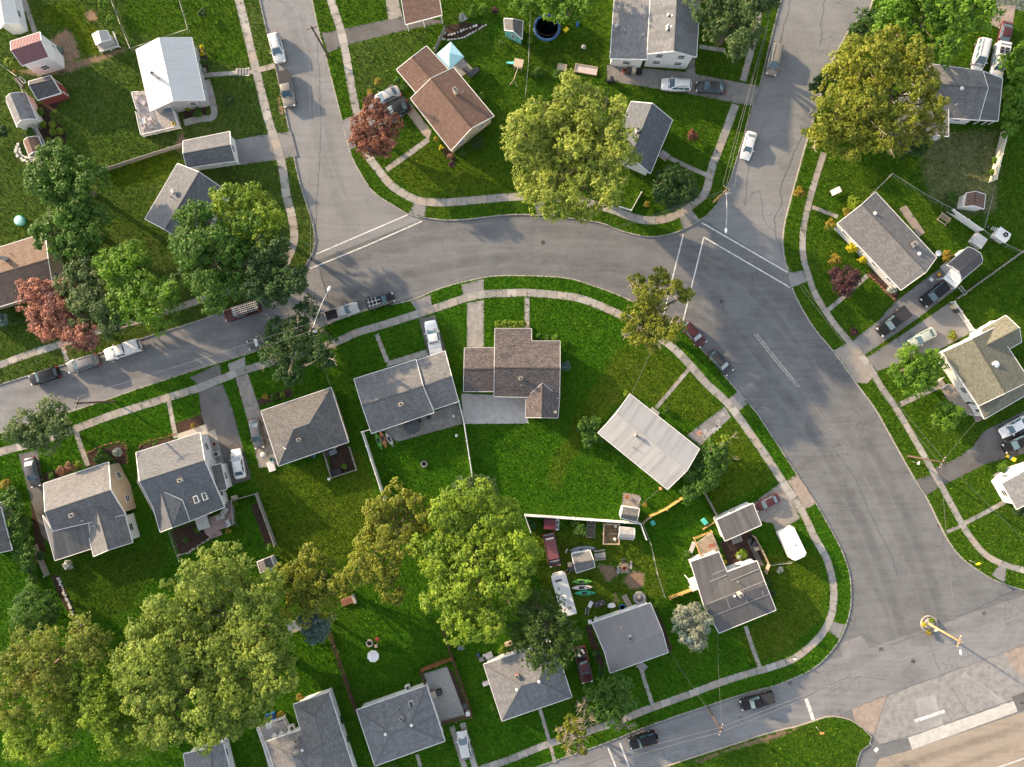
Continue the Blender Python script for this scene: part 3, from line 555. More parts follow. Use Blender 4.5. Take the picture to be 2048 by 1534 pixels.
for pts, lab in (([(102, 80), (130, 58), (140, 62), (152, 85), (160, 112), (156, 128), (128, 135), (112, 128), (104, 105)], "bare tan dirt beside the red roofed barn"), ([(40, 143), (110, 130), (160, 122), (250, 95), (258, 100), (200, 122), (140, 145), (60, 152)], "worn dirt track along the back fence"),
    ([(171, 26), (180, 21), (192, 25), (196, 38), (185, 45), (172, 40)], "small round bare spot in the upper yard"), ([(556, 196), (566, 194), (574, 215), (572, 236), (560, 225)], "worn bare patch on the verge by the tan pickup"), ([(362, 262), (372, 280), (366, 300), (350, 304), (348, 292)], "bare corner by the end of the deck"),
    ([(1262, 1140), (1290, 1146), (1288, 1175), (1262, 1180), (1248, 1160)], "straw coloured bare patch beside the fire pit"), ([(1195, 1128), (1225, 1133), (1240, 1150), (1215, 1165)], "worn bare streak near the fire pit"), ([(1600, 1445), (1622, 1440), (1560, 1475), (1450, 1502), (1400, 1525), (1380, 1525)], "gravelly edge of the grass tip"),
    ([(1225, 1186), (1233, 1186), (1236, 1205), (1228, 1204)], "small worn spot beside the plastic table"), ([(1710, 558), (1718, 566), (1702, 575), (1694, 566)], "scuffed path end under the purple shrub")):
    patch("dirt_patch", pts, DIRT, lab, "bare ground")
for pts, lab in (([(62, 214), (122, 197), (116, 214), (100, 224), (103, 240), (125, 250), (134, 275), (128, 300), (133, 314), (110, 304), (82, 272), (72, 235)], "grey mulch bed with round plants behind the red shed"), ([(362, 222), (412, 214), (415, 232), (372, 243)], "dark mulch bed beside the white metal roofed house"),
    ([(395, 90), (404, 88), (416, 120), (418, 150), (408, 152)], "planting strip along the white metal roofed house"), ([(882, 76), (890, 52), (925, 45), (975, 48), (960, 60), (925, 76), (900, 79)], "edged flower bed beside the carport"), ([(175, 905), (240, 886), (252, 895), (254, 930), (222, 930), (178, 934)], "flower bed with hydrangeas before the tan walled house"),
    ([(85, 948), (160, 922), (166, 934), (92, 968)], "flower bed along the drive of the tan walled house"), ([(278, 892), (348, 872), (352, 878), (280, 906)], "flower strip before the skylight house"), ([(350, 846), (404, 828), (412, 850), (356, 868)], "flower bed beside the path of the skylight house"),
    ([(340, 1062), (384, 1045), (420, 1070), (440, 1072), (405, 1085), (375, 1105), (358, 1108)], "dark mulch bed behind the skylight house"), ([(512, 800), (580, 776), (588, 792), (518, 812)], "flower bed before the square hipped house"), ([(655, 895), (690, 880), (712, 940), (665, 950)], "dry dirt pen behind the square hipped house"),
    ([(1736, 545), (1745, 540), (1800, 585), (1792, 605)], "flower border along the long grey roofed house"), ([(60, 1000), (76, 1020), (92, 1100), (80, 1140), (68, 1080)], "dark bed beside the hedge and drive"), ([(1440, 1085), (1500, 1060), (1530, 1120), (1460, 1140)], "cluttered garden court between the dark roofs"),
    ([(880, 290), (905, 300), (915, 325), (895, 320)], "small flower bed at the brown house corner"), ([(895, 1338), (905, 1340), (930, 1400), (938, 1430), (928, 1428)], "planted strip between gravel court and fence"), ([(1168, 1250), (1182, 1250), (1212, 1335), (1195, 1330)], "stony bed beside the ribbed metal roofed house"),
    ([(1310, 1215), (1325, 1240), (1345, 1300), (1335, 1305)], "dark bed on the far side of the ribbed metal roofed house"), ([(500, 1010), (520, 1005), (545, 1080), (535, 1100)], "narrow mulch strip along the garden fence"), ([(100, 1150), (120, 1150), (140, 1200), (165, 1250), (150, 1250), (122, 1200)], "stony garden strip beside the clipped dome tree")):
    patch("flower_bed", pts, MULCH, lab, "flower bed")
# ================================================================ houses, garages and sheds
SH_GREY = shingle("grey_shingle", (.160, .161, .166), streak=.3); SH_GREY2 = shingle("blue_grey_shingle", (.128, .135, .148), speck=.7); SH_BROWN = shingle("brown_shingle", (.15, .098, .078), speck=.35)
SH_SUBJ = shingle("mottled_brown_shingle", (.072, .066, .070), (.17, .143, .132), .8); SH_DARK = shingle("dark_shingle", (.085, .083, .088), speck=.4); SH_SLATE = shingle("slate_blue_shingle", (.100, .112, .128), speck=.35)
SH_TAUPE = shingle("taupe_shingle", (.122, .121, .120), (.175, .173, .17), .45, .3); SH_GREEN = shingle("grey_green_shingle", (.150, .150, .115), speck=.5); SH_WORN = shingle("worn_grey_shingle", (.165, .172, .184), speck=.4, streak=.5)
SH_OLDGREY = shingle("pale_grey_shingle", (.19, .195, .205), speck=.4, streak=.35); ROLL = metalroof("dark_roll_roof", (.10, .10, .104), .5, (.2, .2, .2), .8); ROLL2 = metalroof("worn_roll_roof", (.075, .075, .078), .4, (.14, .14, .14), .8)
MET_WHITE = metalroof("white_metal_roof", (.60, .60, .585), .12); MET_PALE = metalroof("stained_pale_metal_roof", (.36, .36, .36), .6, (.2, .2, .2)); MET_GREY = metalroof("grey_metal_roof", (.21, .205, .21), .25); MET_RED = metalroof("maroon_metal_roof", (.17, .075, .085), .2)
SD_WHITE = siding("white_siding", (.74, .74, .73)); SD_CREAM = siding("cream_siding", (.55, .45, .30)); SD_GREY = siding("grey_siding", (.42, .43, .44)); SD_TAN = siding("tan_siding", (.43, .35, .26)); SD_TEAL = siding("teal_siding", (.20, .52, .48)); SD_RED = siding("barn_red_siding", (.25, .065, .06))
SD_BRICK = siding("brick_wall", (.30, .20, .15), .08, .3); SD_OLIVE = siding("grey_green_siding", (.33, .36, .31))
def tess(pts):
    "counter-clockwise triangles of a roof face, the same for its top and its underside"
    if len(pts) == 3: return [(0, 1, 2)]
    out = []
    for a, b, c in tessellate_polygon([[Vector((p.x, p.y, 0)) for p in pts]]):
        A, B, C_ = pts[a], pts[b], pts[c]
        out.append((a, b, c) if (B.x - A.x) * (C_.y - A.y) - (B.y - A.y) * (C_.x - A.x) > 0 else (a, c, b))
    return out
def house(name, label, cat, P, faces, roof, wall, over=.38, thick=.13, win=True, fascia=None, ribs=None, group=None, ridge=True, wallpart=True, hide=(), trimw=.07, cap=None):
    fascia = fascia or WHITE
    W = {k: (v if isinstance(v, Vector) else G(*v)) for k, v in P.items()}; F = [f.split() for f in faces]
    cx = sum(p.x for p in W.values()) / len(W); cy = sum(p.y for p in W.values()) / len(W)
    t = thing(name, label, cat, (cx, cy, 0), group=group)
    for i, f in enumerate(F):                                   # all faces counter-clockwise from above
        a = sum(W[f[k]].x * W[f[(k + 1) % len(f)]].y - W[f[(k + 1) % len(f)]].x * W[f[k]].y for k in range(len(f)))
        if a < 0: F[i] = f[::-1]
    edges = {}
    for f in F:
        for k in range(len(f)): edges.setdefault(frozenset((f[k], f[(k + 1) % len(f)])), []).append(f)
    # --- roof
    mb = MB(); uv = []; dn = Vector((0, 0, -thick))
    for f in F:
        pts = [W[k] for k in f]; n = Vector((0, 0, 0))
        for k in range(len(pts)): n += (pts[k] - pts[0]).cross(pts[(k + 1) % len(pts)] - pts[0])
        n.normalize()
        if n.z < 0: n = -n
        u = Vector((0, 0, 1)).cross(n)
        if u.length < .03:
            e = max(((pts[(k + 1) % len(pts)] - pts[k]) for k in range(len(pts))), key=lambda q: q.length); u = Vector((e.x, e.y, 0))
        u.normalize(); v = n.cross(u)
        for q in tess(pts):
            q = [pts[k] for k in q]; mb.face(q, 0); uv += [(p.dot(u), p.dot(v)) for p in q]
            mb.face([p + dn for p in q[::-1]], 1); uv += [(0, 0)] * 3
        for k in range(len(f)):
            a, b = f[k], f[(k + 1) % len(f)]
            if len(edges[frozenset((a, b))]) == 1:
                mb.face([W[a], W[a] + dn, W[b] + dn, W[b]], 1); uv += [(0, 0)] * 4
    rf = mb.build("roof", [roof, fascia], t); ul = rf.data.uv_layers.new(name="UVMap")
    ul.data.foreach_set("uv", [c for q in uv for c in q])
    # --- ribs of metal roofs
    if ribs:
        mb = MB()
        for f in F:
            pts = [W[k] for k in f]; n = Vector((0, 0, 0))
            for k in range(len(pts)): n += (pts[k] - pts[0]).cross(pts[(k + 1) % len(pts)] - pts[0])
            n.normalize(); u = Vector((0, 0, 1)).cross(n).normalized(); v = n.cross(u)
            lo = min(p.dot(u) for p in pts); hi = max(p.dot(u) for p in pts); s = lo + ribs / 2
            while s < hi:
                xs = []
                for k in range(len(pts)):
                    a, b = pts[k], pts[(k + 1) % len(pts)]; da, db = a.dot(u) - s, b.dot(u) - s
                    if da * db < 0: xs.append(a.lerp(b, da / (da - db)))
                if len(xs) == 2:
                    a, b = xs; c = n * .035
                    mb.face([a - u * .025, b - u * .025, b + c, a + c]); mb.face([a + c, b + c, b + u * .025, a + u * .025])
                s += ribs
        props(mb.build("standing_seam", roof, rf), kind="stuff")
    # --- trim on the free edges, caps on ridges and hips
    mb = MB(); mc = MB()
    for e, fs in edges.items():
        a, b = (W[k] for k in e); d = b - a; L = d.length
        if L < .05: continue
        d /= L; nn = Vector((-d.y, d.x, 0)).normalized()
        if len(fs) == 1:
            f = fs[0]; c = sum((W[k] for k in f), Vector()) / len(f)
            if (c - a).dot(nn) > 0: nn = -nn
            q = [a - nn * .02, a + nn * trimw, b + nn * trimw, b - nn * .02]; up = Vector((0, 0, .025)); lo = Vector((0, 0, -thick - .03))
            mb.idx([p + up for p in q] + [p + lo for p in q], [(0, 1, 2, 3), (4, 7, 6, 5), (1, 5, 6, 2), (0, 3, 7, 4), (0, 4, 5, 1), (3, 2, 6, 7)])
        elif ridge:
            c0 = sum((W[k] for k in fs[0]), Vector()) / len(fs[0]); c1 = sum((W[k] for k in fs[1]), Vector()) / len(fs[1]); m_ = (a + b) / 2
            n0 = (b - a).cross(c0 - a); n0 = n0 if n0.z > 0 else -n0
            if (c1 - a).dot(n0.normalized()) < -.12:
                def sl(c, sgn):
                    h_ = (c - m_); h_ = h_ - d * h_.dot(d); return h_.normalized() * .16
                s0, s1 = sl(c0, 1), sl(c1, -1); up = Vector((0, 0, .035))
                mc.face([a + up, b + up, b + s0 + up * .8, a + s0 + up * .8]); mc.face([a + up, a + s1 + up * .8, b + s1 + up * .8, b + up])
    mb.build("fascia", fascia, t)
    if mc.f: mc.build("ridge_cap", cap or roof, rf)
    if not wallpart: return t, W, rf
    # --- outline, walls
    nxt = {}
    for f in F:
        for k in range(len(f)):
            a, b = f[k], f[(k + 1) % len(f)]
            if len(edges[frozenset((a, b))]) == 1: nxt[a] = b
    st = next(iter(nxt)); loop = [st]
    while nxt[loop[-1]] != st and len(loop) < 60: loop.append(nxt[loop[-1]])
    peaks = []; out = []
    n = len(loop)
    for i in range(n):
        p, a, b = W[loop[i]], W[loop[i - 1]], W[loop[(i + 1) % n]]
        d1 = Vector((p.x - a.x, p.y - a.y)).normalized(); d2 = Vector((b.x - p.x, b.y - p.y)).normalized()
        if abs(d1.cross(d2)) < .25 and d1.dot(d2) > 0: peaks.append(p)
        else: out.append(p)
    n = len(out); foot = []
    for i in range(n):
        p, a, b = out[i], out[i - 1], out[(i + 1) % n]
        d1 = Vector((p.x - a.x, p.y - a.y)).normalized(); d2 = Vector((b.x - p.x, b.y - p.y)).normalized()
        n1 = Vector((-d1.y, d1.x)); n2 = Vector((-d2.y, d2.x)); k = over / max(.35, 1 + n1.dot(n2))
        foot.append(Vector((p.x, p.y)) + (n1 + n2) * k)
    tris = []
    for f in F:
        for q in tess([W[k] for k in f]): tris.append(tuple(W[f[k]] for k in q))
    def zr(x, y):
        best = None; bd = 1e9
        for a, b, c in tris:
            den = (b.y - c.y) * (a.x - c.x) + (c.x - b.x) * (a.y - c.y)
            if abs(den) < 1e-9: continue
            l1 = ((b.y - c.y) * (x - c.x) + (c.x - b.x) * (y - c.y)) / den; l2 = ((c.y - a.y) * (x - c.x) + (a.x - c.x) * (y - c.y)) / den; l3 = 1 - l1 - l2
            o = -min(l1, l2, l3, 0)
            if o < bd: bd = o; best = l1 * a.z + l2 * b.z + l3 * c.z
        return best
    mb = MB(); wins = []
    for i in range(n):
        a, b = foot[i], foot[(i + 1) % n]; L = (b - a).length
        if L < .05: continue
        ts = [k / 12 for k in range(13)]
        for p in peaks:
            tt = (Vector((p.x, p.y)) - a).dot(b - a) / L ** 2
            if .02 < tt < .98: ts.append(tt)
        ts.sort(); top = [a.lerp(b, s) for s in ts]
        if any(((a + b) / 2 - Vector(v2(*q[:2], 4))).length < q[2] for q in hide): continue
        mb.face([(a.x, a.y, -.12), (b.x, b.y, -.12)] + [(q.x, q.y, zr(q.x, q.y) - thick * .8) for q in top[::-1]])
        nn = Vector((b.y - a.y, a.x - b.x)).normalized(); m_ = (a + b) / 2; vis = -m_.dot(nn)
        zt = min(zr(a.x, a.y), zr(b.x, b.y))
        if win and vis > 0 and L > 1.6 and vis * zt / H > over * .6: wins.append((a, b, nn, L, zt))
    mb.build("wall", wall, t)
    for a, b, nn, L, zt in wins:
        k = max(1, int(L / 3.2)); u = (b - a).normalized()
        for j in range(k):
            c = a.lerp(b, (j + .5) / k); window(t, c, u, nn, 1.0 if L > 3 else .55, .95, 1.75 if zt > 2.3 else 1.35)
            if zt > 4.4: window(t, c, u, nn, .9, 1.0, 3.9)
    return t, W, rf
def window(t, c, u, nn, wd, ht, zc, name="window", panem=None):
    mb = MB(); fr = .07
    for s, e, z0, z1 in ((-wd / 2 - fr, wd / 2 + fr, zc + ht / 2, zc + ht / 2 + fr), (-wd / 2 - fr, wd / 2 + fr, zc - ht / 2 - fr, zc - ht / 2), (-wd / 2 - fr, -wd / 2, zc - ht / 2, zc + ht / 2), (wd / 2, wd / 2 + fr, zc - ht / 2, zc + ht / 2), (-wd / 2, wd / 2, zc - .025, zc + .025)):
        mb.obox(c + u * (s + e) / 2 + nn * .03, u, e - s, .08, z0, z1)
    f = mb.build(name, WHITE, t)
    mb = MB(); mb.obox(c + nn * .012, u, wd, .03, zc - ht / 2, zc + ht / 2); mb.build("pane", panem or GLASS, f)
def gable(A0, A1, R0, R1, B0, B1, he, hr, he2=None):
    "eave A, ridge R, eave B given as pixel pairs"
    he2 = he if he2 is None else he2
    return ({"A0": (*A0, he), "A1": (*A1, he), "R0": (*R0, hr), "R1": (*R1, hr), "B0": (*B0, he2), "B1": (*B1, he2)}, ["A0 A1 R1 R0", "R0 R1 B1 B0"])
def hip(C0, C1, C2, C3, R0, R1, he, hr):
    "C0 C1 long side, R0 near C0/C3, R1 near C1/C2"
    return ({"A": (*C0, he), "B": (*C1, he), "C": (*C2, he), "D": (*C3, he), "R0": (*R0, hr), "R1": (*R1, hr)}, ["A B R1 R0", "B C R1", "C D R0 R1", "D A R0"])
def fix(t, rf, px, py, h, name, kind, s=.5, mat=None, rot=0.3, hh=.8):
    "small fitting on a roof, seen at the given pixel"
    p = G(px, py, h); mb = MB(); u = (math.cos(rot), math.sin(rot))
    if kind == "chimney":
        mb.obox(p, u, s, s * .8, h - 1.2, h + hh); o = mb.build(name, mat or SD_BRICK, rf)
        mb = MB(); mb.obox(p, u, s + .12, s * .8 + .12, h + hh, h + hh + .1); mb.build("chimney_cap", CONC2, rf)
        mb = MB(); mb.lathe((p.x, p.y, h + hh + .1), [(.13, 0), (.13, .12), (.09, .12), (.09, .02), (0, .02)], 10, 0); mb.build("flue", BLACKM, rf)
    elif kind == "pipe":
        mb.lathe((p.x, p.y, h - .4), [(.06, 0), (.06, .8), (.04, .8), (.04, .5), (0, .5)], 8); mb.build(name, mat or LGREY, rf)
    elif kind == "fan":
        mb.lathe((p.x, p.y, h - .35), [(s * .35, 0), (s * .35, .38), (s * .5, .40), (s * .46, .52), (s * .25, .62), (0, .64)], 14); mb.build(name, mat or WHITE, rf)
    elif kind == "box":
        mb.obox(p, u, s, s * .8, h - .3, h + .18); mb.obox(p, u, s * .7, s * .5, h + .18, h + .24); mb.build(name, mat or LGREY, rf)
    elif kind == "skylight":
        mb.obox(p, u, s, s * .6, h - .5, h + .05); o = mb.build(name, mat or WHITE, rf)
        mb = MB(); mb.obox(p, u, s * .84, s * .44, h + .02, h + .075); mb.build("skylight_pane", GLASS, rf)
# ---- top left quarter
t, W_, rf = house("house", "house with white standing seam metal roof and corner deck", "house", *gable((272, 100), (300, 222), (318, 76), (346, 201), (383, 75), (410, 200), 3.0, 4.7), MET_WHITE, SD_GREY, ribs=.3)
fix(t, rf, 311, 152, 4.6, "chimney", "chimney", .45, LGREY, 1.3, 1.0); fix(t, rf, 305, 162, 4.2, "vent_pipe", "pipe")
t, W_, rf = house("garage", "blue grey shingled garage by the driveway with sunlit upper slope", "garage", *gable((366, 282), (459.5, 263), (366, 307), (461, 289.5), (374, 336), (471, 322), 2.6, 4.1), SH_GREY2, SD_WHITE, .3)
t, W_, rf = house("house", "grey shingled ranch house behind dark green trees, with low end on the lawn", "house", *gable((355, 327), (290, 438), (398, 344), (330, 459), (454, 382), (388, 498), 2.8, 4.3), SH_GREY2, SD_WHITE)
fix(t, rf, 346, 383, 4.2, "roof_vent", "box", .7, LGREY, -1); fix(t, rf, 342, 394, 4.0, "vent_pipe", "pipe", mat=BLACKM)
t, W_, rf = house("house", "brown shingled house beside the copper tree at the picture edge", "house", *gable((-80, 519), (90, 466), (-80, 570), (96, 518), (-80, 637), (107, 581), 2.8, 4.4), shingle("warm_brown_shingle", (.175, .125, .098), speck=.4, streak=.3), SD_TAN)
fix(t, rf, 9, 517, 4.0, "chimney", "chimney", .55, LGREY, .3, .9); fix(t, rf, 19, 506, 3.6, "vent_pipe", "pipe")
t, W_, rf = house("house", "small white roofed building in the corner above the red roofed barn", "house", *gable((-30, -40), (0, 57), (-8, -50), (8.5, 46.5), (14, -58), (38, 47), 2.6, 3.9), MET_WHITE, SD_WHITE, .3)
t, W_, rf = house("barn", "white barn with maroon metal roof beside bare dirt", "barn", *gable((21, 83), (80, 64), (22, 101), (82, 81), (44, 131), (97.5, 114), 4.0, 5.6), MET_RED, SD_WHITE, .12, ribs=.5)
t, W_, rf = house("shed", "barn red shed with white trimmed doors and dark roof", "shed", *gable((57, 163), (101, 151), (58, 170), (106, 159), (75, 200), (122, 186), 2.4, 3.4), SH_DARK, SD_RED, .1, win=False)
c = (W_["A1"] + W_["B1"]) / 2; u = (W_["B1"] - W_["A1"]); u = Vector((u.x, u.y)).normalized(); nn = Vector((-u.y, u.x))
if nn.dot(Vector((1, 0))) < 0: nn = -nn
for s in (-.55, .55):
    mb = MB(); q = Vector((c.x, c.y)) + u * s
    for e in (-.45, .45): mb.obox(q + u * e + nn * .02, u, .12, .1, .15, 2.1)
    for z in (.15, 1.1, 2.0): mb.obox(q + nn * .02, u, .9, .1, z, z + .12)
    mb.build("door", WHITE, t)
# gambrel shed
def gambrel(name, label, e0, e1, wd, hs, roof, wall, over=.1, **k):
    "ridge ends e0, e1 (pixels, at height hs[2]), full width wd, heights eave, knee, ridge"
    a, b = G(*e0, hs[2]), G(*e1, hs[2]); d = (b - a).normalized(); nn = Vector((-d.y, d.x, 0)); P = {}
    for i, (o, z) in enumerate(((-.5, hs[0]), (-.32, hs[1]), (0, hs[2]), (.32, hs[1]), (.5, hs[0]))):
        for c, q in (("a", a), ("b", b)):
            p = q + nn * o * wd; P[c + str(i)] = Vector((p.x, p.y, z))
    return house(name, label, "shed", P, ["a%d a%d b%d b%d" % (i, i + 1, i + 1, i) for i in range(4)], roof, wall, over, .08, False, ridge=False, **k)
gambrel("shed", "pale grey barn roofed shed with worn shingles beside the mulch bed", (20, 187), (42, 240), 3.2, (2.0, 2.8, 3.3), SH_OLDGREY, SD_WHITE)
gambrel("shed", "small brown barrel roofed shed ringed with stones", (55, 275), (66, 304), 2.4, (1.4, 1.9, 2.2), SH_BROWN, SD_OLIVE)
t, W_, rf = house("playhouse", "small grey playhouse with a railed deck", "playhouse", *gable((184, 69), (192, 90), (197.5, 62), (203, 83), (214, 61), (221, 79), 2.0, 2.9), MET_PALE, SD_GREY, .1, win=False)
# ---- top middle
P = {"a": (793, -60, 3.4), "b": (866, -80, 3.4), "c": (884, 30, 2.6), "d": (811, 49, 2.6)}
t, W_, rf = house("carport", "brown shingled carport on white posts over the dark driveway", "carport", P, ["a b c d"], SH_BROWN, SD_WHITE, wallpart=False)
for k, (px, py) in enumerate(((813, 46), (846, 39), (882, 30))):
    p = G(px, py, 2.5); mb = MB(); mb.box(p.x - .08, p.x + .08, p.y - .08, p.y + .08, 0, 2.5); mb.build("post", WHITE, t)
P, F_ = gable((821, 197), (902, 301), (862, 156.5), (943, 256), (907, 135), (988, 232), 2.9, 4.5)
t, W_, rf = house("house", "brown shingled corner house with cream gable wall and low wing", "house", P, F_, SH_BROWN, SD_CREAM)
fix(t, rf, 911, 184, 4.3, "chimney", "chimney", .6, flat("cream_block", (.5, .42, .32), .8), -.9, 1.0); fix(t, rf, 926, 184, 3.6, "vent_pipe", "pipe")
P, F_ = gable((793, 139), (833, 187), (824, 114), (866, 161), (853, 92), (898, 140), 2.5, 3.7)
t, W_, rf = house("house_wing", "lower brown shingled wing of the corner house beside the gazebo", "house", P, F_, SH_BROWN, SD_WHITE)
fix(t, rf, 849, 163, 3.5, "vent_pipe", "pipe")
P = {"a": (1233, -60, 2.9), "b": (1303, -60, 4.6), "c": (1294, 119, 4.6), "d": (1220, 117, 2.9)}
t, W_, rf = house("house_wing", "low grey lean-to wing of the white two storey house", "house", P, ["a b c d"], SH_WORN, SD_WHITE)
fix(t, rf, 1233, 52, 3.3, "roof_fan", "fan", .6, LGREY); fix(t, rf, 1286, 70, 4.5, "vent_pipe", "pipe", mat=WHITE)
P, F_ = gable((1304, -60), (1294.5, 108), (1357, -60), (1348, 102), (1403, -60), (1393, 114), 5.0, 6.7)
t, W_, rf = house("house", "white two storey house with worn grey roof above the concrete driveway", "house", P, F_, SH_WORN, SD_WHITE)
for q in ((1336, 30), (1344, 32), (1335, 52), (1342, 54), (1334, 58)): fix(t, rf, *q, 6.3, "snow_guard", "box", .35, WHITE, .8)
P, F_ = gable((1262, 203), (1219, 310), (1305, 207), (1262, 313), (1345, 240), (1301, 347), 2.9, 5.2)
t, W_, rf = house("house", "dark blue roofed house half under the huge pale green tree", "house", P, F_, SH_SLATE, SD_WHITE)
fix(t, rf, 1274, 261, 5.0, "chimney", "chimney", .6, LGREY, -1.2, .7)
t, W_, rf = house("shed", "teal garden shed with grey plank roof near the trampoline", "shed", *gable((1008, 37), (1009, 60), (1026, 38), (1027, 62), (1046, 42), (1044, 78), 2.2, 3.0), SH_TAUPE, SD_TEAL, .12)
# ---- top right
P = {"a": (1848, 126, 2.9), "b": (1966, 142, 2.9), "c": (1976, 176, 4.3), "d": (1842, 166, 4.3), "e": (1958, 240, 2.9), "f": (1834, 232, 2.9)}
t, W_, rf = house("house", "grey house with white walls half hidden behind the golden tree", "house", P, ["a b c d", "d c e f"], SH_GREY, SD_WHITE)
fix(t, rf, 1923, 177, 4.2, "roof_fan", "fan", .6, WHITE); fix(t, rf, 1912, 209, 3.7, "vent_pipe", "pipe", mat=WHITE)
P = {"a": (1968, 143, 2.7), "b": (2005, 157, 2.2), "c": (1996, 242, 2.2), "d": (1960, 240, 2.7)}
t, W_, rf = house("porch_roof", "dark lean-to porch roof on white posts at the end of the grey house", "porch", P, ["a b c d"], ROLL, SD_WHITE, wallpart=False)
for px, py in ((1965, 238), (1981, 239), (1995, 239), (2003, 160)):
    p = G(px, py, 2.1); mb = MB(); mb.box(p.x - .07, p.x + .07, p.y - .07, p.y + .07, 0, 2.1); mb.build("post", WHITE, t)
P = {"a": (1795, 190, 3.0), "b": (1838, 185, 3.3), "c": (1897, 215, 3.3), "d": (1897, 273, 2.8), "e": (1790, 262, 2.8)}
t, W_, rf = house("house_wing", "low white walled wing with flat grey roof under the golden tree", "house", P, ["a b c d e"], SH_OLDGREY, SD_WHITE, over=.25)
t, W_, rf = house("house", "long grey shingled ranch house with bright yellow bushes in front", "house", *gable((1675, 447), (1802, 580), (1725, 408), (1852, 544), (1751, 384), (1873, 515), 2.8, 4.4), SH_GREY, SD_WHITE)
fix(t, rf, 1750, 427, 4.2, "roof_fan", "fan", .55); fix(t, rf, 1838, 508, 3.7, "roof_fan", "fan", .6); fix(t, rf, 1826, 489, 3.6, "chimney", "chimney", .8, SD_BRICK, .6, .35)
gambrel("shed", "dark barn roofed shed with white double front at the end of the drive", (1918, 543), (1961, 507), 3.2, (2.0, 2.8, 3.3), SH_DARK, SD_WHITE)
t, W_, rf = house("shed", "small brown roofed white shed by the back fence", "shed", *gable((1933, 386), (1928, 413), (1952, 383), (1949, 411), (1971, 389), (1968, 418), 2.0, 2.8), SH_BROWN, SD_WHITE, .1, win=False)
P = {"W0": (1885, 705, 3.4), "N": (1946, 677, 5.4), "S": (2011, 786, 5.4), "W1": (1957, 812, 3.4), "E0": (1990, 655, 3.6), "E1": (2060, 762, 3.6)}
t, W_, rf = house("house", "white house with pale lit roof and two grey green wings", "house", P, ["W0 W1 S N", "N S E1 E0"], SH_GREEN, SD_WHITE)
fix(t, rf, 1991, 729, 4.9, "roof_fan", "fan", 1.1); fix(t, rf, 1985, 728, 5.0, "roof_vent", "box", .6, WHITE)
P = {"a": (1963, 659, 3.2), "b": (2012, 631, 3.2), "c": (2039, 656, 4.9), "d": (1970, 692, 4.9), "e": (2043, 684, 3.2), "f": (2001, 708, 3.2)}
t, W_, rf = house("house_wing", "rear gabled wing of the white house, its roof half tan half green", "house", P, ["a b c d", "d c e f"], SH_GREEN, SD_WHITE)
P = {"a": (1955, 808, 2.9), "b": (2012, 786, 3.9), "c": (2090, 745, 3.9), "d": (2100, 762, 2.7), "e": (1969, 838, 2.7)}
t, W_, rf = house("house_wing", "low green shingled side wing of the white house along the grass", "house", P, ["a b c d e"], SH_GREEN, SD_WHITE, over=.25)
P, F_ = gable((2004, 967), (2034, 1019), (2052, 940), (2082, 992), (2100, 915), (2130, 966), 3.2, 5.0)
t, W_, rf = house("house", "white walled pale roofed house cut by the picture edge above the curved sidewalk", "house", P, F_, SH_OLDGREY, SD_WHITE)
# ---- middle
P = {"a": (708, 758, 2.8), "b": (832, 719, 2.8), "r0": (724, 811, 4.3), "r1": (846, 772, 4.3), "c": (868, 825, 2.8), "d": (743, 867, 2.8)}
t, W_, rf = house("house", "long grey shingled house with a stained patio and white privacy fence", "house", P, ["a b r1 r0", "r0 r1 c d"], SH_GREY, SD_WHITE)
fix(t, rf, 803, 808, 4.0, "chimney", "chimney", .6, LGREY, .3, .7); fix(t, rf, 808, 824, 3.7, "vent_pipe", "pipe", mat=BLACKM)
P = {"a": (832, 721, 2.6), "b": (890, 702, 2.6), "r0": (847, 773, 4.0), "r1": (903, 752, 4.0), "c": (868, 819, 2.6), "d": (917, 803, 2.6)}
t, W_, rf = house("house_wing", "lower grey shingled end wing beside the parked white pickup", "house", P, ["a b r1 r0", "r0 r1 d c"], SH_GREY, SD_WHITE)
P = {"g0": (990, 657, 2.5), "g1": (1063, 657, 2.5), "h0": (1063, 682, 2.95), "h1": (1120, 682, 2.95), "R0": (989, 735, 4.5), "R1": (1120, 737, 4.5), "e0": (988, 793, 2.9), "e1": (1119, 796, 2.9)}
t, W_, rf = house("house", "mottled brown shingled house inside the bend with a pale concrete patio", "house", P, ["g0 g1 h0 h1 R1 R0", "R0 R1 e1 e0"], SH_SUBJ, SD_GREY, fascia=LGREY)
fix(t, rf, 1041, 757, 4.1, "chimney", "chimney", .5, WHITE, 0, .5); fix(t, rf, 1043, 771, 3.8, "vent_pipe", "pipe", mat=WHITE)
P, F_ = gable((1051.5, 793), (1051, 835), (1085, 766), (1084, 835), (1119, 795), (1116, 836), 2.75, 3.9)
P["A0"] = (1051.5, 796, 2.75)
t, W_, rf = house("house_wing", "rear gable of the brown shingled house beside the patio, lit on one slope", "house", P, F_, SH_SUBJ, SD_GREY, fascia=LGREY, hide=((1068, 780, 1.8), (1102, 780, 1.8)))
fix(t, rf, 1110, 824, 3.0, "roof_vent", "box", .5, flat("cream_block", (.5, .42, .32)), 0)
t, W_, rf = house("garage", "brown shingled garage at the end of the narrow concrete driveway", "garage", *gable((929, 696), (988.5, 695), (928, 738), (988, 738), (927, 783), (988, 783), 2.5, 3.7), SH_SUBJ, SD_GREY, fascia=LGREY)
t, W_, rf = house("house", "square taupe hipped roof house with a television aerial", "house", *hip((522, 822), (662, 775), (697, 884), (557, 932), (587, 858), (618, 847), 2.8, 4.7), SH_TAUPE, SD_TAN, cap=SH_OLDGREY)
fix(t, rf, 599, 879, 4.4, "chimney", "chimney", .5, CONC2, .3, .4)
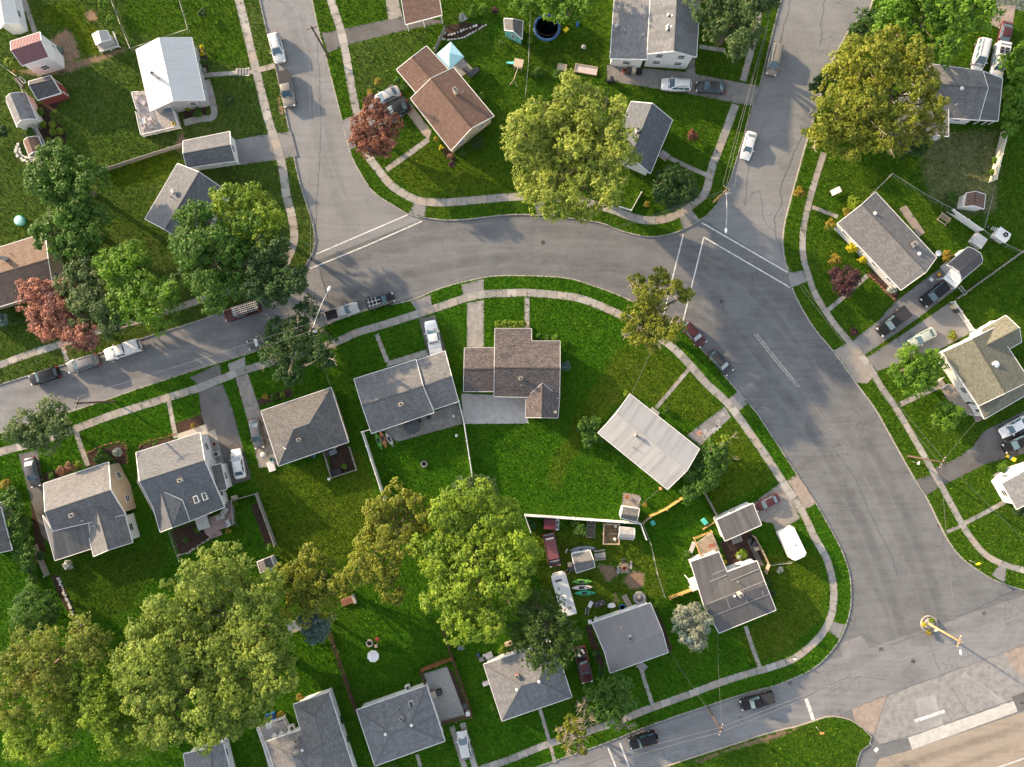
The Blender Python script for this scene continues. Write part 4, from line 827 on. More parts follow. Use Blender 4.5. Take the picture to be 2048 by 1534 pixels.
p = G(570, 889, 3.6); mb = MB(); mb.tube([p, p + Vector((0, 0, 2))], .03); q = p + Vector((0, 0, 2))
mb.tube([q + Vector((-.8, .5, 0)), q + Vector((.8, -.5, 0))], .025)
for s in (-.6, -.3, 0, .3, .6): mb.tube([q + Vector((s, -s * .62, 0)) + Vector((.3, .48, 0)) * (1 - .3 * s), q + Vector((s, -s * .62, 0)) - Vector((.3, .48, 0)) * (1 - .3 * s)], .018)
mb.build("aerial", STEEL, rf)
t, W_, rf = house("house", "grey house with two skylights, a long sunlit slope and a plank deck", "house", {"A0": (272, 905, 3.2), "A1": (400, 865, 3.2), "R0": (279, 963, 6.0), "R1": (409, 921, 6.0), "B0": (306, 1014, 4.4), "B1": (449, 1014, 3.1), "Bm": (381, 1042, 3.1), "Bn": (320, 1064, 3.0)}, ["A0 A1 R1 R0", "R0 R1 B1 Bm B0", "B0 Bm Bn"], SH_GREY2, SD_WHITE)
fix(t, rf, 362, 960, 5.4, "chimney", "chimney", .6, WHITE, .3, .4)
for q in ((392, 999), (409, 993)): fix(t, rf, *q, 4.3, "skylight", "skylight", 1.1, WHITE, -1.25)
fix(t, rf, 383, 1003, 4.1, "vent_pipe", "pipe", mat=flat("terracotta", (.4, .2, .12)))
t, W_, rf = house("dormer", "cross gable dormer at the back of the skylight house", "dormer", {"A0": (308, 1016, 3.5), "A1": (321, 1064, 3.1), "R0": (321, 981, 5.1), "R1": (345, 1055, 4.4), "B0": (364, 1000, 4.4), "B1": (380, 1042, 3.1)}, ["A0 A1 R1 R0", "R0 R1 B1 B0"], SH_GREY2, SD_WHITE, over=.2, hide=((330, 1000, 2.6), (345, 990, 2.6), (315, 998, 2.0)))
P = {"a": (422, 932, 2.9), "b": (442, 927, 2.5), "c": (454, 978, 2.5), "d": (434, 983, 2.9)}
t, W_, rf = house("porch_roof", "dark flat side porch roof of the skylight house beside the white sedan", "porch", P, ["a b c d"], ROLL, SD_WHITE, over=.12)
t, W_, rf = house("house", "tan walled house with a bright sunlit roof corner and tall gable end", "house", {"A0": (87, 967, 3.2), "A1": (217, 924, 3.2), "R0": (90, 1024, 6.2), "R1": (221, 980, 6.2), "B0": (105, 1062, 4.2), "B1": (251, 1029, 3.9)}, ["A0 A1 R1 R0", "R0 R1 B1 B0"], SH_GREY, SD_TAN)
fix(t, rf, 148, 1029, 5.4, "chimney", "chimney", .7, CONC3, .3, .6); fix(t, rf, 165, 1041, 4.7, "vent_pipe", "pipe", mat=WHITE)
P = {"a": (85, 1030, 3.9), "b": (105, 1060, 3.9), "c": (176, 1037, 3.9), "d": (184, 1097, 2.7), "e": (110, 1121, 2.7)}
t, W_, rf = house("house_wing", "flat grey rear wing of the tan walled house", "house", P, ["a b c d e"], ROLL, SD_TAN, over=.3)
P, F_ = gable((173, 1052), (187, 1113), (191, 1007), (217, 1100), (250, 1030), (265, 1085), 3.1, 5.3)
t, W_, rf = house("house_wing", "rear cross gable of the tan walled house, sunlit on its narrow slope", "house", P, F_, SH_GREY, SD_WHITE, hide=((182, 1030, 3), (220, 1018, 3)))
fix(t, rf, 190, 1052, 4.8, "vent_pipe", "pipe")
t, W_, rf = house("house", "stained pale metal roofed house beside the chalked driveway", "house", *gable((1260, 788), (1399, 898), (1233, 827), (1374, 941), (1196, 866), (1335, 979), 2.8, 4.3), MET_PALE, SD_WHITE, ribs=None)
fix(t, rf, 1273, 872, 4.1, "chimney", "chimney", .5, WHITE, -.65, .5); fix(t, rf, 1267, 895, 3.6, "vent_pipe", "pipe", mat=DGREY)
P = {"a": (1433, 1040, 2.7), "b": (1506, 1007, 2.8), "c": (1523, 1050, 2.8), "d": (1450, 1082, 2.7)}
t, W_, rf = house("garage", "garage with swirled dark flat roof and a blue side wall", "garage", P, ["a b c d"], metalroof("ponded_roll_roof", (.08, .08, .082), .6, (.16, .158, .155), .75), SD_WHITE, over=.15)
P = {"a": (1381, 1124, 3.0), "b": (1438, 1104, 3.0), "m": (1454, 1144, 3.1), "n": (1514, 1122, 3.0), "r1": (1532, 1170, 3.7), "r0": (1408, 1212, 3.7), "c": (1552, 1220, 3.0), "d": (1438, 1266, 3.0)}
t, W_, rf = house("house", "L shaped house with dark seamed flat roof by the blue tinted spruce", "house", P, ["a b m n r1 r0", "r0 r1 c d"], ROLL2, SD_WHITE, over=.2, ridge=False)
fix(t, rf, 1477, 1186, 3.7, "chimney", "chimney", .55, flat("cream_block", (.5, .42, .32)), .3, 1.3); fix(t, rf, 1469, 1192, 3.6, "roof_fan", "fan", .4); fix(t, rf, 1475, 1163, 3.6, "vent_pipe", "pipe", mat=STEEL)
seam = MB()
for a, b in (((1400, 1158), (1449, 1139)), ((1403, 1168), (1452, 1149)), ((1417, 1203), (1525, 1160)), ((1427, 1229), (1536, 1186)), ((1449, 1192), (1458, 1214)), ((1483, 1178), (1492, 1203)), ((1516, 1164), (1524, 1188)), ((1460, 1160), (1520, 1135))):
    A_, B_ = G(*a, 3.0), G(*b, 3.0); d_ = (B_ - A_).normalized(); q = Vector((-d_.y, d_.x, 0)) * .08
    tri = [(W_["a"], W_["b"], W_["m"], W_["n"], W_["r1"], W_["r0"]), (W_["r0"], W_["r1"], W_["c"], W_["d"])]
    def zz(p):
        e0, e1 = W_["r0"], W_["r1"]; dd = (e1 - e0); dd.z = 0; dd.normalize(); off = abs((p.x - e0.x) * -dd.y + (p.y - e0.y) * dd.x)
        return 3.7 - .7 * min(1, off / 4.6) + .05
    V = [A_ - q, A_ + q, B_ + q, B_ - q]; seam.face([(p.x, p.y, zz(p)) for p in V])
props(seam.build("seam", flat("seam_tape", (.2, .2, .2), .8), rf), kind="stuff")
t, W_, rf = house("house", "ribbed grey metal roofed house by the lawn camp and kayaks", "house", *gable((1184, 1246), (1301, 1206), (1209, 1304), (1325, 1264), (1220, 1346), (1336, 1305), 2.7, 3.9), MET_GREY, SD_WHITE, ribs=.26)
fix(t, rf, 1260, 1276, 3.8, "chimney", "chimney", .65, WHITE, 1.8, .35); fix(t, rf, 1242, 1254, 3.4, "vent_pipe", "pipe")
t, W_, rf = house("house", "blue grey hipped house partly under the drooping spruce", "house", *hip((967, 1329), (1107, 1281), (1144, 1394), (1004, 1442), (1043, 1371), (1077, 1363), 2.7, 4.6), SH_WORN, SD_WHITE, cap=SH_OLDGREY)
fix(t, rf, 1078, 1363, 4.5, "roof_fan", "fan", .5); fix(t, rf, 1034, 1379, 4.1, "roof_fan", "fan", .5); fix(t, rf, 1034, 1350, 3.9, "chimney", "chimney", .5, BRICKR, .3, .6)
t, W_, rf = house("house", "blue grey hipped house beside the gravel court and brown fence", "house", *hip((713, 1420), (853, 1371), (890, 1482), (750, 1532), (782, 1467), (817, 1455), 2.7, 4.6), SH_WORN, SD_WHITE, cap=SH_OLDGREY)
fix(t, rf, 803, 1435, 4.0, "chimney", "chimney", .6, CONC2, .9, .3); fix(t, rf, 771, 1468, 4.3, "roof_fan", "fan", .5); fix(t, rf, 823, 1450, 4.4, "roof_fan", "fan", .5); fix(t, rf, 823, 1410, 3.5, "skylight", "skylight", 1.2, LGREY, -1.3); fix(t, rf, 799, 1418, 3.5, "vent_pipe", "pipe", mat=BLACKM)
P = {"a": (587, 1409, 2.8), "b": (658, 1384, 2.8), "c": (724, 1590, 2.8), "v": (601, 1460, 2.8), "w": (531, 1484, 2.8), "w2": (566, 1590, 2.8), "r0": (630, 1433, 4.4), "j": (646, 1488, 4.4), "k": (600, 1516, 4.4), "k2": (650, 1590, 4.4)}
t, W_, rf = house("house", "grey hipped house with a railed corner deck under the big light tree", "house", P, ["a b r0", "b c k2 j r0", "a r0 j v", "v j k w", "w k k2 w2", "j k2 k"], SH_GREY, SD_WHITE, cap=SH_OLDGREY)
for q in ((593, 1480, 4.0), (594, 1492, 4.0), (591, 1510, 3.9)): fix(t, rf, *q, "chimney", "chimney", .35, CONC2, .5, .3)
fix(t, rf, 605, 1500, 4.3, "roof_fan", "fan", .4)
P, F_ = gable((367, 1508), (380, 1600), (420, 1496), (433, 1590), (446, 1484), (470, 1580), 2.6, 3.4)
t, W_, rf = house("house", "pale grey roofed white house mostly under the big light tree", "house", P, F_, SH_OLDGREY, SD_WHITE)
P, F_ = gable((-60, 1010), (-40, 1112), (-20, 1005), (0, 1105), (2, 1016), (24, 1100), 2.7, 3.6)
t, W_, rf = house("house", "flat grey roofed house at the picture edge behind the long hedge", "house", P, F_, ROLL, SD_GREY)
t, W_, rf = house("shed", "tan and grey roofed shed beside its little paved pad by the white fence", "shed", *gable((1246, 1013), (1279, 1018), (1243, 1029), (1276, 1034), (1241, 1036), (1273, 1044), 2.0, 2.8), SH_TAUPE, SD_WHITE, .08, win=False)
t, W_, rf = house("shed", "grey shingled shed among lawn clutter with a boat leaning behind", "shed", *gable((1143, 1108), (1180, 1101), (1148, 1129), (1187, 1120), (1153, 1146), (1190, 1134), 2.0, 2.9), SH_GREY, SD_WHITE, .1, win=False)
gambrel("shed", "small ribbed grey metal shed beside the dirt floored pen", (1239, 1067), (1269, 1070), 1.75, (1.4, 1.9, 2.1), MET_PALE, SD_GREY, ribs=.25)
t, W_, rf = house("shed", "little tan shed by the garden fence under the golden tree", "shed", *gable((514, 1124), (521, 1146), (528, 1119), (534, 1140), (541, 1114), (549, 1135), 2.0, 2.6), SH_TAUPE, SD_GREY, .08, win=False)
# ================================================================ trees and shrubs
LF = {
 "maple": leafmat("maple_leaf", (.030, .085, .015), (.115, .235, .030), (.075, .19, .020)),
 "lime": leafmat("lime_leaf", (0.063, 0.139, 0.014), (0.292, 0.404, 0.031), (0.181, 0.292, 0.025)),
 "gold": leafmat("gold_leaf", (.066, .118, .013), (.32, .34, .036), (.20, .22, .024)),
 "pale": leafmat("pale_leaf", (0.083, 0.146, 0.025), (0.390, 0.445, 0.070), (0.236, 0.320, 0.042)),
 "pale2": leafmat("bright_leaf", (.066, .140, .019), (.32, .40, .065), (.20, .28, .04)),
 "copper": leafmat("copper_leaf", (0.083, 0.042, 0.039), (0.361, 0.153, 0.090), (0.166, 0.104, 0.097)),
 "rose": leafmat("rose_leaf", (0.137, 0.063, 0.055), (0.524, 0.251, 0.171), (0.228, 0.137, 0.125)),
 "purple": leafmat("purple_leaf", (0.042, 0.023, 0.031), (0.153, 0.070, 0.070), (0.083, 0.049, 0.056)),
 "deep": leafmat("deep_leaf", (0.019, 0.058, 0.019), (0.076, 0.153, 0.036), (0.049, 0.119, 0.031)),
 "fresh": leafmat("fresh_leaf", (0.042, 0.119, 0.011), (0.181, 0.334, 0.025), (0.112, 0.251, 0.019)),
 "linden": leafmat("linden_leaf", (0.027, 0.076, 0.023), (0.153, 0.215, 0.070), (0.083, 0.160, 0.049)),
 "blue": leafmat("blue_needle", (0.042, 0.090, 0.083), (0.209, 0.320, 0.278), (0.139, 0.222, 0.195)),
 "cream": leafmat("cream_needle", (.12, .16, .12), (.46, .47, .34), (.20, .30, .30)),
 "needle": leafmat("green_needle", (0.023, 0.056, 0.014), (0.112, 0.188, 0.033), (0.063, 0.125, 0.023)),
 "rust": leafmat("rust_needle", (0.063, 0.108, 0.016), (0.251, 0.308, 0.039), (0.194, 0.194, 0.028)),
 "yellow": leafmat("yellow_leaf", (0.278, 0.278, 0.017), (0.700, 0.640, 0.027)),
 "orange": leafmat("orange_leaf", (0.137, 0.137, 0.023), (0.479, 0.342, 0.046), (0.148, 0.274, 0.034)),
 "flower": leafmat("white_blossom", (0.139, 0.222, 0.070), (0.700, 0.700, 0.700)), "pink": leafmat("pink_blossom", (0.070, 0.125, 0.027), (0.556, 0.278, 0.222)),
}
BARK = wood("bark", (.13, .10, .075)); PALEBARK = wood("pale_bark", (.34, .29, .22))
def leaves(name, mat, lobes, seed, leaf=.32, cover=1.0, clump=.36, parent=None, up=.35, spiky=0.0):
    """lobes: (x, y, z, r, rz). Each lobe carries billows, each billow clusters, each cluster a few leaf quads; tone varies by billow and cluster."""
    g = np.random.default_rng(seed); PP = []; NN = []; TT = []
    def dirs(n, low):
        d = g.normal(size=(n, 3)); d /= np.linalg.norm(d, axis=1)[:, None]; d[:, 2] = np.where(d[:, 2] < low, -d[:, 2], d[:, 2]); return d
    for (x, y, z, r, rz) in lobes:
        rb = float(np.clip(r * clump, .16, 1.45)); rc = float(np.clip(rb * .30, .07, .36)); nb = max(5, int(cover * 2.7 * (r / rb) ** 2))
        d = dirs(nb, -.2); rad = g.uniform(.52, 1.0, nb) * np.where(g.random(nb) < .12, 1.1, 1.0)
        B = np.array([x, y, z]) + d * np.array([r, r, rz]) * (rad * (1 - rb / r * .45))[:, None]; sb = g.uniform(.45, 1.25, nb); tb = g.normal(.42, .20, nb)
        nc = max(4, int(1.5 * (rb / rc) ** 2 * min(cover, 1.1))); bi = np.repeat(np.arange(nb), nc); m = len(bi)
        e = dirs(m, -.3) + d[bi] * .35; e /= np.linalg.norm(e, axis=1)[:, None]
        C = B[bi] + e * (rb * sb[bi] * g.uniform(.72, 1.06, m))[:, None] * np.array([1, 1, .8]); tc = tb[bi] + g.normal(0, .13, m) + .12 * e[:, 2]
        if spiky: C += d[bi] * (g.random(m)[:, None] ** 2) * spiky
        k = max(4, int(8 * (rc / leaf) ** 1.2)); ci = np.repeat(np.arange(m), k); q = len(ci); f = dirs(q, -.25)
        PP.append(C[ci] + f * (rc * g.uniform(.35, 1.25, q))[:, None]); NN.append(f * .55 + e[ci] * .5 + np.array([0, 0, up]) + g.normal(size=(q, 3)) * .35); TT.append(np.clip(tc[ci] + g.normal(.04, .13, q), 0, 1))
    P = np.concatenate(PP); Nn = np.concatenate(NN); T = np.concatenate(TT)
    ok = P[:, 2] > .05; P, Nn, T = P[ok], Nn[ok], T[ok]; m = len(P); S = leaf * g.uniform(.65, 1.3, m)
    Nn /= np.linalg.norm(Nn, axis=1)[:, None]
    a = np.cross(Nn, g.normal(size=(m, 3))); a /= np.linalg.norm(a, axis=1)[:, None]; b = np.cross(Nn, a)
    h = (S * .5)[:, None]; w_ = (S * .32)[:, None]; bend = Nn * (S * -.10)[:, None]
    V = np.empty((m, 4, 3)); V[:, 0] = P - a * h + bend; V[:, 1] = P + b * w_; V[:, 2] = P + a * h + bend; V[:, 3] = P - b * w_
    off = ORG.get(parent.name) if parent is not None else None
    if off is not None: V -= np.array(off)
    me = bpy.data.meshes.new(name); me.vertices.add(4 * m); me.vertices.foreach_set("co", V.astype(np.float32).ravel())
    me.loops.add(4 * m); me.loops.foreach_set("vertex_index", np.arange(4 * m, dtype=np.int32))
    me.polygons.add(m); me.polygons.foreach_set("loop_start", np.arange(0, 4 * m, 4, dtype=np.int32))
    at = me.attributes.new("tint", 'FLOAT', 'FACE'); at.data.foreach_set("value", T.astype(np.float32))
    me.materials.append(mat); me.update(calc_edges=True)
    return link(name, me, parent), m
NLEAF = [0]
def tree(name, label, cat, lobes, kind, h, leaf=.42, cover=1.0, group=None, bark=None, clump=.36, squash=.78, crown="crown", trunk=True, spiky=0.0, seed=None, bare=0, up=.35, base=.3):
    """lobes: (px, py, radius px[, top height]) as the drone sees them; h top of the tree in metres"""
    seed = seed or (int(lobes[0][0] * 13 + lobes[0][1] * 7) % 99991)
    L = []; rr = random.Random(seed)
    for q in lobes:
        px, py, r = q[:3]; top = q[3] if len(q) > 3 else h * rr.uniform(.86, 1.0)
        r_ = 1.07 * r / PX * (1 - top * .8 / H); rz = min(r_ * squash, top * .48); z = top - rz; c = G(px, py, z + rz * .3)
        L.append((c.x, c.y, z, r_, rz))
    W_ = sum(l[3] ** 2 for l in L); bx = sum(l[0] * l[3] ** 2 for l in L) / W_; by = sum(l[1] * l[3] ** 2 for l in L) / W_
    t = thing(name, label, cat, (bx, by, 0), group=group)
    if leaf > .3: leaf = .30 + (leaf - .3) * .35
    o, m = leaves(crown, LF[kind], L, seed, leaf, cover, clump, t, spiky=spiky, up=up); NLEAF[0] += m
    if trunk:
        mb = MB(); R0 = max(.05, .028 * h + .006 * h * len(L) ** .5); zt = max(.5, h * base)
        mb.tube([(bx, by, -.1), (bx + rr.uniform(-.1, .1), by, zt * .5), (bx, by, zt)], [R0 * 1.35, R0, R0 * .85], 8)
        for l in L:
            e = Vector((l[0], l[1], l[2] + l[4] * .35)); s = Vector((bx, by, zt)); k = s.lerp(e, .5) + Vector((rr.uniform(-.3, .3), rr.uniform(-.3, .3), .25)) * min(1, l[3] * .4)
            mb.tube([s - Vector((0, 0, .15)), k, e], [R0 * .6, R0 * .4, R0 * .14], 6)
            for j in range(5):
                a = rr.uniform(0, 6.28); f = k.lerp(e, rr.uniform(.2, 1)); mb.tube([f, f + Vector((math.cos(a) * .4, math.sin(a) * .4, .22)) * l[3], f + Vector((math.cos(a + .3) * .8, math.sin(a + .3) * .8, .3)) * l[3]], [R0 * .22, R0 * .14, .02], 5)
        mb.build("trunk", bark or BARK, t)
    if bare:
        mb = MB()
        for j in range(bare):
            l = L[j % len(L)]; a = rr.uniform(0, 6.28); s = Vector((l[0], l[1], l[2])); e = s + Vector((math.cos(a) * l[3] * rr.uniform(.8, 1.3), math.sin(a) * l[3] * rr.uniform(.8, 1.3), l[4] * rr.uniform(.5, 1.15)))
            k = s.lerp(e, .5) + Vector((rr.uniform(-.4, .4), rr.uniform(-.4, .4), .3)); mb.tube([(bx, by, .3 * h), s, k, e], [.09, .07, .05, .02], 5)
            for q in range(6):
                f = k.lerp(e, rr.random()); b = a + rr.uniform(-1.1, 1.1); mb.tube([f, f + Vector((math.cos(b), math.sin(b), .25)) * rr.uniform(.4, 1.1)], [.03, .012], 4)
        mb.build("bare_twigs", PALEBARK, t)
    return t
T = tree
G1 = "mature trees shading the street beside the copper tree"
T("maple_tree", "dark green tree behind the grey ranch house, upper of a touching pair", "tree", [(120, 350, 62), (85, 365, 42), (165, 365, 48), (105, 320, 35), (140, 400, 48)], "maple", 10, .45)
T("maple_tree", "dark green tree between the ranch house and brown roofed house, lower of a touching pair", "tree", [(145, 455, 62), (185, 450, 42), (105, 470, 42), (160, 420, 45), (150, 490, 35)], "maple", 9.5, .45)
T("maple_tree", "broad dark green tree covering the low end of the grey ranch house", "tree", [(430, 490, 72), (390, 455, 48), (410, 540, 62), (375, 500, 42), (470, 545, 52), (440, 590, 40), (402, 420, 24), (465, 470, 50)], "maple", 11, .45)
T("maple_tree", "yellow green tree rising behind the broad dark tree at the street corner", "tree", [(495, 425, 58), (535, 430, 35), (455, 405, 35), (520, 470, 45), (480, 450, 40)], "lime", 9.5, .42)
T("maple_tree", "round dark tree on the corner beside the crosswalk lines", "tree", [(552, 540, 60), (530, 580, 42), (580, 565, 40), (545, 500, 40), (520, 535, 40)], "deep", 10, .42)
T("copper_tree", "large copper red leaved tree before the brown roofed house", "tree", [(95, 600, 48), (70, 585, 32), (120, 640, 52), (150, 670, 40), (90, 640, 38), (130, 585, 26, 6), (175, 668, 25)], "rose", 9, .36)
T("linden_tree", "rounded grey green tree next to the copper red tree", "tree", [(175, 570, 52), (165, 540, 34), (195, 620, 50), (225, 640, 36), (160, 600, 30)], "linden", 9.5, .32)
T("ash_tree", "bright yellow green tree between the grey green tree and the street corner trees", "tree", [(245, 545, 52), (285, 570, 55), (225, 530, 34), (310, 615, 46), (270, 510, 32), (265, 610, 45), (335, 590, 26)], "fresh", 10, .42)
T("street_tree", "ragged tree with bare twigs around the lamp pole by the silver pickup", "tree", [(590, 690, 52), (555, 665, 34), (545, 705, 34), (635, 690, 34), (610, 625, 32), (580, 735, 36), (640, 720, 26)], "deep", 8.5, .36, .85, bare=16)
T("street_tree", "olive crowned tree beside the street pole above the tan walled house", "tree", [(65, 855, 42), (105, 830, 42), (35, 865, 28), (125, 850, 28), (85, 880, 32)], "linden", 7, .32)
T("copper_tree", "copper maple half covering the two cars in the driveway", "tree", [(748, 250, 42), (765, 285, 30), (725, 265, 32), (775, 245, 28), (745, 215, 24), (740, 295, 24)], "copper", 7, .32)
T("plane_tree", "huge pale yellow green tree over the dark blue roofed house", "tree", [(1135, 290, 85), (1080, 250, 65), (1190, 240, 70), (1060, 310, 62), (1210, 310, 66), (1100, 370, 66), (1185, 375, 62), (1140, 200, 55), (1045, 265, 40), (1240, 270, 35), (1110, 405, 32), (1220, 370, 38)], "pale", 15, .50, .95)
T("shrub_tree", "round dark tree beside the curved path of the dark blue roofed house", "tree", [(1350, 372, 40), (1330, 355, 26), (1375, 385, 26), (1345, 400, 24), (1320, 385, 18)], "deep", 4.5, .32)
T("oak_tree", "huge golden tree overhanging the old cracked street", "tree", [(1740, 125, 62), (1690, 165, 60), (1660, 230, 48), (1720, 220, 65), (1790, 170, 62), (1700, 275, 52), (1770, 270, 50), (1640, 270, 28), (1850, 165, 28), (1835, 105, 30), (1870, 205, 26), (1800, 235, 34), (1780, 95, 40)], "gold", 14, .45, .95, bare=8)
T("oak_tree", "sparse golden green tree leaning over the white wing, beside the huge golden tree", "tree", [(1840, 235, 32), (1860, 265, 28), (1830, 275, 30), (1875, 235, 18), (1800, 285, 24)], "gold", 7, .36, .7, bare=8)
T("maple_tree", "bright green tree above the huge golden tree at the upper edge", "tree", [(1830, 30, 75), (1790, 60, 40), (1870, 60, 50), (1910, 40, 48), (1950, 20, 45), (1885, 95, 34), (1790, 5, 45), (1850, -30, 70), (1930, -30, 60)], "fresh", 13, .48)
T("small_tree", "dark low tree under the lower edge of the huge golden tree", "tree", [(1655, 160, 26), (1635, 170, 18), (1740, 40, 30, 5), (1715, 60, 20, 4)], "deep", 5, .34, .8)
T("small_tree", "dark bushy tree below the sparse golden branches by the white wing", "tree", [(1810, 290, 26), (1785, 270, 20), (1840, 290, 22)], "deep", 4, .32, .8)
T("maple_tree", "dark green tree beside the white two storey house at the top", "tree", [(1450, 35, 52), (1490, 60, 40), (1470, 95, 24), (1410, 5, 35), (1500, 15, 45), (1530, 5, 26)], "linden", 10, .42)
T("willow_tree", "green tree at the top edge above the trampoline", "tree", [(1130, 10, 40), (1165, 8, 30), (1150, -25, 55), (1095, -10, 30)], "fresh", 9, .38)
T("small_tree", "small bright tree at the top edge beside the willowy tree", "tree", [(1055, 10, 26), (1040, -8, 24), (1075, 2, 18)], "fresh", 4, .3)
T("leaning_tree", "thin autumn tinted tree leaning over the bend by the maroon car", "tree", [(1290, 585, 26), (1275, 560, 16), (1320, 555, 22), (1345, 575, 20), (1370, 590, 16), (1285, 620, 32), (1300, 655, 38), (1335, 665, 32), (1270, 660, 24), (1320, 600, 24), (1290, 685, 26), (1262, 640, 20)], "gold", 9, .32, .95, bare=22, seed=77)
T("round_tree", "round green tree beside the white house with two roof wings", "tree", [(1830, 738, 42), (1805, 745, 28), (1855, 725, 30), (1830, 770, 26), (1850, 755, 24), (1820, 715, 24)], "fresh", 5.5, .34)
T("round_tree", "small round green tree on the lawn below the white house with wings", "tree", [(1896, 832, 26), (1880, 842, 18), (1912, 828, 18), (1896, 852, 15), (1890, 815, 15)], "fresh", 4, .3)
T("large_maple", "huge light yellow green tree filling the lower left", "tree", [(430, 1195, 85), (360, 1230, 75), (500, 1240, 80), (310, 1300, 75), (420, 1300, 90), (540, 1300, 62), (480, 1380, 80), (370, 1390, 75), (560, 1360, 40), (420, 1440, 60), (300, 1390, 55), (520, 1180, 48), (260, 1340, 48), (450, 1130, 45), (330, 1450, 50), (400, 1150, 45), (470, 1300, 60), (360, 1340, 60)], "pale2", 15, .46, .95, seed=31)
T("locust_tree", "yellow green tree behind the corner logo, between rust needled spruce and huge light tree", "tree", [(190, 1360, 62), (140, 1400, 55), (240, 1400, 52), (200, 1430, 55), (120, 1450, 55), (250, 1460, 55), (60, 1470, 60)], "lime", 11, .42)
T("spruce_tree", "rust tinted spruce with pointed boughs beneath the clipped dome tree", "tree", [(90, 1310, 62), (40, 1340, 50), (140, 1280, 48), (30, 1400, 48), (175, 1255, 34), (90, 1380, 50), (190, 1290, 30)], "rust", 12, .34, .9, spiky=1.5, crown="crown")
T("dome_tree", "clipped dome shaped green tree on the lawn above the spruce", "tree", [(72, 1220, 46), (60, 1205, 32), (90, 1225, 30), (62, 1245, 30)], "maple", 4.5, .26, 1.2, squash=.7)
T("honey_locust", "golden olive tree at the lower end of the white privacy fence", "tree", [(795, 1000, 36), (830, 1010, 28), (765, 1055, 42), (800, 1070, 48), (745, 1100, 42), (760, 1140, 44), (720, 1140, 32), (780, 1180, 32), (845, 1040, 30), (750, 1020, 24)], "gold", 11, .38)
T("large_maple", "large bright green tree in the middle behind the golden olive tree", "tree", [(950, 1000, 48), (910, 1050, 62), (985, 1050, 60), (870, 1110, 46), (945, 1120, 78), (1030, 1100, 50), (1010, 1160, 58), (900, 1190, 58), (960, 1220, 55), (920, 1250, 42), (1040, 1150, 32), (890, 1020, 35), (980, 1260, 28)], "lime", 14, .52, .95)
T("small_tree", "darker round tree tucked behind the top of the large bright green tree", "tree", [(955, 985, 36), (975, 1000, 26), (930, 975, 22)], "linden", 8, .34)
T("honey_locust", "golden tree above the small playset by the huge light tree", "tree", [(615, 1140, 38), (650, 1165, 42), (590, 1165, 35), (640, 1210, 40), (600, 1210, 38), (680, 1170, 28), (620, 1110, 24), (570, 1150, 24)], "gold", 9, .36, .9)
T("blue_spruce", "small blue spruce at the end of the dark slatted fence", "tree", [(630, 1250, 28), (615, 1240, 20), (645, 1240, 18), (628, 1272, 16)], "blue", 6, .28, spiky=.5)
T("spruce_tree", "drooping dark green spruce over the corner of the hipped house", "tree", [(1090, 1270, 46), (1060, 1250, 34), (1120, 1240, 32), (1095, 1310, 34), (1060, 1290, 28), (1130, 1285, 26), (1075, 1215, 30)], "needle", 12, .34, .9, spiky=1.6)
T("small_tree", "rounded green tree before the ribbed metal roofed house", "tree", [(1222, 1395, 40), (1195, 1380, 28), (1250, 1400, 26), (1225, 1430, 26), (1200, 1415, 22), (1245, 1370, 20)], "maple", 5.5, .34, .85)
T("sapling", "straggly yellow tree with bare twigs by the crosswalk end", "tree", [(1140, 1450, 20), (1160, 1470, 16), (1125, 1470, 14), (1135, 1490, 12), (1165, 1500, 12), (1150, 1455, 18)], "gold", 5, .26, .8, bare=26, seed=9)
T("sapling", "thin bare twigged sapling beside the yellow straggly tree", "tree", [(1175, 1440, 12), (1250, 1450, 12, 2.5), (1170, 1410, 12)], "linden", 4, .22, .25, bare=22)
T("cream_spruce", "round cream and blue tinted spruce beside the dark flat roofed house", "tree", [(1385, 1250, 32), (1365, 1235, 20), (1405, 1245, 22), (1390, 1275, 24), (1370, 1270, 18), (1390, 1225, 20)], "cream", 6, .24, 1.1, spiky=.25)
T("lilac_bush", "wide dark bush at the end of the pale metal roofed house", "bush", [(1410, 925, 28), (1395, 960, 32), (1430, 900, 24), (1375, 985, 20), (1440, 930, 18), (1420, 955, 22)], "maple", 3.5, .3, trunk=False)
T("lilac_bush", "yellow green bush at the corner by the chalked driveway", "bush", [(1440, 895, 18), (1452, 880, 12), (1430, 915, 14), (1455, 915, 12)], "lime", 3.2, .26, .7, trunk=False, bare=6)
T("lilac_bush", "leafy dark bush at the left end of the pale metal roofed house", "bush", [(1180, 862, 20), (1165, 850, 14), (1195, 875, 14), (1175, 885, 12), (1192, 845, 14)], "maple", 2.5, .28, trunk=False)
T("purple_tree", "round purple leaved shrub on the lawn of the long ranch house", "tree", [(1690, 560, 28), (1672, 550, 17), (1708, 555, 17), (1690, 580, 16)], "purple", 3, .24)
T("hedge", "long thick hedge between the flat roofed house and the dark drive", "hedge", [(28, 1015, 22), (35, 1045, 26), (42, 1075, 26), (48, 1105, 22), (22, 990, 18), (55, 1130, 16)], "maple", 3, .3, 1.1, trunk=False)
T("hedge", "overgrown green hedge beside the parked van and grey drive at the right edge", "hedge", [(2020, 120, 22), (2035, 150, 24), (2025, 190, 24), (2020, 225, 22), (2040, 100, 18), (2015, 255, 18), (2045, 215, 20)], "fresh", 3, .3, trunk=False)
T("hedge", "clipped yellow green hedge under the front gable of the brown shingled house", "hedge", [(996, 649, 8), (1008, 648, 8), (1020, 649, 8), (1032, 649, 8), (1044, 649, 8)], "lime", 1.2, .18, trunk=False)
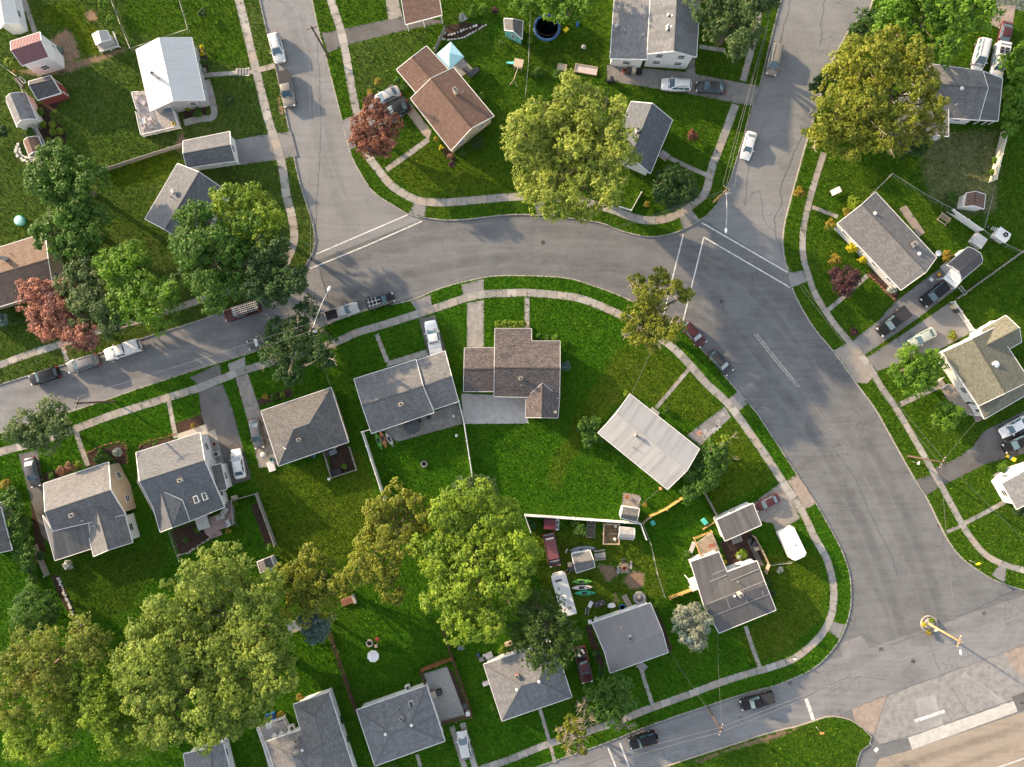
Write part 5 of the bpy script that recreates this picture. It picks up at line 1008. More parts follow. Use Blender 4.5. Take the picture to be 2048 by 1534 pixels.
BUSH = [("bush", "yellow", 1705, 496, 16, 1.4, "bright yellow round bush beside the long ranch house, upper of two"), ("bush", "yellow", 1726, 519, 12, 1.2, "small bright yellow bush beside the long ranch house, lower of two"), ("bush", "orange", 1671, 519, 16, 1.6, "orange flowering bush beside the purple leaved shrub"),
 ("bush", "orange", 1660, 449, 15, 1.6, "reddish orange bush at the path end of the long ranch house"), ("bush", "lime", 1708, 406, 19, 1.8, "yellow green bush at the upper end of the long ranch house"), ("bush", "orange", 1692, 422, 10, 1.0, "small orange flowering bush beside the warm path"), ("bush", "orange", 1895, 514, 16, 1.8, "rusty orange bush next to the dark barn roofed shed"),
 ("bush", "flower", 1785, 578, 12, 1.0, "white flowering bush at the drive end of the long ranch house"), ("bush", "purple", 1708, 663, 11, 1.0, "small maroon bush inside a white edging by the black pickup"), ("bush", "orange", 1600, 384, 15, 2.2, "small orange leaved street tree beside the cracked road"), ("bush", "copper", 1386, 270, 15, 1.8, "round copper bush alone on the lawn by the dark blue roofed house"),
 ("bush", "purple", 904, 329, 10, 1.2, "mauve flowering bush at the point of the brown house corner"), ("bush", "deep", 459, 200, 15, 1.8, "round dark bush alone on the lawn of the white metal roofed house"), ("bush", "deep", 405, 25, 12, 1.4, "dark lone bush on the lawn at the top"), ("bush", "fresh", 222, 38, 13, 1.6, "bright green bush by the fence beyond the playhouse"),
 ("bush", "fresh", 205, 6, 14, 2.0, "green bush at the top edge above the playhouse"), ("bush", "maple", 395, 225, 13, 1.2, "green round bush in the bed of the white metal roofed house"), ("bush", "lime", 375, 216, 9, 1.0, "yellowish bush in the bed of the white metal roofed house"), ("bush", "yellow", 403, 94, 5, .8, "little yellow green ball bush beside the white metal roof, upper one"),
 ("bush", "yellow", 404, 107, 6, .8, "little yellow green ball bush beside the white metal roof, lower one"), ("bush", "maple", 406, 124, 9, 1.0, "dark green bush in the strip beside the white metal roof"), ("bush", "flower", 407, 141, 6, .7, "pale flowering plant in the strip beside the white metal roof"), ("bush", "maple", 60, 265, 13, 1.6, "leafy bush behind the small brown barrel roofed shed"),
 ("bush", "deep", 5, 262, 18, 2.2, "dark bush at the picture edge beside the pale grey shed"), ("bush", "lime", 18, 125, 14, 1.6, "yellow green scrub behind the red roofed barn"), ("bush", "orange", 30, 142, 6, .8, "small orange flowering plant behind the red roofed barn"), ("bush", "blue", 2, 640, 18, 3, "blue green conifer at the picture edge by the brown roofed house"),
 ("bush", "maple", 30, 640, 16, 1.4, "dark shrub under the eave of the brown roofed house"), ("bush", "flower", 235, 905, 12, 1.2, "white hydrangea in the bed of the tan walled house"), ("bush", "maple", 205, 916, 20, 1.4, "low wide green shrub in the bed of the tan walled house"), ("bush", "maple", 222, 925, 14, 1.2, "green shrub beside the white hydrangea"),
 ("bush", "flower", 136, 1129, 15, 1.4, "white hydrangea on the back lawn of the tan walled house"), ("bush", "pink", 120, 940, 11, .9, "pink flowering bush by the drive of the tan walled house"), ("bush", "pink", 138, 932, 11, .9, "coral flowering bush nearer the path of the tan walled house"), ("bush", "maple", 103, 952, 11, .9, "green flowering clump nearest the drive of the tan walled house"),
 ("bush", "lime", 155, 928, 10, .9, "yellow green plant at the path edge of the tan walled house"), ("bush", "orange", 12, 970, 15, 1.4, "reddish shrub at the picture edge above the long hedge"), ("bush", "deep", 55, 1135, 18, 2, "dark shrub at the end of the long hedge"), ("bush", "deep", 82, 1110, 14, 1.6, "dark fern clump along the stone strip by the drive end"),
 ("bush", "maple", 65, 1160, 16, 1.6, "green shrub beside the stony garden strip"), ("bush", "orange", 445, 1030, 8, .9, "orange flowers at the plank deck edge, upper clump"), ("bush", "orange", 457, 1062, 8, .9, "orange flowers at the plank deck edge, lower clump"), ("bush", "fresh", 470, 1006, 9, .9, "bright green ball bush by the plank deck fence"),
 ("bush", "maple", 474, 1050, 7, .7, "low green plant outside the plank deck"), ("bush", "maple", 395, 1060, 10, .9, "green plant in the dark bed behind the skylight house"), ("bush", "maple", 372, 1080, 8, .7, "small plant in the dark bed behind the skylight house"), ("bush", "fresh", 540, 1095, 9, 1.1, "green bush along the garden fence behind the square hipped house"),
 ("bush", "maple", 310, 890, 8, .6, "low plants in the flower strip of the skylight house"), ("bush", "orange", 385, 852, 7, .5, "orange flowers beside the path of the skylight house"), ("bush", "orange", 531, 793, 8, .7, "orange flower clump before the square hipped house"), ("bush", "maple", 548, 795, 11, .9, "green shrub before the square hipped house"),
 ("bush", "lime", 565, 790, 9, .8, "yellow green shrub before the square hipped house"), ("bush", "fresh", 688, 933, 8, .9, "small green bush in the dirt pen behind the square hipped house"), ("bush", "fresh", 1112, 677, 11, 1.2, "rounded yellow green bush at the far corner of the brown shingled house"), ("bush", "maple", 1078, 673, 9, .8, "dark low shrub beside the front gable of the brown shingled house"),
 ("bush", "maple", 1095, 675, 9, .8, "dark low shrub between the gable and the round bush"), ("bush", "blue", 1131, 733, 14, 1.3, "round blue green bush beside the brown shingled house"), ("bush", "maple", 1300, 835, 10, .9, "dark shrub by the front step of the pale metal roofed house"), ("bush", "maple", 1332, 820, 10, .9, "dark shrub along the front of the pale metal roofed house"),
 ("bush", "lime", 1253, 786, 9, .9, "yellow green bush at the upper corner of the pale metal roofed house"), ("bush", "maple", 1160, 1062, 18, 2.2, "leafy tree like bush over the raised planter by the white fence"), ("bush", "maple", 1150, 1045, 11, 1.6, "leafy bush touching the white fence behind the planter"), ("bush", "deep", 1062, 1050, 13, 1.6, "dark bush in the corner of the white fence"),
 ("bush", "lime", 1485, 1110, 16, .7, "pale weedy plants in the garden court between dark roofs"), ("bush", "flower", 1478, 1115, 6, .8, "pinkish white flowers in the garden court"), ("bush", "deep", 1530, 1165, 14, 1.4, "dark bush beside the far wall of the dark flat roofed house"), ("bush", "deep", 1542, 1185, 12, 1.2, "dark bush at the corner of the dark flat roofed house"),
 ("bush", "flower", 1560, 1140, 9, .8, "small white flowered plant on the lawn by the wire fence"), ("bush", "maple", 1375, 1110, 12, 1.2, "dark shrub beside the wooden deck"), ("bush", "deep", 1310, 1225, 10, 1.0, "fern clump on the far side of the ribbed roof"), ("bush", "deep", 1328, 1290, 12, 1.2, "dark shrub at the downspout of the ribbed roof"), ("bush", "fresh", 1313, 1208, 9, 1.0, "bright leafy plant at the top corner of the ribbed roof"),
 ("bush", "deep", 1203, 1342, 11, 1.0, "round dark bush before the ribbed metal roofed house"), ("bush", "deep", 1192, 1305, 10, .9, "dark plant in the stony bed by the maroon pickup"), ("bush", "flower", 925, 35, 12, 1.2, "white flowering shrub beside the brown carport"), ("bush", "fresh", 945, 22, 16, 1.6, "green shrub behind the edged flower bed, nearer the carport"),
 ("bush", "fresh", 967, 18, 15, 1.6, "green shrub behind the edged flower bed, nearer the teal shed"), ("bush", "purple", 990, 20, 10, 1.2, "dark red shrub above the teal shed"), ("bush", "maple", 1003, 84, 8, .8, "small green plant by the teal shed"), ("bush", "orange", 872, 278, 6, .6, "red flowers at the brown house corner"), ("bush", "yellow", 882, 295, 6, .5, "yellow flowers at the brown house corner"),
 ("bush", "pink", 900, 312, 6, .5, "pink flowers at the tip of the brown house bed"), ("bush", "orange", 757, 163, 11, 1.2, "rusty shrub on the lawn above the copper maple"), ("bush", "orange", 740, 185, 9, 1.0, "small rusty shrub beside the copper maple"), ("bush", "maple", 795, 160, 10, 1.0, "dark shrub at the corner of the low brown wing"), ("bush", "maple", 808, 175, 10, .9, "flower bed shrub under the low brown wing"),
 ("bush", "deep", 955, 285, 18, 1.6, "dark shrub beneath the cream gable wall"), ("bush", "maple", 925, 305, 12, 1.2, "dark plant at the lower corner of the cream gable"), ("bush", "fresh", 963, 192, 9, 1.0, "fresh green plant at the rear corner of the brown house"), ("bush", "fresh", 2003, 935, 15, 1.6, "leafy bush beside the white house at the picture edge"), ("hedge", "deep", 2042, 1020, 22, 2.2, "dark clipped hedge at the right picture edge"),
 ("bush", "maple", 1905, 395, 14, 1.5, "dark bush beside the small brown roofed shed"), ("bush", "deep", 1905, 420, 14, 1.4, "blue green bush behind the picnic table"), ("bush", "fresh", 1990, 320, 9, 1.0, "yellow green shrub by the cream fence, upper one"), ("bush", "fresh", 1985, 345, 10, 1.0, "yellow green shrub by the cream fence, lower one"), ("bush", "orange", 1905, 672, 13, .8, "rust brown low shrubs by the white house drive"),
 ("bush", "orange", 1294, 408, 9, .9, "reddish flower row beneath the huge pale tree, beside the white border"), ("bush", "orange", 1290, 1010, 6, 1.2, "small yellow leaved bush at the golden fence end"), ("bush", "orange", 600, 1395, 12, .8, "orange brown shrub above the deck house eave"), ("bush", "orange", 560, 1430, 12, .6, "rusty ground shrub beside the blue bin"), ("bush", "lime", 1005, 1300, 12, 1.0, "weedy bush by the clutter above the spruce house"),
 ("bush", "deep", 690, 1480, 11, 1.0, "dark shrub in the passage between two hipped houses"), ("bush", "deep", 683, 1440, 10, 1.0, "grey green shrub along the wall of the deck house"), ("bush", "maple", 790, 1535, 12, 1.0, "green shrub before the hipped house at the bottom edge"), ("bush", "fresh", 985, 1415, 9, .8, "leafy plant along the wall of the spruce house"), ("bush", "lime", 1060, 80, 9, .9, "weedy plant along the fence by the play slide"),
 ("bush", "maple", 1075, 145, 16, .9, "overgrown shrubs at the wooden sandbox, nearer the slide"), ("bush", "maple", 1115, 150, 14, .9, "overgrown shrubs at the wooden sandbox, nearer the huge tree")]
for (nm, kd, px, py, r, h, lab) in BUSH:
    rr = random.Random(px * 31 + py); k = r * .62
    T(nm, lab, nm, [(px, py, k)] + [(px + math.cos(a) * k * .65, py + math.sin(a) * k * .65, k * rr.uniform(.5, .72), h * rr.uniform(.7, .95)) for a in [rr.uniform(0, 1) + 2.09 * i for i in range(3)]], kd, h, max(.14, min(.28, r / PX * .2)), 1.0, trunk=False, crown="foliage", squash=.9)
for px, py, lab in ((80, 225, "largest round plant of the grey mulch bed, next to the red shed"), (86, 249, "round plant of the mulch bed nearest the pale grey shed"), (105, 249, "round plant of the mulch bed in its upper middle"), (120, 262, "round plant of the mulch bed at the lawn side curve"), (105, 264, "small round plant in the centre of the mulch bed"), (97, 282, "round plant of the mulch bed nearest the plank lean-to"), (118, 281, "lowest round plant of the mulch bed on the lawn side")):
    i = py == 225; T("garden_plant", lab, "plant", [(px, py, 9 if i else 7), (px + 3, py + 2, 4), (px - 3, py - 2, 4)], "fresh" if i else "lime", .8, .15, group="plants in the mulch bed", trunk=False, crown="foliage")
# ================================================================ vehicles
DPLAST = flat("dark_plastic", (.03, .03, .032), .55); TYRE = flat("tyre_rubber", (.02, .02, .021), .8); RIM = flat("alloy_rim", (.38, .38, .39), .3, .8)
# L, W, belt z, roof z, glasshouse rear base/top x, front top/base x, hood z at nose, tail z, wheel r
KIND = {"sedan": (4.75, 1.82, .93, 1.43, -1.85, -1.15, .42, 1.12, .70, .93, .33), "suv": (4.7, 1.90, 1.08, 1.70, -2.22, -1.95, .38, 1.12, .92, 1.06, .37), "hatch": (4.2, 1.78, .98, 1.52, -2.0, -1.55, .30, 1.10, .78, .98, .33),
        "minivan": (5.05, 1.95, 1.02, 1.75, -2.42, -2.2, .72, 1.62, .80, 1.0, .35), "pickup": (5.75, 1.96, 1.10, 1.85, -.62, -.45, .72, 1.32, 1.02, 1.08, .40), "jeep": (4.4, 1.88, 1.12, 1.82, -2.05, -1.98, .45, .78, 1.08, 1.08, .42), "van": (5.3, 2.0, 1.15, 2.05, -2.6, -2.5, 1.35, 2.0, .95, 1.1, .37)}
CARM = {}
def car_meshes(kind):
    if kind in CARM: return CARM[kind]
    L, W, zb, zr, gr0, gr1, gf1, gf0, zn, zt, wr = KIND[kind]; hw = W / 2; parts = []
    def add(name, mb, mats, par=None, paint=False): parts.append((name, mb.mesh(name, mats), par, paint)); return len(parts) - 1
    mb = MB(); st = []
    boxy = kind in ("jeep", "van")
    for x, f, zz in ((-L / 2, .74 if not boxy else .92, zt * .86), (-L / 2 + .1, .90 if not boxy else .97, zt * .97), (-L / 2 + .45, 1, zt), (gr0 + .15, 1, zb), (0, 1, zb), (gf0 - .1, 1, zb), (gf0 + .25, .995, zb * .985), (L / 2 - .75, .985, (zn + zb) / 2), (L / 2 - .3, .93 if not boxy else .97, zn), (L / 2 - .08, .82 if not boxy else .93, zn * .9), (L / 2, .66 if not boxy else .9, zn * .78)):
        w = hw * f; zl = .24 if abs(x) < L / 2 - .3 else .34
        st.append([(x, -w * .9, zl), (x, -w, zl + .16), (x, -w, zz - .17), (x, -w * .95, zz - .045), (x, -w * .8, zz), (x, 0, zz + .035 * (1 if abs(x) < L / 2 - .2 else .4)), (x, w * .8, zz), (x, w * .95, zz - .045), (x, w, zz - .17), (x, w, zl + .16), (x, w * .9, zl)])
    n = 11
    if kind == "pickup": st = [s for s in st if s[0][0] > gr0 - .1 or s[0][0] < -1e9]; st.insert(0, [(gr0 - .05, p[1], p[2]) for p in st[0]])
    V = [p for s in st for p in s]; F = []
    for i in range(len(st) - 1):
        for k in range(n - 1): F.append((i * n + k, i * n + k + 1, (i + 1) * n + k + 1, (i + 1) * n + k))
        F.append((i * n + n - 1, i * n, (i + 1) * n, (i + 1) * n + n - 1))
    F += [tuple(range(n))[::-1], tuple(range((len(st) - 1) * n, len(st) * n))]
    F = [f[::-1] for f in F]
    mb.idx(V, F, 0, True); add("body", mb, [WHITE], None, True)
    # glasshouse
    def loop(x0, x1, w, z, r): return [(x0 + r, -w, z), (x1 - r, -w, z), (x1, -w * .82, z), (x1, w * .82, z), (x1 - r, w, z), (x0 + r, w, z), (x0, w * .85, z), (x0, -w * .85, z)]
    wb, wt = hw * .93, hw * (.74 if not boxy else .86)
    lo, hi, tp = loop(gr0, gf0, wb, zb - .03, .12), loop(gr1, gf1, wt, zr - .05, .12), loop(gr1 + .12, gf1 - .12, wt * .86, zr, .15)
    mb = MB(); mb.idx(lo + hi, [(k, (k + 1) % 8, 8 + (k + 1) % 8, 8 + k) for k in range(8)], 0, False); add("pillars", mb, [WHITE], None, True)
    mb = MB(); mb.idx(hi + tp, [(k, (k + 1) % 8, 8 + (k + 1) % 8, 8 + k) for k in range(8)] + [tuple(range(8, 16))], 0, True); ro = add("roof", mb, [WHITE], None, True)
    def glass(name, a, b, c, d, off, m=.06, mz=.10):
        "a b low edge, c d high edge; panel inset, set proud by off"
        a, b, c, d = (Vector(q) for q in (a, b, c, d)); o = Vector(off)
        q = [a.lerp(b, m).lerp(d.lerp(c, m), mz), a.lerp(b, 1 - m).lerp(d.lerp(c, 1 - m), mz), a.lerp(b, 1 - m).lerp(d.lerp(c, 1 - m), 1 - mz), a.lerp(b, m).lerp(d.lerp(c, m), 1 - mz)]
        mb = MB(); mb.idx([p + o for p in q] + [p - o * 2 for p in q], [(0, 1, 2, 3), (7, 6, 5, 4)] + [(k, 4 + k, 4 + (k + 1) % 4, (k + 1) % 4) for k in range(4)]); add(name, mb, [CARGLASS])
    glass("windshield", (gf0, -wb * .9, zb), (gf0, wb * .9, zb), (gf1, wt * .9, zr - .05), (gf1, -wt * .9, zr - .05), (.012, 0, .018), .03, .04)
    glass("rear_window", (gr0, wb * .9, zb), (gr0, -wb * .9, zb), (gr1, -wt * .9, zr - .05), (gr1, wt * .9, zr - .05), (-.015, 0, .014), .06, .08)
    for s in (-1, 1):
        xa, xb, xc, xd = gr0 + .12, gf0 - .12, gf1 - .1, gr1 + .1; k = 2 if kind in ("sedan", "hatch", "pickup", "jeep") else 3
        for j in range(k):
            f0, f1 = j / k, (j + 1) / k
            A = [(xa + (xb - xa) * f0, s * wb, zb), (xa + (xb - xa) * f1, s * wb, zb), (xd + (xc - xd) * f1, s * wt, zr - .05), (xd + (xc - xd) * f0, s * wt, zr - .05)]
            if s > 0: A = [A[1], A[0], A[3], A[2]]
            glass("side_window", *A, (0, s * .018, .008), .07, .12)
        mb = MB(); mb.box(gf0 - .42, gf0 - .24, s * (hw + .02) - .1, s * (hw + .02) + .12 if s > 0 else s * (hw + .02) + .1, zb - .02, zb + .13)
        mb = MB(); mb.obox((gf0 - .32, s * (hw + .06)), (1, 0), .14, .24, zb - .02, zb + .13); add("mirror", mb, [WHITE], None, True)
        mb = MB(); mb.obox((L / 2 - .16, s * hw * .66), (.94, -.34 * s), .22, .34, zn * .72, zn * .93 + .01); add("headlight", mb, [LAMPW])
        mb = MB(); mb.obox((-L / 2 + .08, s * hw * (.80 if not boxy else .88)), (.96, .28 * s), .16, .22, zt * .62, zt * .95); add("taillight", mb, [LAMPR])
        for x in (L / 2 - .92, -L / 2 + (.95 if kind != "pickup" else 1.15)):
            mb = MB(); prof = []
            for rr_, y in ((wr * .62, -.1), (wr * .97, -.1), (wr, -.06), (wr, .06), (wr * .97, .1), (wr * .62, .1)): prof.append((rr_, y))
            def wheel(prof, m): 
                b_ = MB(); V = []; q = 14
                for r_, y in prof:
                    for t_ in range(q): V.append((x + r_ * math.cos(2 * math.pi * t_ / q), s * (hw - .09) + y, wr + r_ * math.sin(2 * math.pi * t_ / q)))
                b_.idx(V, [(i * q + t_, i * q + (t_ + 1) % q, (i + 1) * q + (t_ + 1) % q, (i + 1) * q + t_) for i in range(len(prof) - 1) for t_ in range(q)] + [tuple(range(q))[::-1], tuple(range((len(prof) - 1) * q, len(prof) * q))], 0, True); return b_
            wi = add("tyre", wheel(prof, 0), [TYRE]); add("rim", wheel([(wr * .6, -.115), (wr * .3, -.12), (wr * .3, .12), (wr * .6, .115)], 0), [RIM], wi)
    mb = MB(); mb.obox((L / 2 - .09, 0), (1, 0), .16, W * .62, .36, zn * .62); add("front_bumper", mb, [DPLAST])
    mb = MB(); mb.obox((L / 2 - .06, 0), (1, 0), .13, W * .42, zn * .64, zn * .80); add("grille", mb, [DPLAST])
    mb = MB(); mb.obox((-L / 2 + .05, 0), (1, 0), .16, W * .74, .38, zt * .55); add("rear_bumper", mb, [DPLAST if kind != "pickup" else CHROME])
    mb = MB(); mb.box(gf0 + .05, gf0 + .16, -hw * .78, hw * .78, zb - .05, zb + .012); add("wiper_cowl", mb, [DPLAST])
    if kind == "pickup":
        x0, x1 = -L / 2 + .05, gr0 - .08
        mb = MB()
        mb.box(x0, x1, -hw, -hw + .14, .45, zt + .02); mb.box(x0, x1, hw - .14, hw, .45, zt + .02); mb.box(x0, x0 + .1, -hw + .14, hw - .14, .45, zt); mb.box(x1 - .06, x1, -hw + .14, hw - .14, .45, zt); add("bed_side", mb, [WHITE], None, True)
        mb = MB(); mb.box(x0 + .1, x1 - .06, -hw + .14, hw - .14, .45, .62); bf = add("bed_floor", mb, [DPLAST])
        for s in (-1, 1):
            mb = MB(); mb.box(-L / 2 + .75, -L / 2 + 1.55, s * (hw - .36) - .11, s * (hw - .36) + .11, .6, .86); add("wheel_arch", mb, [DPLAST], bf)
    if kind in ("suv", "minivan"):
        for s in (-1, 1):
            mb = MB(); mb.box(gr1 + .2, gf1 - .2, s * wt * .82 - .02, s * wt * .82 + .02, zr + .0, zr + .06); add("roof_rail", mb, [DPLAST], ro)
    if kind == "jeep":
        mb = MB(); mb.lathe((0, 0, 0), [(.18, -.1), (.40, -.1), (.42, 0), (.40, .1), (.18, .1)], 14); me = mb
        V = [(-L / 2 - .12 + z, x, 1.05 + y) for x, y, z in me.v]; mb = MB(); mb.idx(V, me.f, 0, True); add("spare_tyre", mb, [TYRE])
        for k in range(3): mb = MB(); mb.box(gr1 + .5 + k * .65, gr1 + .53 + k * .65, -wt * .8, wt * .8, zr, zr + .02); add("roof_seam", mb, [DPLAST], ro)
    for s in (-1, 1):
        for k in range(2 if kind != "van" else 1):
            xx = gf0 - .75 - k * .95
            mb = MB(); mb.box(xx - .1, xx + .06, s * (hw + .012) - .012, s * (hw + .012) + .012, zb - .27, zb - .23); add("door_handle", mb, [DPLAST])
    CARM[kind] = parts; return parts
def car(kind, name, label, px, py, dx, dy, col, scale=1.0, z=0.0, cat=None, group=None, metal=.35, roofcol=None):
    "px, py middle of the vehicle as seen; (dx, dy) pixel direction its nose points"
    p = G(px, py, z + .9); a = math.atan2(-dy, dx)
    t = thing(name, label, cat or name.split("_")[-1], (p.x, p.y, z), a, group)
    t.scale = (scale,) * 3; pm = paint("paint_%.3f_%.3f_%.3f" % col, col, metal, .3); made = []
    for nm, me, par, pt in car_meshes(kind):
        o = bpy.data.objects.new(nm, me); COL.objects.link(o); o.parent = made[par] if par is not None else t; made.append(o)
        if pt:
            o.material_slots[0].link = 'OBJECT'; o.material_slots[0].material = pm if not (roofcol and nm == "roof") else paint("roofpaint_%.3f" % roofcol[0], roofcol, .1, .4)
    return t
def cbuild(t, mb, name, mats):
    o = link(name, mb.mesh(name, mats if isinstance(mats, list) else [mats]), t); return o
WHT, SIL, BLK, GRY, MAR, TANC, DGR = (.80, .80, .79), (.42, .42, .42), (.016, .017, .019), (.11, .11, .115), (.085, .030, .034), (.28, .255, .215), (.055, .056, .06)
GA = "vehicles parked along the street with the pickups"
R0_ = -.12
car("suv", "parked_car", "white car parked by the curb near the path of the white metal roofed house", 553, 95, 14, 55, (.72, .72, .70), .98, R0_, group="cars parked on the old pale street")
t = car("pickup", "pickup_truck", "tan pickup with a black covered bed on the old pale street", 573, 177, 12, 64, TANC, .98, R0_, "pickup")
mb = MB(); mb.box(-2.8, -.72, -.9, .9, 1.1, 1.16); cbuild(t, mb, "bed_cover", DPLAST)
car("sedan", "parked_car", "silver car in the driveway half under the copper maple", 772, 191, -30, 14, SIL, .95)
car("sedan", "parked_car", "black car in the driveway beside the copper maple", 791, 219, -30, 12, BLK, .95)
car("suv", "parked_car", "white suv with a sunroof on the concrete driveway", 1353, 169, -54, -3, WHT, .98)
car("sedan", "parked_car", "dark grey sedan on the concrete driveway behind the white suv", 1423, 173, -54, -3, (.07, .068, .07), .98)
car("minivan", "minivan", "beige minivan parked along the verge of the cracked street", 1550, 118, -12, 52, TANC, .95, R0_)
car("sedan", "parked_car", "white sedan parked at the curb above the corner lamp pole", 1498, 290, -14, 50, WHT, .93, R0_)
car("minivan", "minivan", "white minivan on the grass beside the grey house", 1963, 108, -12, 50, WHT, .97)
t = car("pickup", "work_truck", "white work truck with a cap and two dark roof panels by the hedge", 1998, 124, -10, 58, WHT, .97, 0, "truck")
mb = MB(); mb.box(-2.8, -.7, -.92, .92, 1.08, 1.9); o = cbuild(t, mb, "bed_cap", WHITE)
for s in (-.4, .4): mb = MB(); mb.box(-1.9, -.9, s - .3, s + .3, 1.9, 1.96); link("roof_panel", mb.mesh("roof_panel", [DPLAST]), o)
mb = MB()
for x in (-2.4, -1.4): mb.box(x - .03, x + .03, -.9, .9, 1.93, 2.02)
link("ladder_rack", mb.mesh("ladder_rack", [STEEL]), o)
car("sedan", "parked_car", "maroon sedan parked behind the white work truck", 2011, 71, -12, 50, MAR, .95)
car("suv", "parked_car", "black suv on the drive before the dark barn roofed shed", 1871, 588, -42, 34, BLK, .98)
t = car("pickup", "pickup_truck", "black pickup with covered bed on the drive by the purple shrub", 1788, 643, -46, 36, BLK, .97, 0, "pickup")
mb = MB(); mb.box(-2.8, -.72, -.9, .9, 1.1, 1.17); cbuild(t, mb, "bed_cover", DPLAST)
car("sedan", "parked_car", "pale green sedan on the drive beside the round green tree", 1847, 675, -44, 24, (.48, .54, .47), .92)
car("sedan", "parked_car", "white sedan at the picture edge on the dark stained drive", 2030, 854, -46, 26, WHT, .97)
car("suv", "parked_car", "black car at the picture edge next to the white sedan", 2036, 886, -46, 22, BLK, .95)
car("suv", "parked_car", "maroon suv at the curb under the thin leaning tree", 1388, 668, 36, 40, MAR, .95, R0_)
car("suv", "parked_car", "charcoal suv at the inner curb of the bend, behind the maroon one", 1442, 725, 34, 38, DGR, .93, R0_)
t = car("pickup", "pickup_truck", "silver pickup with an empty dark bed beside the lamp pole", 683, 624, 62, -20, (.46, .46, .45), .93, R0_, "pickup")
t = car("suv", "parked_car", "black suv with a white roof rack by the metal roofed bend", 760, 602, 48, -14, BLK, .93, R0_)
mb = MB()
for x in (-1.7, -1.1, -.5): mb.box(x - .03, x + .03, -.72, .72, 1.78, 1.83)
for y in (-.45, .15): mb.box(-2.0, .2, y - .03, y + .03, 1.83, 1.88)
cbuild(t, mb, "roof_rack", WHITE)
t = car("pickup", "pickup_truck", "white pickup with tonneau cover in the drive of the grey shingled house", 867, 678, -12, -60, WHT, 1.0, 0, "pickup")
for k in range(3): mb = MB(); mb.box(-2.78 + k * .7, -2.12 + k * .7, -.88, .88, 1.1, 1.15); cbuild(t, mb, "tonneau_panel", WHITE)
t = car("pickup", "pickup_truck", "white pickup with a capped bed parked behind the dark suvs", 245, 700, -70, 22, WHT, 1.0, R0_, "pickup")
mb = MB(); mb.box(-2.8, -.7, -.9, .9, 1.08, 1.82); cbuild(t, mb, "bed_cap", WHITE); mb = MB(); mb.box(-2.86, -2.8, -.7, .7, 1.2, 1.7); cbuild(t, mb, "cap_window", CARGLASS)
t = car("suv", "parked_car", "large grey suv between the black suv and white capped pickup", 165, 727, -66, 20, (.20, .20, .205), 1.06, R0_)
car("suv", "parked_car", "black suv parked first in line by the copper tree verge", 87, 752, -56, 18, BLK, .98, R0_)
t = car("pickup", "pickup_truck", "maroon pickup with a ladder rack under the corner tree", 484, 622, -66, 20, MAR, 1.0, R0_, "pickup")
mb = MB()
for y in (-.7, .7):
    mb.box(-2.7, 1.0, y - .03, y + .03, 2.05, 2.11)
    for x in (-2.6, -.75): mb.box(x - .03, x + .03, y - .03, y + .03, 1.1, 2.05)
for k in range(5): mb.box(-2.6 + k * .8, -2.55 + k * .8, -.7, .7, 2.0, 2.05)
cbuild(t, mb, "rack", STEEL)
for y in (-.35, .25):
    mb = MB()
    for e in (-.17, .17): mb.box(-2.9, 1.1, y + e - .03, y + e + .03, 2.11, 2.17)
    for k in range(12): mb.box(-2.8 + k * .33, -2.76 + k * .33, y - .16, y + .16, 2.12, 2.16)
    cbuild(t, mb, "ladder", LAMPW)
car("sedan", "parked_car", "dark car at the lower curb mostly under the ragged pole tree", 522, 682, -50, 16, DGR, .95, R0_)
car("sedan", "parked_car", "grey sedan in the worn drive of the square hipped house", 512, 868, 10, 52, (.16, .16, .165), .95)
car("sedan", "parked_car", "white sedan in the dark drive of the skylight house", 475, 928, -10, -52, WHT, .97)
car("sedan", "parked_car", "charcoal sedan in the drive beside the tan walled house", 63, 945, 12, 54, (.10, .10, .105), .97)
car("hatch", "parked_car", "silver white hatchback on the pale wheel strips", 928, 1491, -10, -52, (.60, .60, .59), 1.02)
t = car("van", "camper_van", "maroon camper van parked beside the large bright tree", 1104, 1100, 12, 56, MAR, .98, 0, "van")
mb = MB(); mb.box(-2.3, 1.1, -.78, .78, 2.05, 2.22); cbuild(t, mb, "raised_roof", paint("van_roof", (.20, .07, .08), .1, .4)); mb = MB(); mb.box(-2.2, -2.0, -.6, .6, 2.22, 2.27); cbuild(t, mb, "roof_strip", WHITE)
t = car("pickup", "pickup_truck", "maroon pickup with junk in its bed on the grass by the spruce", 1167, 1330, 14, 62, MAR, .98, 0, "pickup")
for k, (x, y, s) in enumerate(((-2.3, .3, .4), (-1.6, -.3, .5), (-1.9, .45, .3))): mb = MB(); mb.obox((x, y), (.8, .6), s, s * .7, .6, .95); cbuild(t, mb, "box", LGREY)
t = car("pickup", "pickup_truck", "black pickup driving down the street by the stop bar", 1515, 1403, -56, 16, BLK, .92, R0_, "pickup")
mb = MB(); mb.box(-2.75, -.72, -.88, .88, 1.1, 1.16); cbuild(t, mb, "bed_cover", DPLAST)
car("jeep", "off_roader", "black boxy off roader by the twin crosswalk lines", 1286, 1481, -50, 15, BLK, .98, R0_, "suv")
car("sedan", "parked_car", "maroon car on the blotchy concrete beside the dark roofed garage", 1536, 1006, -36, 18, MAR, .82)
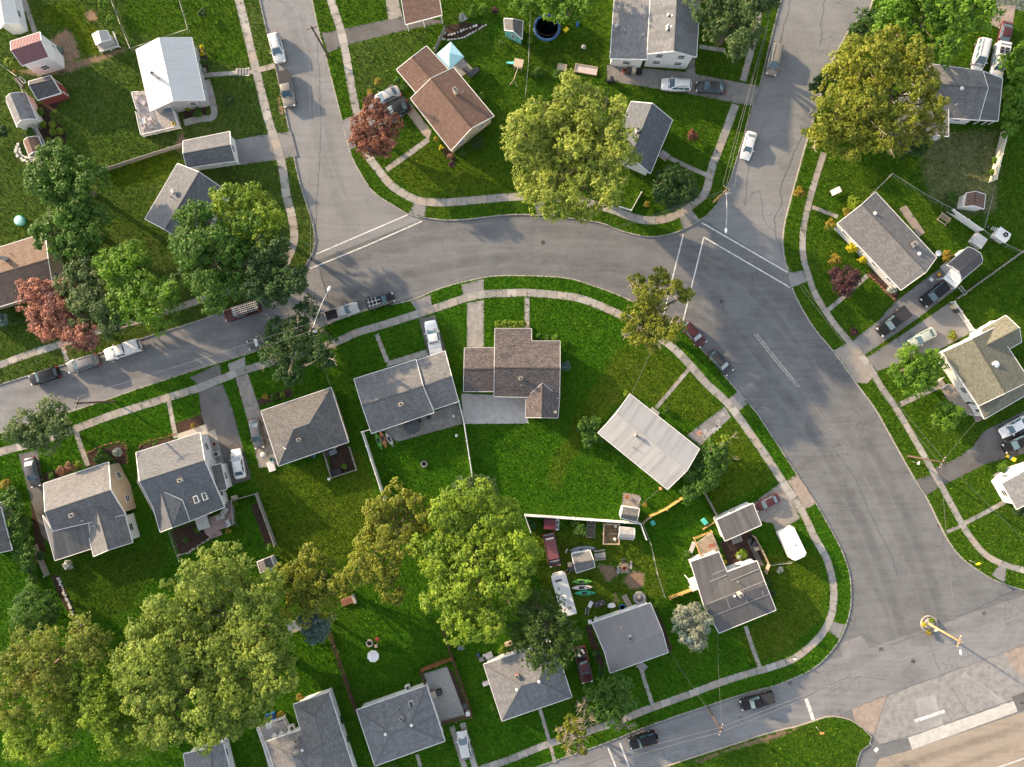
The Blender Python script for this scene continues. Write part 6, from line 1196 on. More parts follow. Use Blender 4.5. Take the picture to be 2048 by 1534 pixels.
# ---- trailers
def trailer(name, label, px, py, dx, dy, L, W, h, fittings, roofm):
    p = G(px, py, h); a = math.atan2(-dy, dx); t = thing(name, label, "trailer", (p.x, p.y, 0), a)
    mb = MB(); c = .35
    mb.prism([(-L / 2, -W / 2), (L / 2 - c, -W / 2), (L / 2, -W / 2 + c * 1.2), (L / 2, W / 2 - c * 1.2), (L / 2 - c, W / 2), (-L / 2, W / 2)], .5, h); cbuild(t, mb, "body", SD_WHITE)
    mb = MB(); mb.prism([(-L / 2 + .0, -W / 2 - .02), (L / 2 - c, -W / 2 - .02), (L / 2 + .02, -W / 2 + c * 1.2), (L / 2 + .02, W / 2 - c * 1.2), (L / 2 - c, W / 2 + .02), (-L / 2, W / 2 + .02)], h, h + .06); r = cbuild(t, mb, "roof", roofm)
    for (x, y, sx, sy, hh, m, nm) in fittings: mb = MB(); mb.box(x - sx / 2, x + sx / 2, y - sy / 2, y + sy / 2, h + .06, h + .06 + hh); link(nm, mb.mesh(nm, [m]), r)
    for s in (-1, 1):
        mb = MB(); mb.tube([(-.3, s * (W / 2 - .2), .33), (-.3, s * (W / 2 + .02), .33)], .33, 12); cbuild(t, mb, "wheel", TYRE)
    mb = MB(); mb.tube([(L / 2 - .3, -W / 4, .5), (L / 2 + 1.0, 0, .5)], .05); mb.tube([(L / 2 - .3, W / 4, .5), (L / 2 + 1.0, 0, .5)], .05); cbuild(t, mb, "hitch", DGREY)
    return t
ROOFW = metalroof("trailer_roof", (.62, .62, .61), .25)
trailer("camper_trailer", "long white camper trailer with roof vents beside the kayaks", 1128, 1191, -16, -56, 6.2, 2.25, 2.6, [(-.2, 0, .6, .7, .14, WHITE, "roof_vent"), (-1.2, -.4, .4, .4, .1, LGREY, "roof_vent"), (2.4, .2, .25, 1.0, .05, DPLAST, "vent_strip"), (1.2, .45, .3, .15, .08, DGREY, "vent_pipe"), (-2.0, -.3, .4, .6, .06, CONC3, "roof_hatch")], ROOFW)
trailer("cargo_trailer", "white enclosed trailer on the grass beside the rounded sidewalk", 1587, 1089, 26, 54, 4.6, 2.35, 2.3, [(-.1, .1, .4, .4, .12, WHITE, "roof_vent")], paint("trailer_white", (.80, .80, .80), 0, .4))
# ================================================================ fences
VINYL = flat("white_vinyl", (.76, .76, .75), .45); WGREY = wood("weathered_wood", (.26, .25, .235)); WBROWN = wood("brown_stained_wood", (.105, .055, .042)); WRED = wood("red_brown_wood", (.24, .085, .05)); WGOLD = wood("golden_wood", (.42, .27, .10)); WTAN = wood("tan_wood", (.42, .33, .24))
CREAMV = flat("cream_vinyl", (.66, .62, .50), .5); WIREM = flat("fence_wire", (.40, .41, .40), .5, .5); DECKM = wood("deck_grey", (.36, .34, .34)); DECKR = wood("deck_mauve", (.27, .20, .20)); ROPE = flat("power_cable", (.055, .055, .055), .6)
def fence(label, pts, kind, h, name="fence", mat=None, seen=1.0, group=None):
    "pts: pixels of the fence top as seen"
    P = [G(x, y, h * seen) for x, y in pts]; P = [Vector((p.x, p.y)) for p in P]
    c = sum(P, Vector((0, 0))) / len(P); t = thing(name, label, "fence", (c.x, c.y, 0), group=group)
    def b(nm, fn, m):
        mb = MB(); fn(mb); return mb.build(nm, m, t)
    gap = {"vinyl": 2.4, "board": 2.2, "slat": 2.4, "chain": 3.0, "picket": 2.0, "panel": 2.2}[kind]
    m = mat or {"vinyl": VINYL, "board": WGREY, "slat": WBROWN, "chain": WIREM, "picket": VINYL, "panel": WGREY}[kind]
    for i in range(len(P) - 1):
        a, e = P[i], P[i + 1]; L = (e - a).length; u = (e - a).normalized(); n = max(1, round(L / gap)); s = L / n
        for k in range(n + (1 if i == len(P) - 2 else 0)):
            q = a + u * (k * s)
            if kind == "chain": b("post", lambda mb: mb.tube([(q.x, q.y, -.05), (q.x, q.y, h + .05)], .035, 6), m)
            else:
                def post(mb): mb.obox(q, u, .13, .13, -.05, h + .06); mb.obox(q, u, .17, .17, h + .06, h + .1)
                b("post", post, m)
        for k in range(n):
            q0 = a + u * (k * s); q1 = a + u * ((k + 1) * s); mid = (q0 + q1) / 2
            if kind in ("vinyl", "panel"):
                b("panel", lambda mb: mb.obox(mid, u, s - .15, .045, .06, h - .08), m); b("rail", lambda mb: mb.obox(mid, u, s - .14, .09, h - .08, h), m)
            elif kind in ("board", "slat", "picket"):
                b("rail", lambda mb: (mb.obox(mid, u, s - .13, .05, h * .78, h * .78 + .09), mb.obox(mid, u, s - .13, .05, .25, .34)), m)
                w_, g_ = {"board": (.15, .02), "slat": (.13, .11), "picket": (.08, .10)}[kind]; nn = Vector((-u.y, u.x)); nb = int((s - .16) / (w_ + g_))
                for j in range(nb):
                    z = h - .02 * ((j * 7 + k * 3) % 3); p = q0 + u * (.1 + (j + .5) * (s - .2) / nb) + nn * .045
                    b("board" if kind == "board" else "slat", lambda mb: mb.obox(p, u, w_, .03, .05, z), m)
            else:
                b("rail", lambda mb: mb.tube([(q0.x, q0.y, h), (q1.x, q1.y, h)], .028, 5), m)
                def mesh(mb):
                    nj = max(3, int(s / .3))
                    for j in range(nj):
                        for d_ in (-1, 1):
                            x0 = q0 + u * ((j + .5) * s / nj); x1 = x0 + u * d_ * min(.5, s * .2); mb.tube([(x0.x, x0.y, .02), (x1.x, x1.y, h - .022)], .006, 3, cap=False)
                props(b("wire_mesh", mesh, m), kind="stuff")
    return t
fence("white privacy fence along the square house side of the patio lawn", [(740, 859), (723, 864), (769, 1005)], "vinyl", 1.8)
fence("white fence between the stained patio and the pale concrete patio", [(917, 801), (928, 848), (944, 952)], "vinyl", 1.6)
fence("white privacy fence wrapping the camper yard above the maroon van", [(1061, 1064), (1050, 1032), (1282, 1048), (1293, 1079)], "vinyl", 1.8)
fence("golden lit board fence leading from the tan shed to the dark bush", [(1301, 1035), (1334, 1020), (1367, 998)], "board", 1.5, mat=WGOLD)
fence("thin tan rail fence joining the golden boards to the white fence", [(1287, 1048), (1301, 1036)], "board", 1.2, mat=WTAN)
fence("wire fence crossing the grass beside the camper yard", [(1288, 1052), (1303, 1092), (1316, 1150), (1331, 1196)], "chain", 1.2)
fence("golden board fence ending at the white side awning", [(1341, 1199), (1386, 1182)], "board", 1.4, mat=WGOLD)
fence("weathered grey fence from the dark bush to the flat roofed garage", [(1409, 984), (1421, 1005), (1436, 1033)], "board", 1.5)
fence("wire fence from the garden court to the white cargo trailer", [(1541, 1131), (1584, 1126)], "chain", 1.2)
fence("tan wooden fence along the outer side of the garden court", [(1511, 1075), (1526, 1102), (1540, 1131), (1534, 1147)], "board", 1.4, mat=WTAN)
fence("dark brown slatted fence beside the white octagonal umbrella", [(654, 1267), (709, 1427)], "slat", 1.8)
fence("red brown slatted fence across the top of the gravel court", [(840, 1346), (904, 1321)], "slat", 1.7, mat=WRED); fence("short brown fence at the house corner of the gravel court", [(840, 1346), (848, 1372)], "slat", 1.7)
fence("long brown fence along the planted side of the gravel court", [(882, 1258), (904, 1322), (943, 1436)], "slat", 1.7); fence("brown slatted fence across the foot of the gravel court", [(882, 1452), (943, 1436)], "slat", 1.6)
fence("grey garden fence running to the blue grey garage", [(188, 343), (280, 313), (366, 286)], "panel", 1.2); fence("wire fence climbing past the playhouse to the top edge", [(260, 97), (240, 48), (218, -10)], "chain", 1.2)
fence("wire fence round the plain green yard at the top", [(355, -10), (375, 58), (320, 76), (260, 97)], "chain", 1.1); fence("cream solid fence beside the pale striped lawn", [(2018, 258), (2006, 308), (1994, 358)], "vinyl", 1.9, mat=CREAMV)
fence("white fence behind the picnic table under the small brown shed", [(1908, 419), (1966, 459)], "vinyl", 1.8); fence("wire fence from the long ranch house to the picnic table", [(1748, 384), (1786, 347), (1846, 385), (1908, 419)], "chain", 1.2)
fence("wire fence beside the small brown roofed shed", [(1970, 455), (1986, 391)], "chain", 1.2); fence("wire fence behind the white playhouse with the tyre", [(1967, 459), (1992, 478), (2048, 505)], "chain", 1.2)
fence("long weathered fence between the two drives at the right", [(2052, 500), (1985, 548), (1918, 596)], "board", .9); fence("white picket fence at the head of the pale green car's drive", [(1910, 603), (1950, 660)], "picket", 1.3)
fence("grey panel fence with white top rail behind the skylight house", [(452, 1005), (510, 988), (548, 1092)], "panel", 1.3, mat=WGREY); fence("thin grey wire fence down the lawn from the skylight house", [(337, 1064), (358, 1124)], "chain", 1.2)
fence("grey wooden fence below the long hedge", [(62, 1093), (88, 1153)], "board", 1.4); fence("grey wooden fence joining the carport to the low brown wing", [(888, 52), (868, 96)], "board", 1.6)
fence("wire fence between the teal shed and the trampoline", [(1061, 22), (1057, 125), (1051, 190)], "chain", 1.3); fence("low white fence under the huge pale green tree", [(1283, 384), (1263, 420), (1229, 409)], "vinyl", .7)
fence("wire fence winding past the pale grey barn roofed shed", [(0, 128), (32, 152), (52, 200), (66, 250)], "chain", 1.1); fence("weathered low fence round the dry dirt pen", [(645, 900), (662, 956), (712, 940), (698, 895)], "panel", .9)
# ================================================================ poles and wires
POLEW = wood("pole_wood", (.10, .068, .05)); POLEG = wood("pole_wood_sunlit", (.45, .28, .13)); INS = flat("insulator", (.5, .52, .5), .3); POLEH = {}  # second pole wood has warm sunlight painted into its colour
def pole(key, label, base, h, ux, lamp=None, mat=POLEW, transformer=False, z0=0.0):
    b = G(*base, z0); t = thing("utility_pole", label, "utility pole", (b.x, b.y, z0), group="utility poles along the streets"); POLEH[key] = (b, h, Vector(ux).normalized())
    mb = MB(); mb.tube([(b.x, b.y, z0 - .3), (b.x, b.y, h)], [.17, .12], 10); mb.build("post", mat, t)
    u = Vector(ux).normalized(); mb = MB(); mb.obox((b.x, b.y), u, 1.7, .1, h - .55, h - .43); ca = mb.build("crossarm", mat, t)
    for s in (-.78, -.3, .3, .78):
        mb = MB(); mb.lathe((b.x + u.x * s, b.y + u.y * s, h - .43), [(.05, 0), (.07, .05), (.04, .1), (.06, .14), (0, .18)], 8); mb.build("insulator", INS, ca)
    if transformer:
        mb = MB(); mb.lathe((b.x + .3, b.y - .25, h - 2.0), [(.2, 0), (.24, .05), (.24, .8), (.2, .88), (.05, .9), (.05, 1.02), (0, 1.022)], 14); mb.build("transformer", LGREY, t)
    if lamp:
        e = G(*lamp, h - .6); d = (e - Vector((b.x, b.y, h - 1))); mb = MB(); s = Vector((b.x, b.y, h - 1.1)); mb.tube([s, s + d * .3 + Vector((0, 0, .35)), s + d * .7 + Vector((0, 0, .5)), e], .045, 8); a = mb.build("lamp_arm", STEEL, t)
        q = Vector((d.x, d.y)).normalized(); mb = MB(); mb.lathe((0, 0, 0), [(.02, -.12), (.16, -.1), (.2, 0), (.14, .1), (0, .14)], 12)
        V = [(e.x + q.x * v[0] * 2.2 - q.y * v[1] + q.x * .2, e.y + q.y * v[0] * 2.2 + q.x * v[1] + q.y * .2, e.z + v[2]) for v in mb.v]; m2 = MB(); m2.idx(V, mb.f, 0, True); m2.build("lamp_head", LAMPW, a)
    return t
pole("P1", "wooden utility pole at the verge of the old pale street above the brown house", (657, 114), 9.5, (.95, .3))
pole("P2", "utility pole with a long lamp arm rising from the ragged tree beside the silver pickup", (657, 667), 10.0, (.3, .95), (657, 580), transformer=True)
pole("P3", "warm lit utility pole with lamp arm and transformer at the cracked street corner", (1427, 404), 7.6, (.7, -.7), (1452, 458), POLEG, True)
pole("P4", "utility pole leaning out over the street by the olive crowned tree", (230, 803), 10.0, (.3, .95)); pole("P5", "utility pole on the verge where the dark stained driveway meets the sidewalk", (1816, 912), 9.2, (.5, .86))
pole("P6", "golden lit utility pole standing in the round planter with a short lamp arm", (1857, 1247), 8.0, (.3, .95), (1921, 1302), POLEG); pole("P7", "grey utility pole on the verge between the two black trucks", (1416, 1416), 7.2, (.3, .95))
def wire(label, a, b, off=0.0, sag=.5, r=.018, ha=0.0, hb=0.0):
    def end(k, o, dh):
        if isinstance(k, str): p, h, u = POLEH[k]; return Vector((p.x + u.x * o, p.y + u.y * o, h - .3 - dh))
        return G(*k)
    A, B = end(a, off, ha), end(b, off, hb); n = 14; P = []
    for i in range(n + 1): s = i / n; p = A.lerp(B, s); p.z -= 4 * sag * s * (1 - s); P.append(p)
    mb = MB(); mb.tube(P, r, 4, cap=False); props(mb.build("power_line", WIREC), label, "wire", None)
WIREC = flat("weathered_cable", (.17, .17, .17), .5)
wire("outer overhead wire from the ragged tree pole up the old pale street", "P2", "P1", .4); wire("inner overhead wire from the ragged tree pole up the old pale street", "P2", "P1", -.4)
wire("overhead wire from the ragged tree pole down the truck lined street, upper strand", "P2", "P4", .9); wire("overhead wire from the ragged tree pole down the truck lined street, lower strand", "P2", "P4", -.4)
wire("bright overhead wire crossing the bend to the cracked street corner pole", "P2", "P3", .4, .9); wire("second overhead wire crossing the bend just beside the bright one", "P2", "P3", .0, 1.1)
for o, nm in ((1, "curb side"), (-.4, "middle"), (-1, "grass side")): wire("%s overhead wire running up the verge of the cracked street" % nm, "P3", (1538, 40, 8.5), o, .4)
wire("overhead wire from the corner pole along the far verge of the bend", "P3", "P5", .4, .7); wire("second wire from the corner pole along the far verge of the bend", "P3", "P5", -.4, .9)
wire("wire sweeping from the far verge pole over the curved sidewalk to the edge", "P5", (2080, 1110, 7.5), .4, .3); wire("long wire from the far verge pole down to the round planter pole", "P5", "P6", -.4, .5, .018)
wire("dark paired overhead wire above the street with the black pickup, upper strand", "P6", "P7", .4, .4, .022); wire("dark paired overhead wire above the street with the black pickup, lower strand", "P6", "P7", -.4, .5, .022)
wire("overhead wire leaving the planter pole towards the right edge, upper strand", "P6", (2090, 1200, 7.5), .4, .3, .022); wire("overhead wire leaving the planter pole towards the right edge, lower strand", "P6", (2090, 1212, 7.5), -.4, .3, .022)
wire("overhead wire from the grey verge pole to the lower edge, upper strand", "P7", (1120, 1545, 6.5), .4, .3, .022); wire("overhead wire from the grey verge pole to the lower edge, lower strand", "P7", (1110, 1560, 6.5), -.4, .3, .022)
wire("thin service wire to the stained pale metal roof", (1318, 668, 5), (1262, 792, 3.5), 0, .2, .018); wire("service wire dropping to the ribbed metal roofed house", "P7", (1330, 1290, 3.0), 0, .3, .015)
wire("service wire dropping to the dark flat roofed house", "P7", (1434, 1262, 3.2), .4, .3, .015); wire("service wire over the lawn beside the white privacy fence", "P2", (697, 884, 3), 0, .3, .015)
wire("service wire from the far verge pole to the white house with wings", "P5", (1955, 840, 3.2), 0, .3, .015)
# ================================================================ yard furniture and clutter
def item(name, label, cat, px, py, h=0.0, rz=0.0, group=None, z=0.0):
    p = G(px, py, h); return thing(name, label, cat, (p.x, p.y, z), rz, group)
def bx(t, nm, m, *boxes):
    mb = MB()
    for b in boxes: mb.box(*b)
    return link(nm, mb.mesh(nm, [m]), t)
def lt(t, nm, m, prof, n=20, c=(0, 0, 0)):
    mb = MB(); mb.lathe(c, prof, n); return link(nm, mb.mesh(nm, [m]), t)
def legs(t, m, x, y, h, s=.05, nm="leg"):
    for a in (-1, 1):
        for b in (-1, 1): bx(t, nm, m, (a * x - s / 2, a * x + s / 2, b * y - s / 2, b * y + s / 2, 0, h))
BLUE = flat("blue_plastic", (.025, .13, .33), .45); TEAL = flat("teal_plastic", (.10, .50, .46), .4); YEL = flat("yellow_plastic", (.75, .55, .02), .45); GREENP = flat("green_plastic", (.11, .34, .06), .4); GREENT = flat("green_tarp", (.02, .22, .07), .6); ORANGEP = flat("orange_plastic", (.48, .19, .08), .45)
PINKW = flat("pale_pink_plastic", (.62, .54, .54), .45); STONE = flat("field_stone", (.34, .32, .29), .9, var=.35); TARP = flat("grey_blue_tarp", (.16, .19, .23), .6); CANVAS = flat("aqua_canvas", (.40, .68, .74), .7); WCAN = flat("white_canvas", (.78, .77, .78), .7); DCAN = flat("charcoal_canvas", (.06, .065, .075), .7); ASH = flat("ash", (.06, .055, .05), .95)
def table(label, px, py, w, d, h, rz, m, m2=None, name="table"):
    t = item(name, label, "table", px, py, h, rz); bx(t, "tabletop", m, (-w / 2, w / 2, -d / 2, d / 2, h - .04, h)); legs(t, m2 or m, w / 2 - .06, d / 2 - .06, h - .04); return t
def chair(label, px, py, rz, m, name="chair", group=None, z=0.0):
    t = item(name, label, "chair", px, py, .4 + z, rz, group, z); bx(t, "seat", m, (-.27, .27, -.27, .27, .38, .43)); bx(t, "backrest", m, (-.32, -.26, -.27, .27, .40, .92)); legs(t, m, .24, .24, .38)
    bx(t, "armrest", m, (-.27, .25, .25, .31, .6, .64)); bx(t, "armrest", m, (-.27, .25, -.31, -.25, .6, .64)); return t
def firepit(label, px, py, r, m=STONE):
    t = item("fire_pit", label, "fire pit", px, py, .3); n = 12
    for k in range(n):
        a0, a1 = 2 * math.pi * (k + .04) / n, 2 * math.pi * (k + .96) / n; mb = MB(); mb.prism([(r * math.cos(a0), r * math.sin(a0)), (r * math.cos(a1), r * math.sin(a1)), (r * .66 * math.cos(a1), r * .66 * math.sin(a1)), (r * .66 * math.cos(a0), r * .66 * math.sin(a0))], 0, .32 + .02 * (k % 3)); link("stone", mb.mesh("stone", [m]), t)
    lt(t, "ash_bed", ASH, [(r * .66, .05), (r * .3, .12), (0, .1)], 14); return t
firepit("pale stone ring fire pit on the lawn behind the stained patio", 848, 928, .52, CONC2); firepit("stone ring fire pit beside the white octagonal umbrella", 739, 1287, .56, CONC); t = firepit("rusty fire pit on a square slab between two benches", 1249, 1137, .42, BRICKR)
bx(t, "slab", CONC4, (-.75, .75, -.75, .75, -.02, .05))
for px, py, rz, lab in ((1236, 1140, 1.2, "short plank bench beside the rusty fire pit, nearer the kayaks"), (1262, 1130, 1.2, "short plank bench beside the rusty fire pit, nearer the wire fence")):
    t = item("bench", lab, "bench", px, py, .4, rz + .35); bx(t, "seat", WGREY, (-.6, .6, -.16, .16, .36, .42)); bx(t, "leg", WGREY, (-.5, -.42, -.14, .14, 0, .36)); bx(t, "leg", WGREY, (.42, .5, -.14, .14, 0, .36))
chair("dark chair above the rusty fire pit", 1247, 1121, -1.4, DGREY); chair("red framed chair beside the stone ring fire pit", 754, 1278, 2.8, flat("red_fabric", (.35, .07, .05))); t = table("small wooden side table beside the stone ring fire pit", 752, 1292, .5, .5, .45, .2, WTAN)
# umbrellas, gazebo
def umbrella(label, px, py, r, h, m, n=8):
    t = item("patio_umbrella", label, "umbrella", px, py, h)
    for k in range(n):
        a0, a1 = 2 * math.pi * k / n + .3, 2 * math.pi * (k + 1) / n + .3; mb = MB(); A = (r * math.cos(a0), r * math.sin(a0), h - .45); B = (r * math.cos(a1), r * math.sin(a1), h - .45)
        mb.face([A, B, (0, 0, h)]); mb.face([(A[0], A[1], A[2] - .02), (0, 0, h - .02), (B[0], B[1], B[2] - .02)]); mb.face([A, (A[0], A[1], A[2] - .12), (B[0], B[1], B[2] - .12), B]); link("canopy_panel", mb.mesh("canopy_panel", [m]), t)
    mb = MB(); mb.tube([(0, 0, 0), (0, 0, h + .08)], .025, 8); link("pole", mb.mesh("pole", [STEEL]), t); lt(t, "base", DGREY, [(.3, 0), (.3, .06), (.05, .1), (0, .1)]); return t
umbrella("white octagonal umbrella on the shaded lawn by the dark slatted fence", 745, 1315, .92, 2.3, WCAN); umbrella("charcoal umbrella on the stained patio", 823, 853, 1.3, 2.3, DCAN)
t = item("gazebo", "pale aqua square canopy beside the low brown wing", "gazebo", 899, 107, 2.8, -.85)
for k in range(4):
    a = math.pi / 2 * k; c_, s_ = math.cos(a), math.sin(a); rot = lambda x, y: (x * c_ - y * s_, x * s_ + y * c_); mb = MB(); A, B = rot(1.5, -1.5), rot(1.5, 1.5)
    mb.face([(*A, 2.1), (*B, 2.1), (0, 0, 3.0)]); mb.face([(*A, 2.08), (0, 0, 2.98), (*B, 2.08)]); mb.face([(*A, 2.1), (*A, 1.9), (*B, 1.9), (*B, 2.1)]); link("canopy_panel", mb.mesh("canopy_panel", [CANVAS]), t)
    bx(t, "post", STEEL, (A[0] * .95 - .04, A[0] * .95 + .04, A[1] * .95 - .04, A[1] * .95 + .04, 0, 2.1))
drive([(868, 118), (901, 88), (946, 138), (925, 153)], concrete("flagstone", (.30, .29, .28), .6), "multicoloured flagstone patio under the aqua canopy", .04, "patio", "patio")
t = item("sofa", "dark L shaped outdoor sofa at the corner of the flagstone patio", "sofa", 938, 143, .4, -.85); bx(t, "seat", DCAN, (-.9, .9, -.35, .35, .15, .42), (.2, .9, .35, 1.4, .15, .42)); bx(t, "backrest", DCAN, (-.9, .9, -.5, -.35, .15, .75)); 
# trampoline
t = item("trampoline", "large round trampoline with a blue pad at the top", "trampoline", 1094, 55, .9); lt(t, "mat", BLACKM, [(1.72, .9), (0, .86)], 32); lt(t, "pad", flat("pad_blue", (.03, .09, .22), .5), [(1.70, .9), (1.72, .93), (2.08, .93), (2.1, .88)], 32)
for k in range(8):
    a = 2 * math.pi * k / 8; mb = MB(); mb.tube([(2.05 * math.cos(a), 2.05 * math.sin(a), 0), (2.05 * math.cos(a), 2.05 * math.sin(a), 2.6)], .025, 6); link("pole", mb.mesh("pole", [DGREY]), t)
mb = MB(); mb.tube([(2.05 * math.cos(2 * math.pi * k / 24), 2.05 * math.sin(2 * math.pi * k / 24), 2.6) for k in range(25)], .015, 4); link("net_ring", mb.mesh("net_ring", [DGREY]), t)
t = item("paddling_pool", "small teal ring pool beside the trampoline", "pool", 1125, 31, .2); lt(t, "rim", TEAL, [(.3, .04), (.35, .22), (.55, .22), (.6, 0)], 20); lt(t, "water", GLASS, [(.33, .1), (0, .1)], 16)
t = item("toy_box", "yellow plastic toy box on the grass by the trampoline", "toy", 1132, 59, .3, .7); bx(t, "box", YEL, (-.35, .35, -.25, .25, 0, .3)); bx(t, "lid", YEL, (-.38, .38, -.28, .28, .3, .36))
t = item("ride_on_toy", "blue plastic ride on toy by the willowy tree", "toy", 1155, 47, .4); bx(t, "body", BLUE, (-.22, .22, -.4, .35, .1, .35)); bx(t, "seat_back", BLUE, (-.2, .2, -.4, -.32, .35, .65))
for s in (-1, 1): mb = MB(); mb.tube([(s * .24, .2, .12), (s * .3, .2, .12)], .12, 10); link("wheel", mb.mesh("wheel", [BLACKM]), t)
t = item("kettle_grill", "round grey covered kettle grill alone on the back lawn", "grill", 1167, 95, .6); lt(t, "bowl", DGREY, [(.1, .4), (.35, .6), (.38, .75)], 16); lt(t, "lid", MGREY, [(.38, .76), (.32, .92), (.15, 1.0), (0, 1.02)], 16); legs(t, DGREY, .18, .18, .5)
t = item("sandbox", "long pale wooden framed sandbox above the huge pale tree", "sandbox", 1172, 139, .2, -.17); bx(t, "sand", flat("sand", (.52, .45, .42), .95), (-1.65, 1.65, -.55, .55, 0, .16))
for b in ((-1.75, 1.75, -.65, -.55, 0, .3), (-1.75, 1.75, .55, .65, 0, .3), (-1.75, -1.65, -.55, .55, 0, .3), (1.65, 1.75, -.55, .55, 0, .3)): bx(t, "frame_board", WTAN, b)
t = item("planter_bed", "tan raised bed beside the long sandbox", "planter", 1124, 134, .2, -.17); bx(t, "soil", flat("pale_soil", (.40, .33, .24), .95), (-.65, .65, -.4, .4, 0, .2)); bx(t, "frame", WTAN, (-.72, .72, -.48, -.4, 0, .26), (-.72, .72, .4, .48, 0, .26), (-.72, -.65, -.4, .4, 0, .26), (.65, .72, -.4, .4, 0, .26))
t = item("play_set", "wooden climbing frame with an aqua slide and swing", "play set", 1037, 130, 1.2, -.2); bx(t, "platform", WGREY, (-.6, .6, -.5, .5, 1.15, 1.25)); legs(t, WTAN, .55, .45, 1.9, .1, "post"); bx(t, "roof", WTAN, (-.7, .7, -.6, .6, 1.9, 1.98))
mb = MB(); mb.tube([(-.6, .2, 1.2), (-1.1, .3, .7), (-1.9, .45, .12)], .2, 6); link("slide", mb.mesh("slide", [TEAL]), t); mb = MB(); mb.tube([(.1, -.5, 1.9), (-.2, -2.6, 1.9)], .06, 6); link("beam", mb.mesh("beam", [WTAN]), t)
for s in (-.6, .6): mb = MB(); mb.tube([(-.2, -2.6, 1.9), (-.2 + s, -2.75, 0)], .05, 6); link("leg", mb.mesh("leg", [WTAN]), t)
t = item("trash_bin", "dark wheeled bin against the white house, nearer the gable", "bin", 1259, 140, .9); bx(t, "body", DGREY, (-.3, .3, -.35, .35, .05, 1.0)); bx(t, "lid", DGREY, (-.33, .33, -.38, .38, 1.0, 1.07))
t = item("trash_bin", "cream lidded bin beside the white house wall", "bin", 1268, 139, .9); bx(t, "body", flat("cream_block", (.5, .42, .32)), (-.28, .28, -.33, .33, .05, 1.0)); bx(t, "lid", flat("cream_block", (.5, .42, .32)), (-.31, .31, -.36, .36, 1.0, 1.06))
t = item("trash_bin", "black bin next to the cream lidded bin", "bin", 1280, 141, .9); bx(t, "body", BLACKM, (-.34, .34, -.34, .34, .05, .9)); bx(t, "lid", BLACKM, (-.37, .37, -.37, .37, .9, .96))
t = item("gas_grill", "black covered grill at the end of the concrete driveway", "grill", 1221, 158, .8); bx(t, "cabinet", BLACKM, (-.5, .5, -.3, .3, .05, .85)); mb = MB(); mb.lathe((0, 0, .85), [(.5, 0), (.45, .2), (.25, .32), (0, .34)], 14); link("cover", mb.mesh("cover", [DGREY]), t)
t = item("lawn_mower", "orange mower parked against the white house wing", "mower", 1249, 141, .3, .4); bx(t, "deck", ORANGEP, (-.35, .35, -.28, .28, .1, .3)); bx(t, "engine", BLACKM, (-.15, .15, -.15, .15, .3, .5)); mb = MB(); mb.tube([(-.3, .2, .3), (-1.0, .2, .9), (-1.0, -.2, .9), (-.3, -.2, .3)], .02, 5); link("handle", mb.mesh("handle", [DGREY]), t)
# kayaks and boat
def kayak(label, px, py, rz, m, L=3.3, wd=.75, h=.32, cock=DGREY):
    t = item("kayak", label, "kayak", px, py, .2, rz, "kayaks on the grass"); mb = MB(); V = []; F = []; n = 13; k = 8
    for i in range(n):
        s = i / (n - 1) * 2 - 1; w_ = wd / 2 * (1 - abs(s) ** 2.2) + .01; x = s * L / 2; kz = .12 * abs(s) ** 3
        for j in range(k): a = 2 * math.pi * j / k; V.append((x, w_ * math.cos(a), kz + h / 2 + h / 2 * math.sin(a) * (.3 + .7 * (1 - abs(s) ** 2))))
    for i in range(n - 1):
        for j in range(k): F.append((i * k + j, i * k + (j + 1) % k, (i + 1) * k + (j + 1) % k, (i + 1) * k + j))
    F += [tuple(range(k))[::-1], tuple(range((n - 1) * k, n * k))]; mb.idx(V, [f[::-1] for f in F], 0, True); link("hull", mb.mesh("hull", [m]), t)
    bx(t, "cockpit", cock, (-.45, .35, -.2, .2, h - .06, h + .022)); bx(t, "seat", BLACKM, (-.4, -.1, -.16, .16, h + .03, h + .08)); bx(t, "hatch", cock, (.8, 1.05, -.1, .1, h - .06, h + .01)); return t
kayak("bright lime green kayak, uppermost of three beside the camper", 1164, 1163, 0, GREENP); kayak("pale pink grey kayak, middle one of three beside the camper", 1164, 1175, .05, PINKW); kayak("sea green and dark kayak, lowest of three beside the camper", 1170, 1186, 0.02, flat("sea_green_plastic", (.03, .38, .20), .4))
kayak("lime kayak leaning by the stained patio edge", 757, 882, -1.2, GREENP, 2.9); kayak("orange kayak between the lime one and the grey one at the patio", 766, 878, -1.2, ORANGEP, 2.9); kayak("grey wrapped kayak at the patio corner", 779, 879, -1.05, LGREY, 2.5)
kayak("blue grey covered boat lying behind the cluttered shed", 1165, 1098, .1, TARP, 4.2, 1.0, .6, TARP)
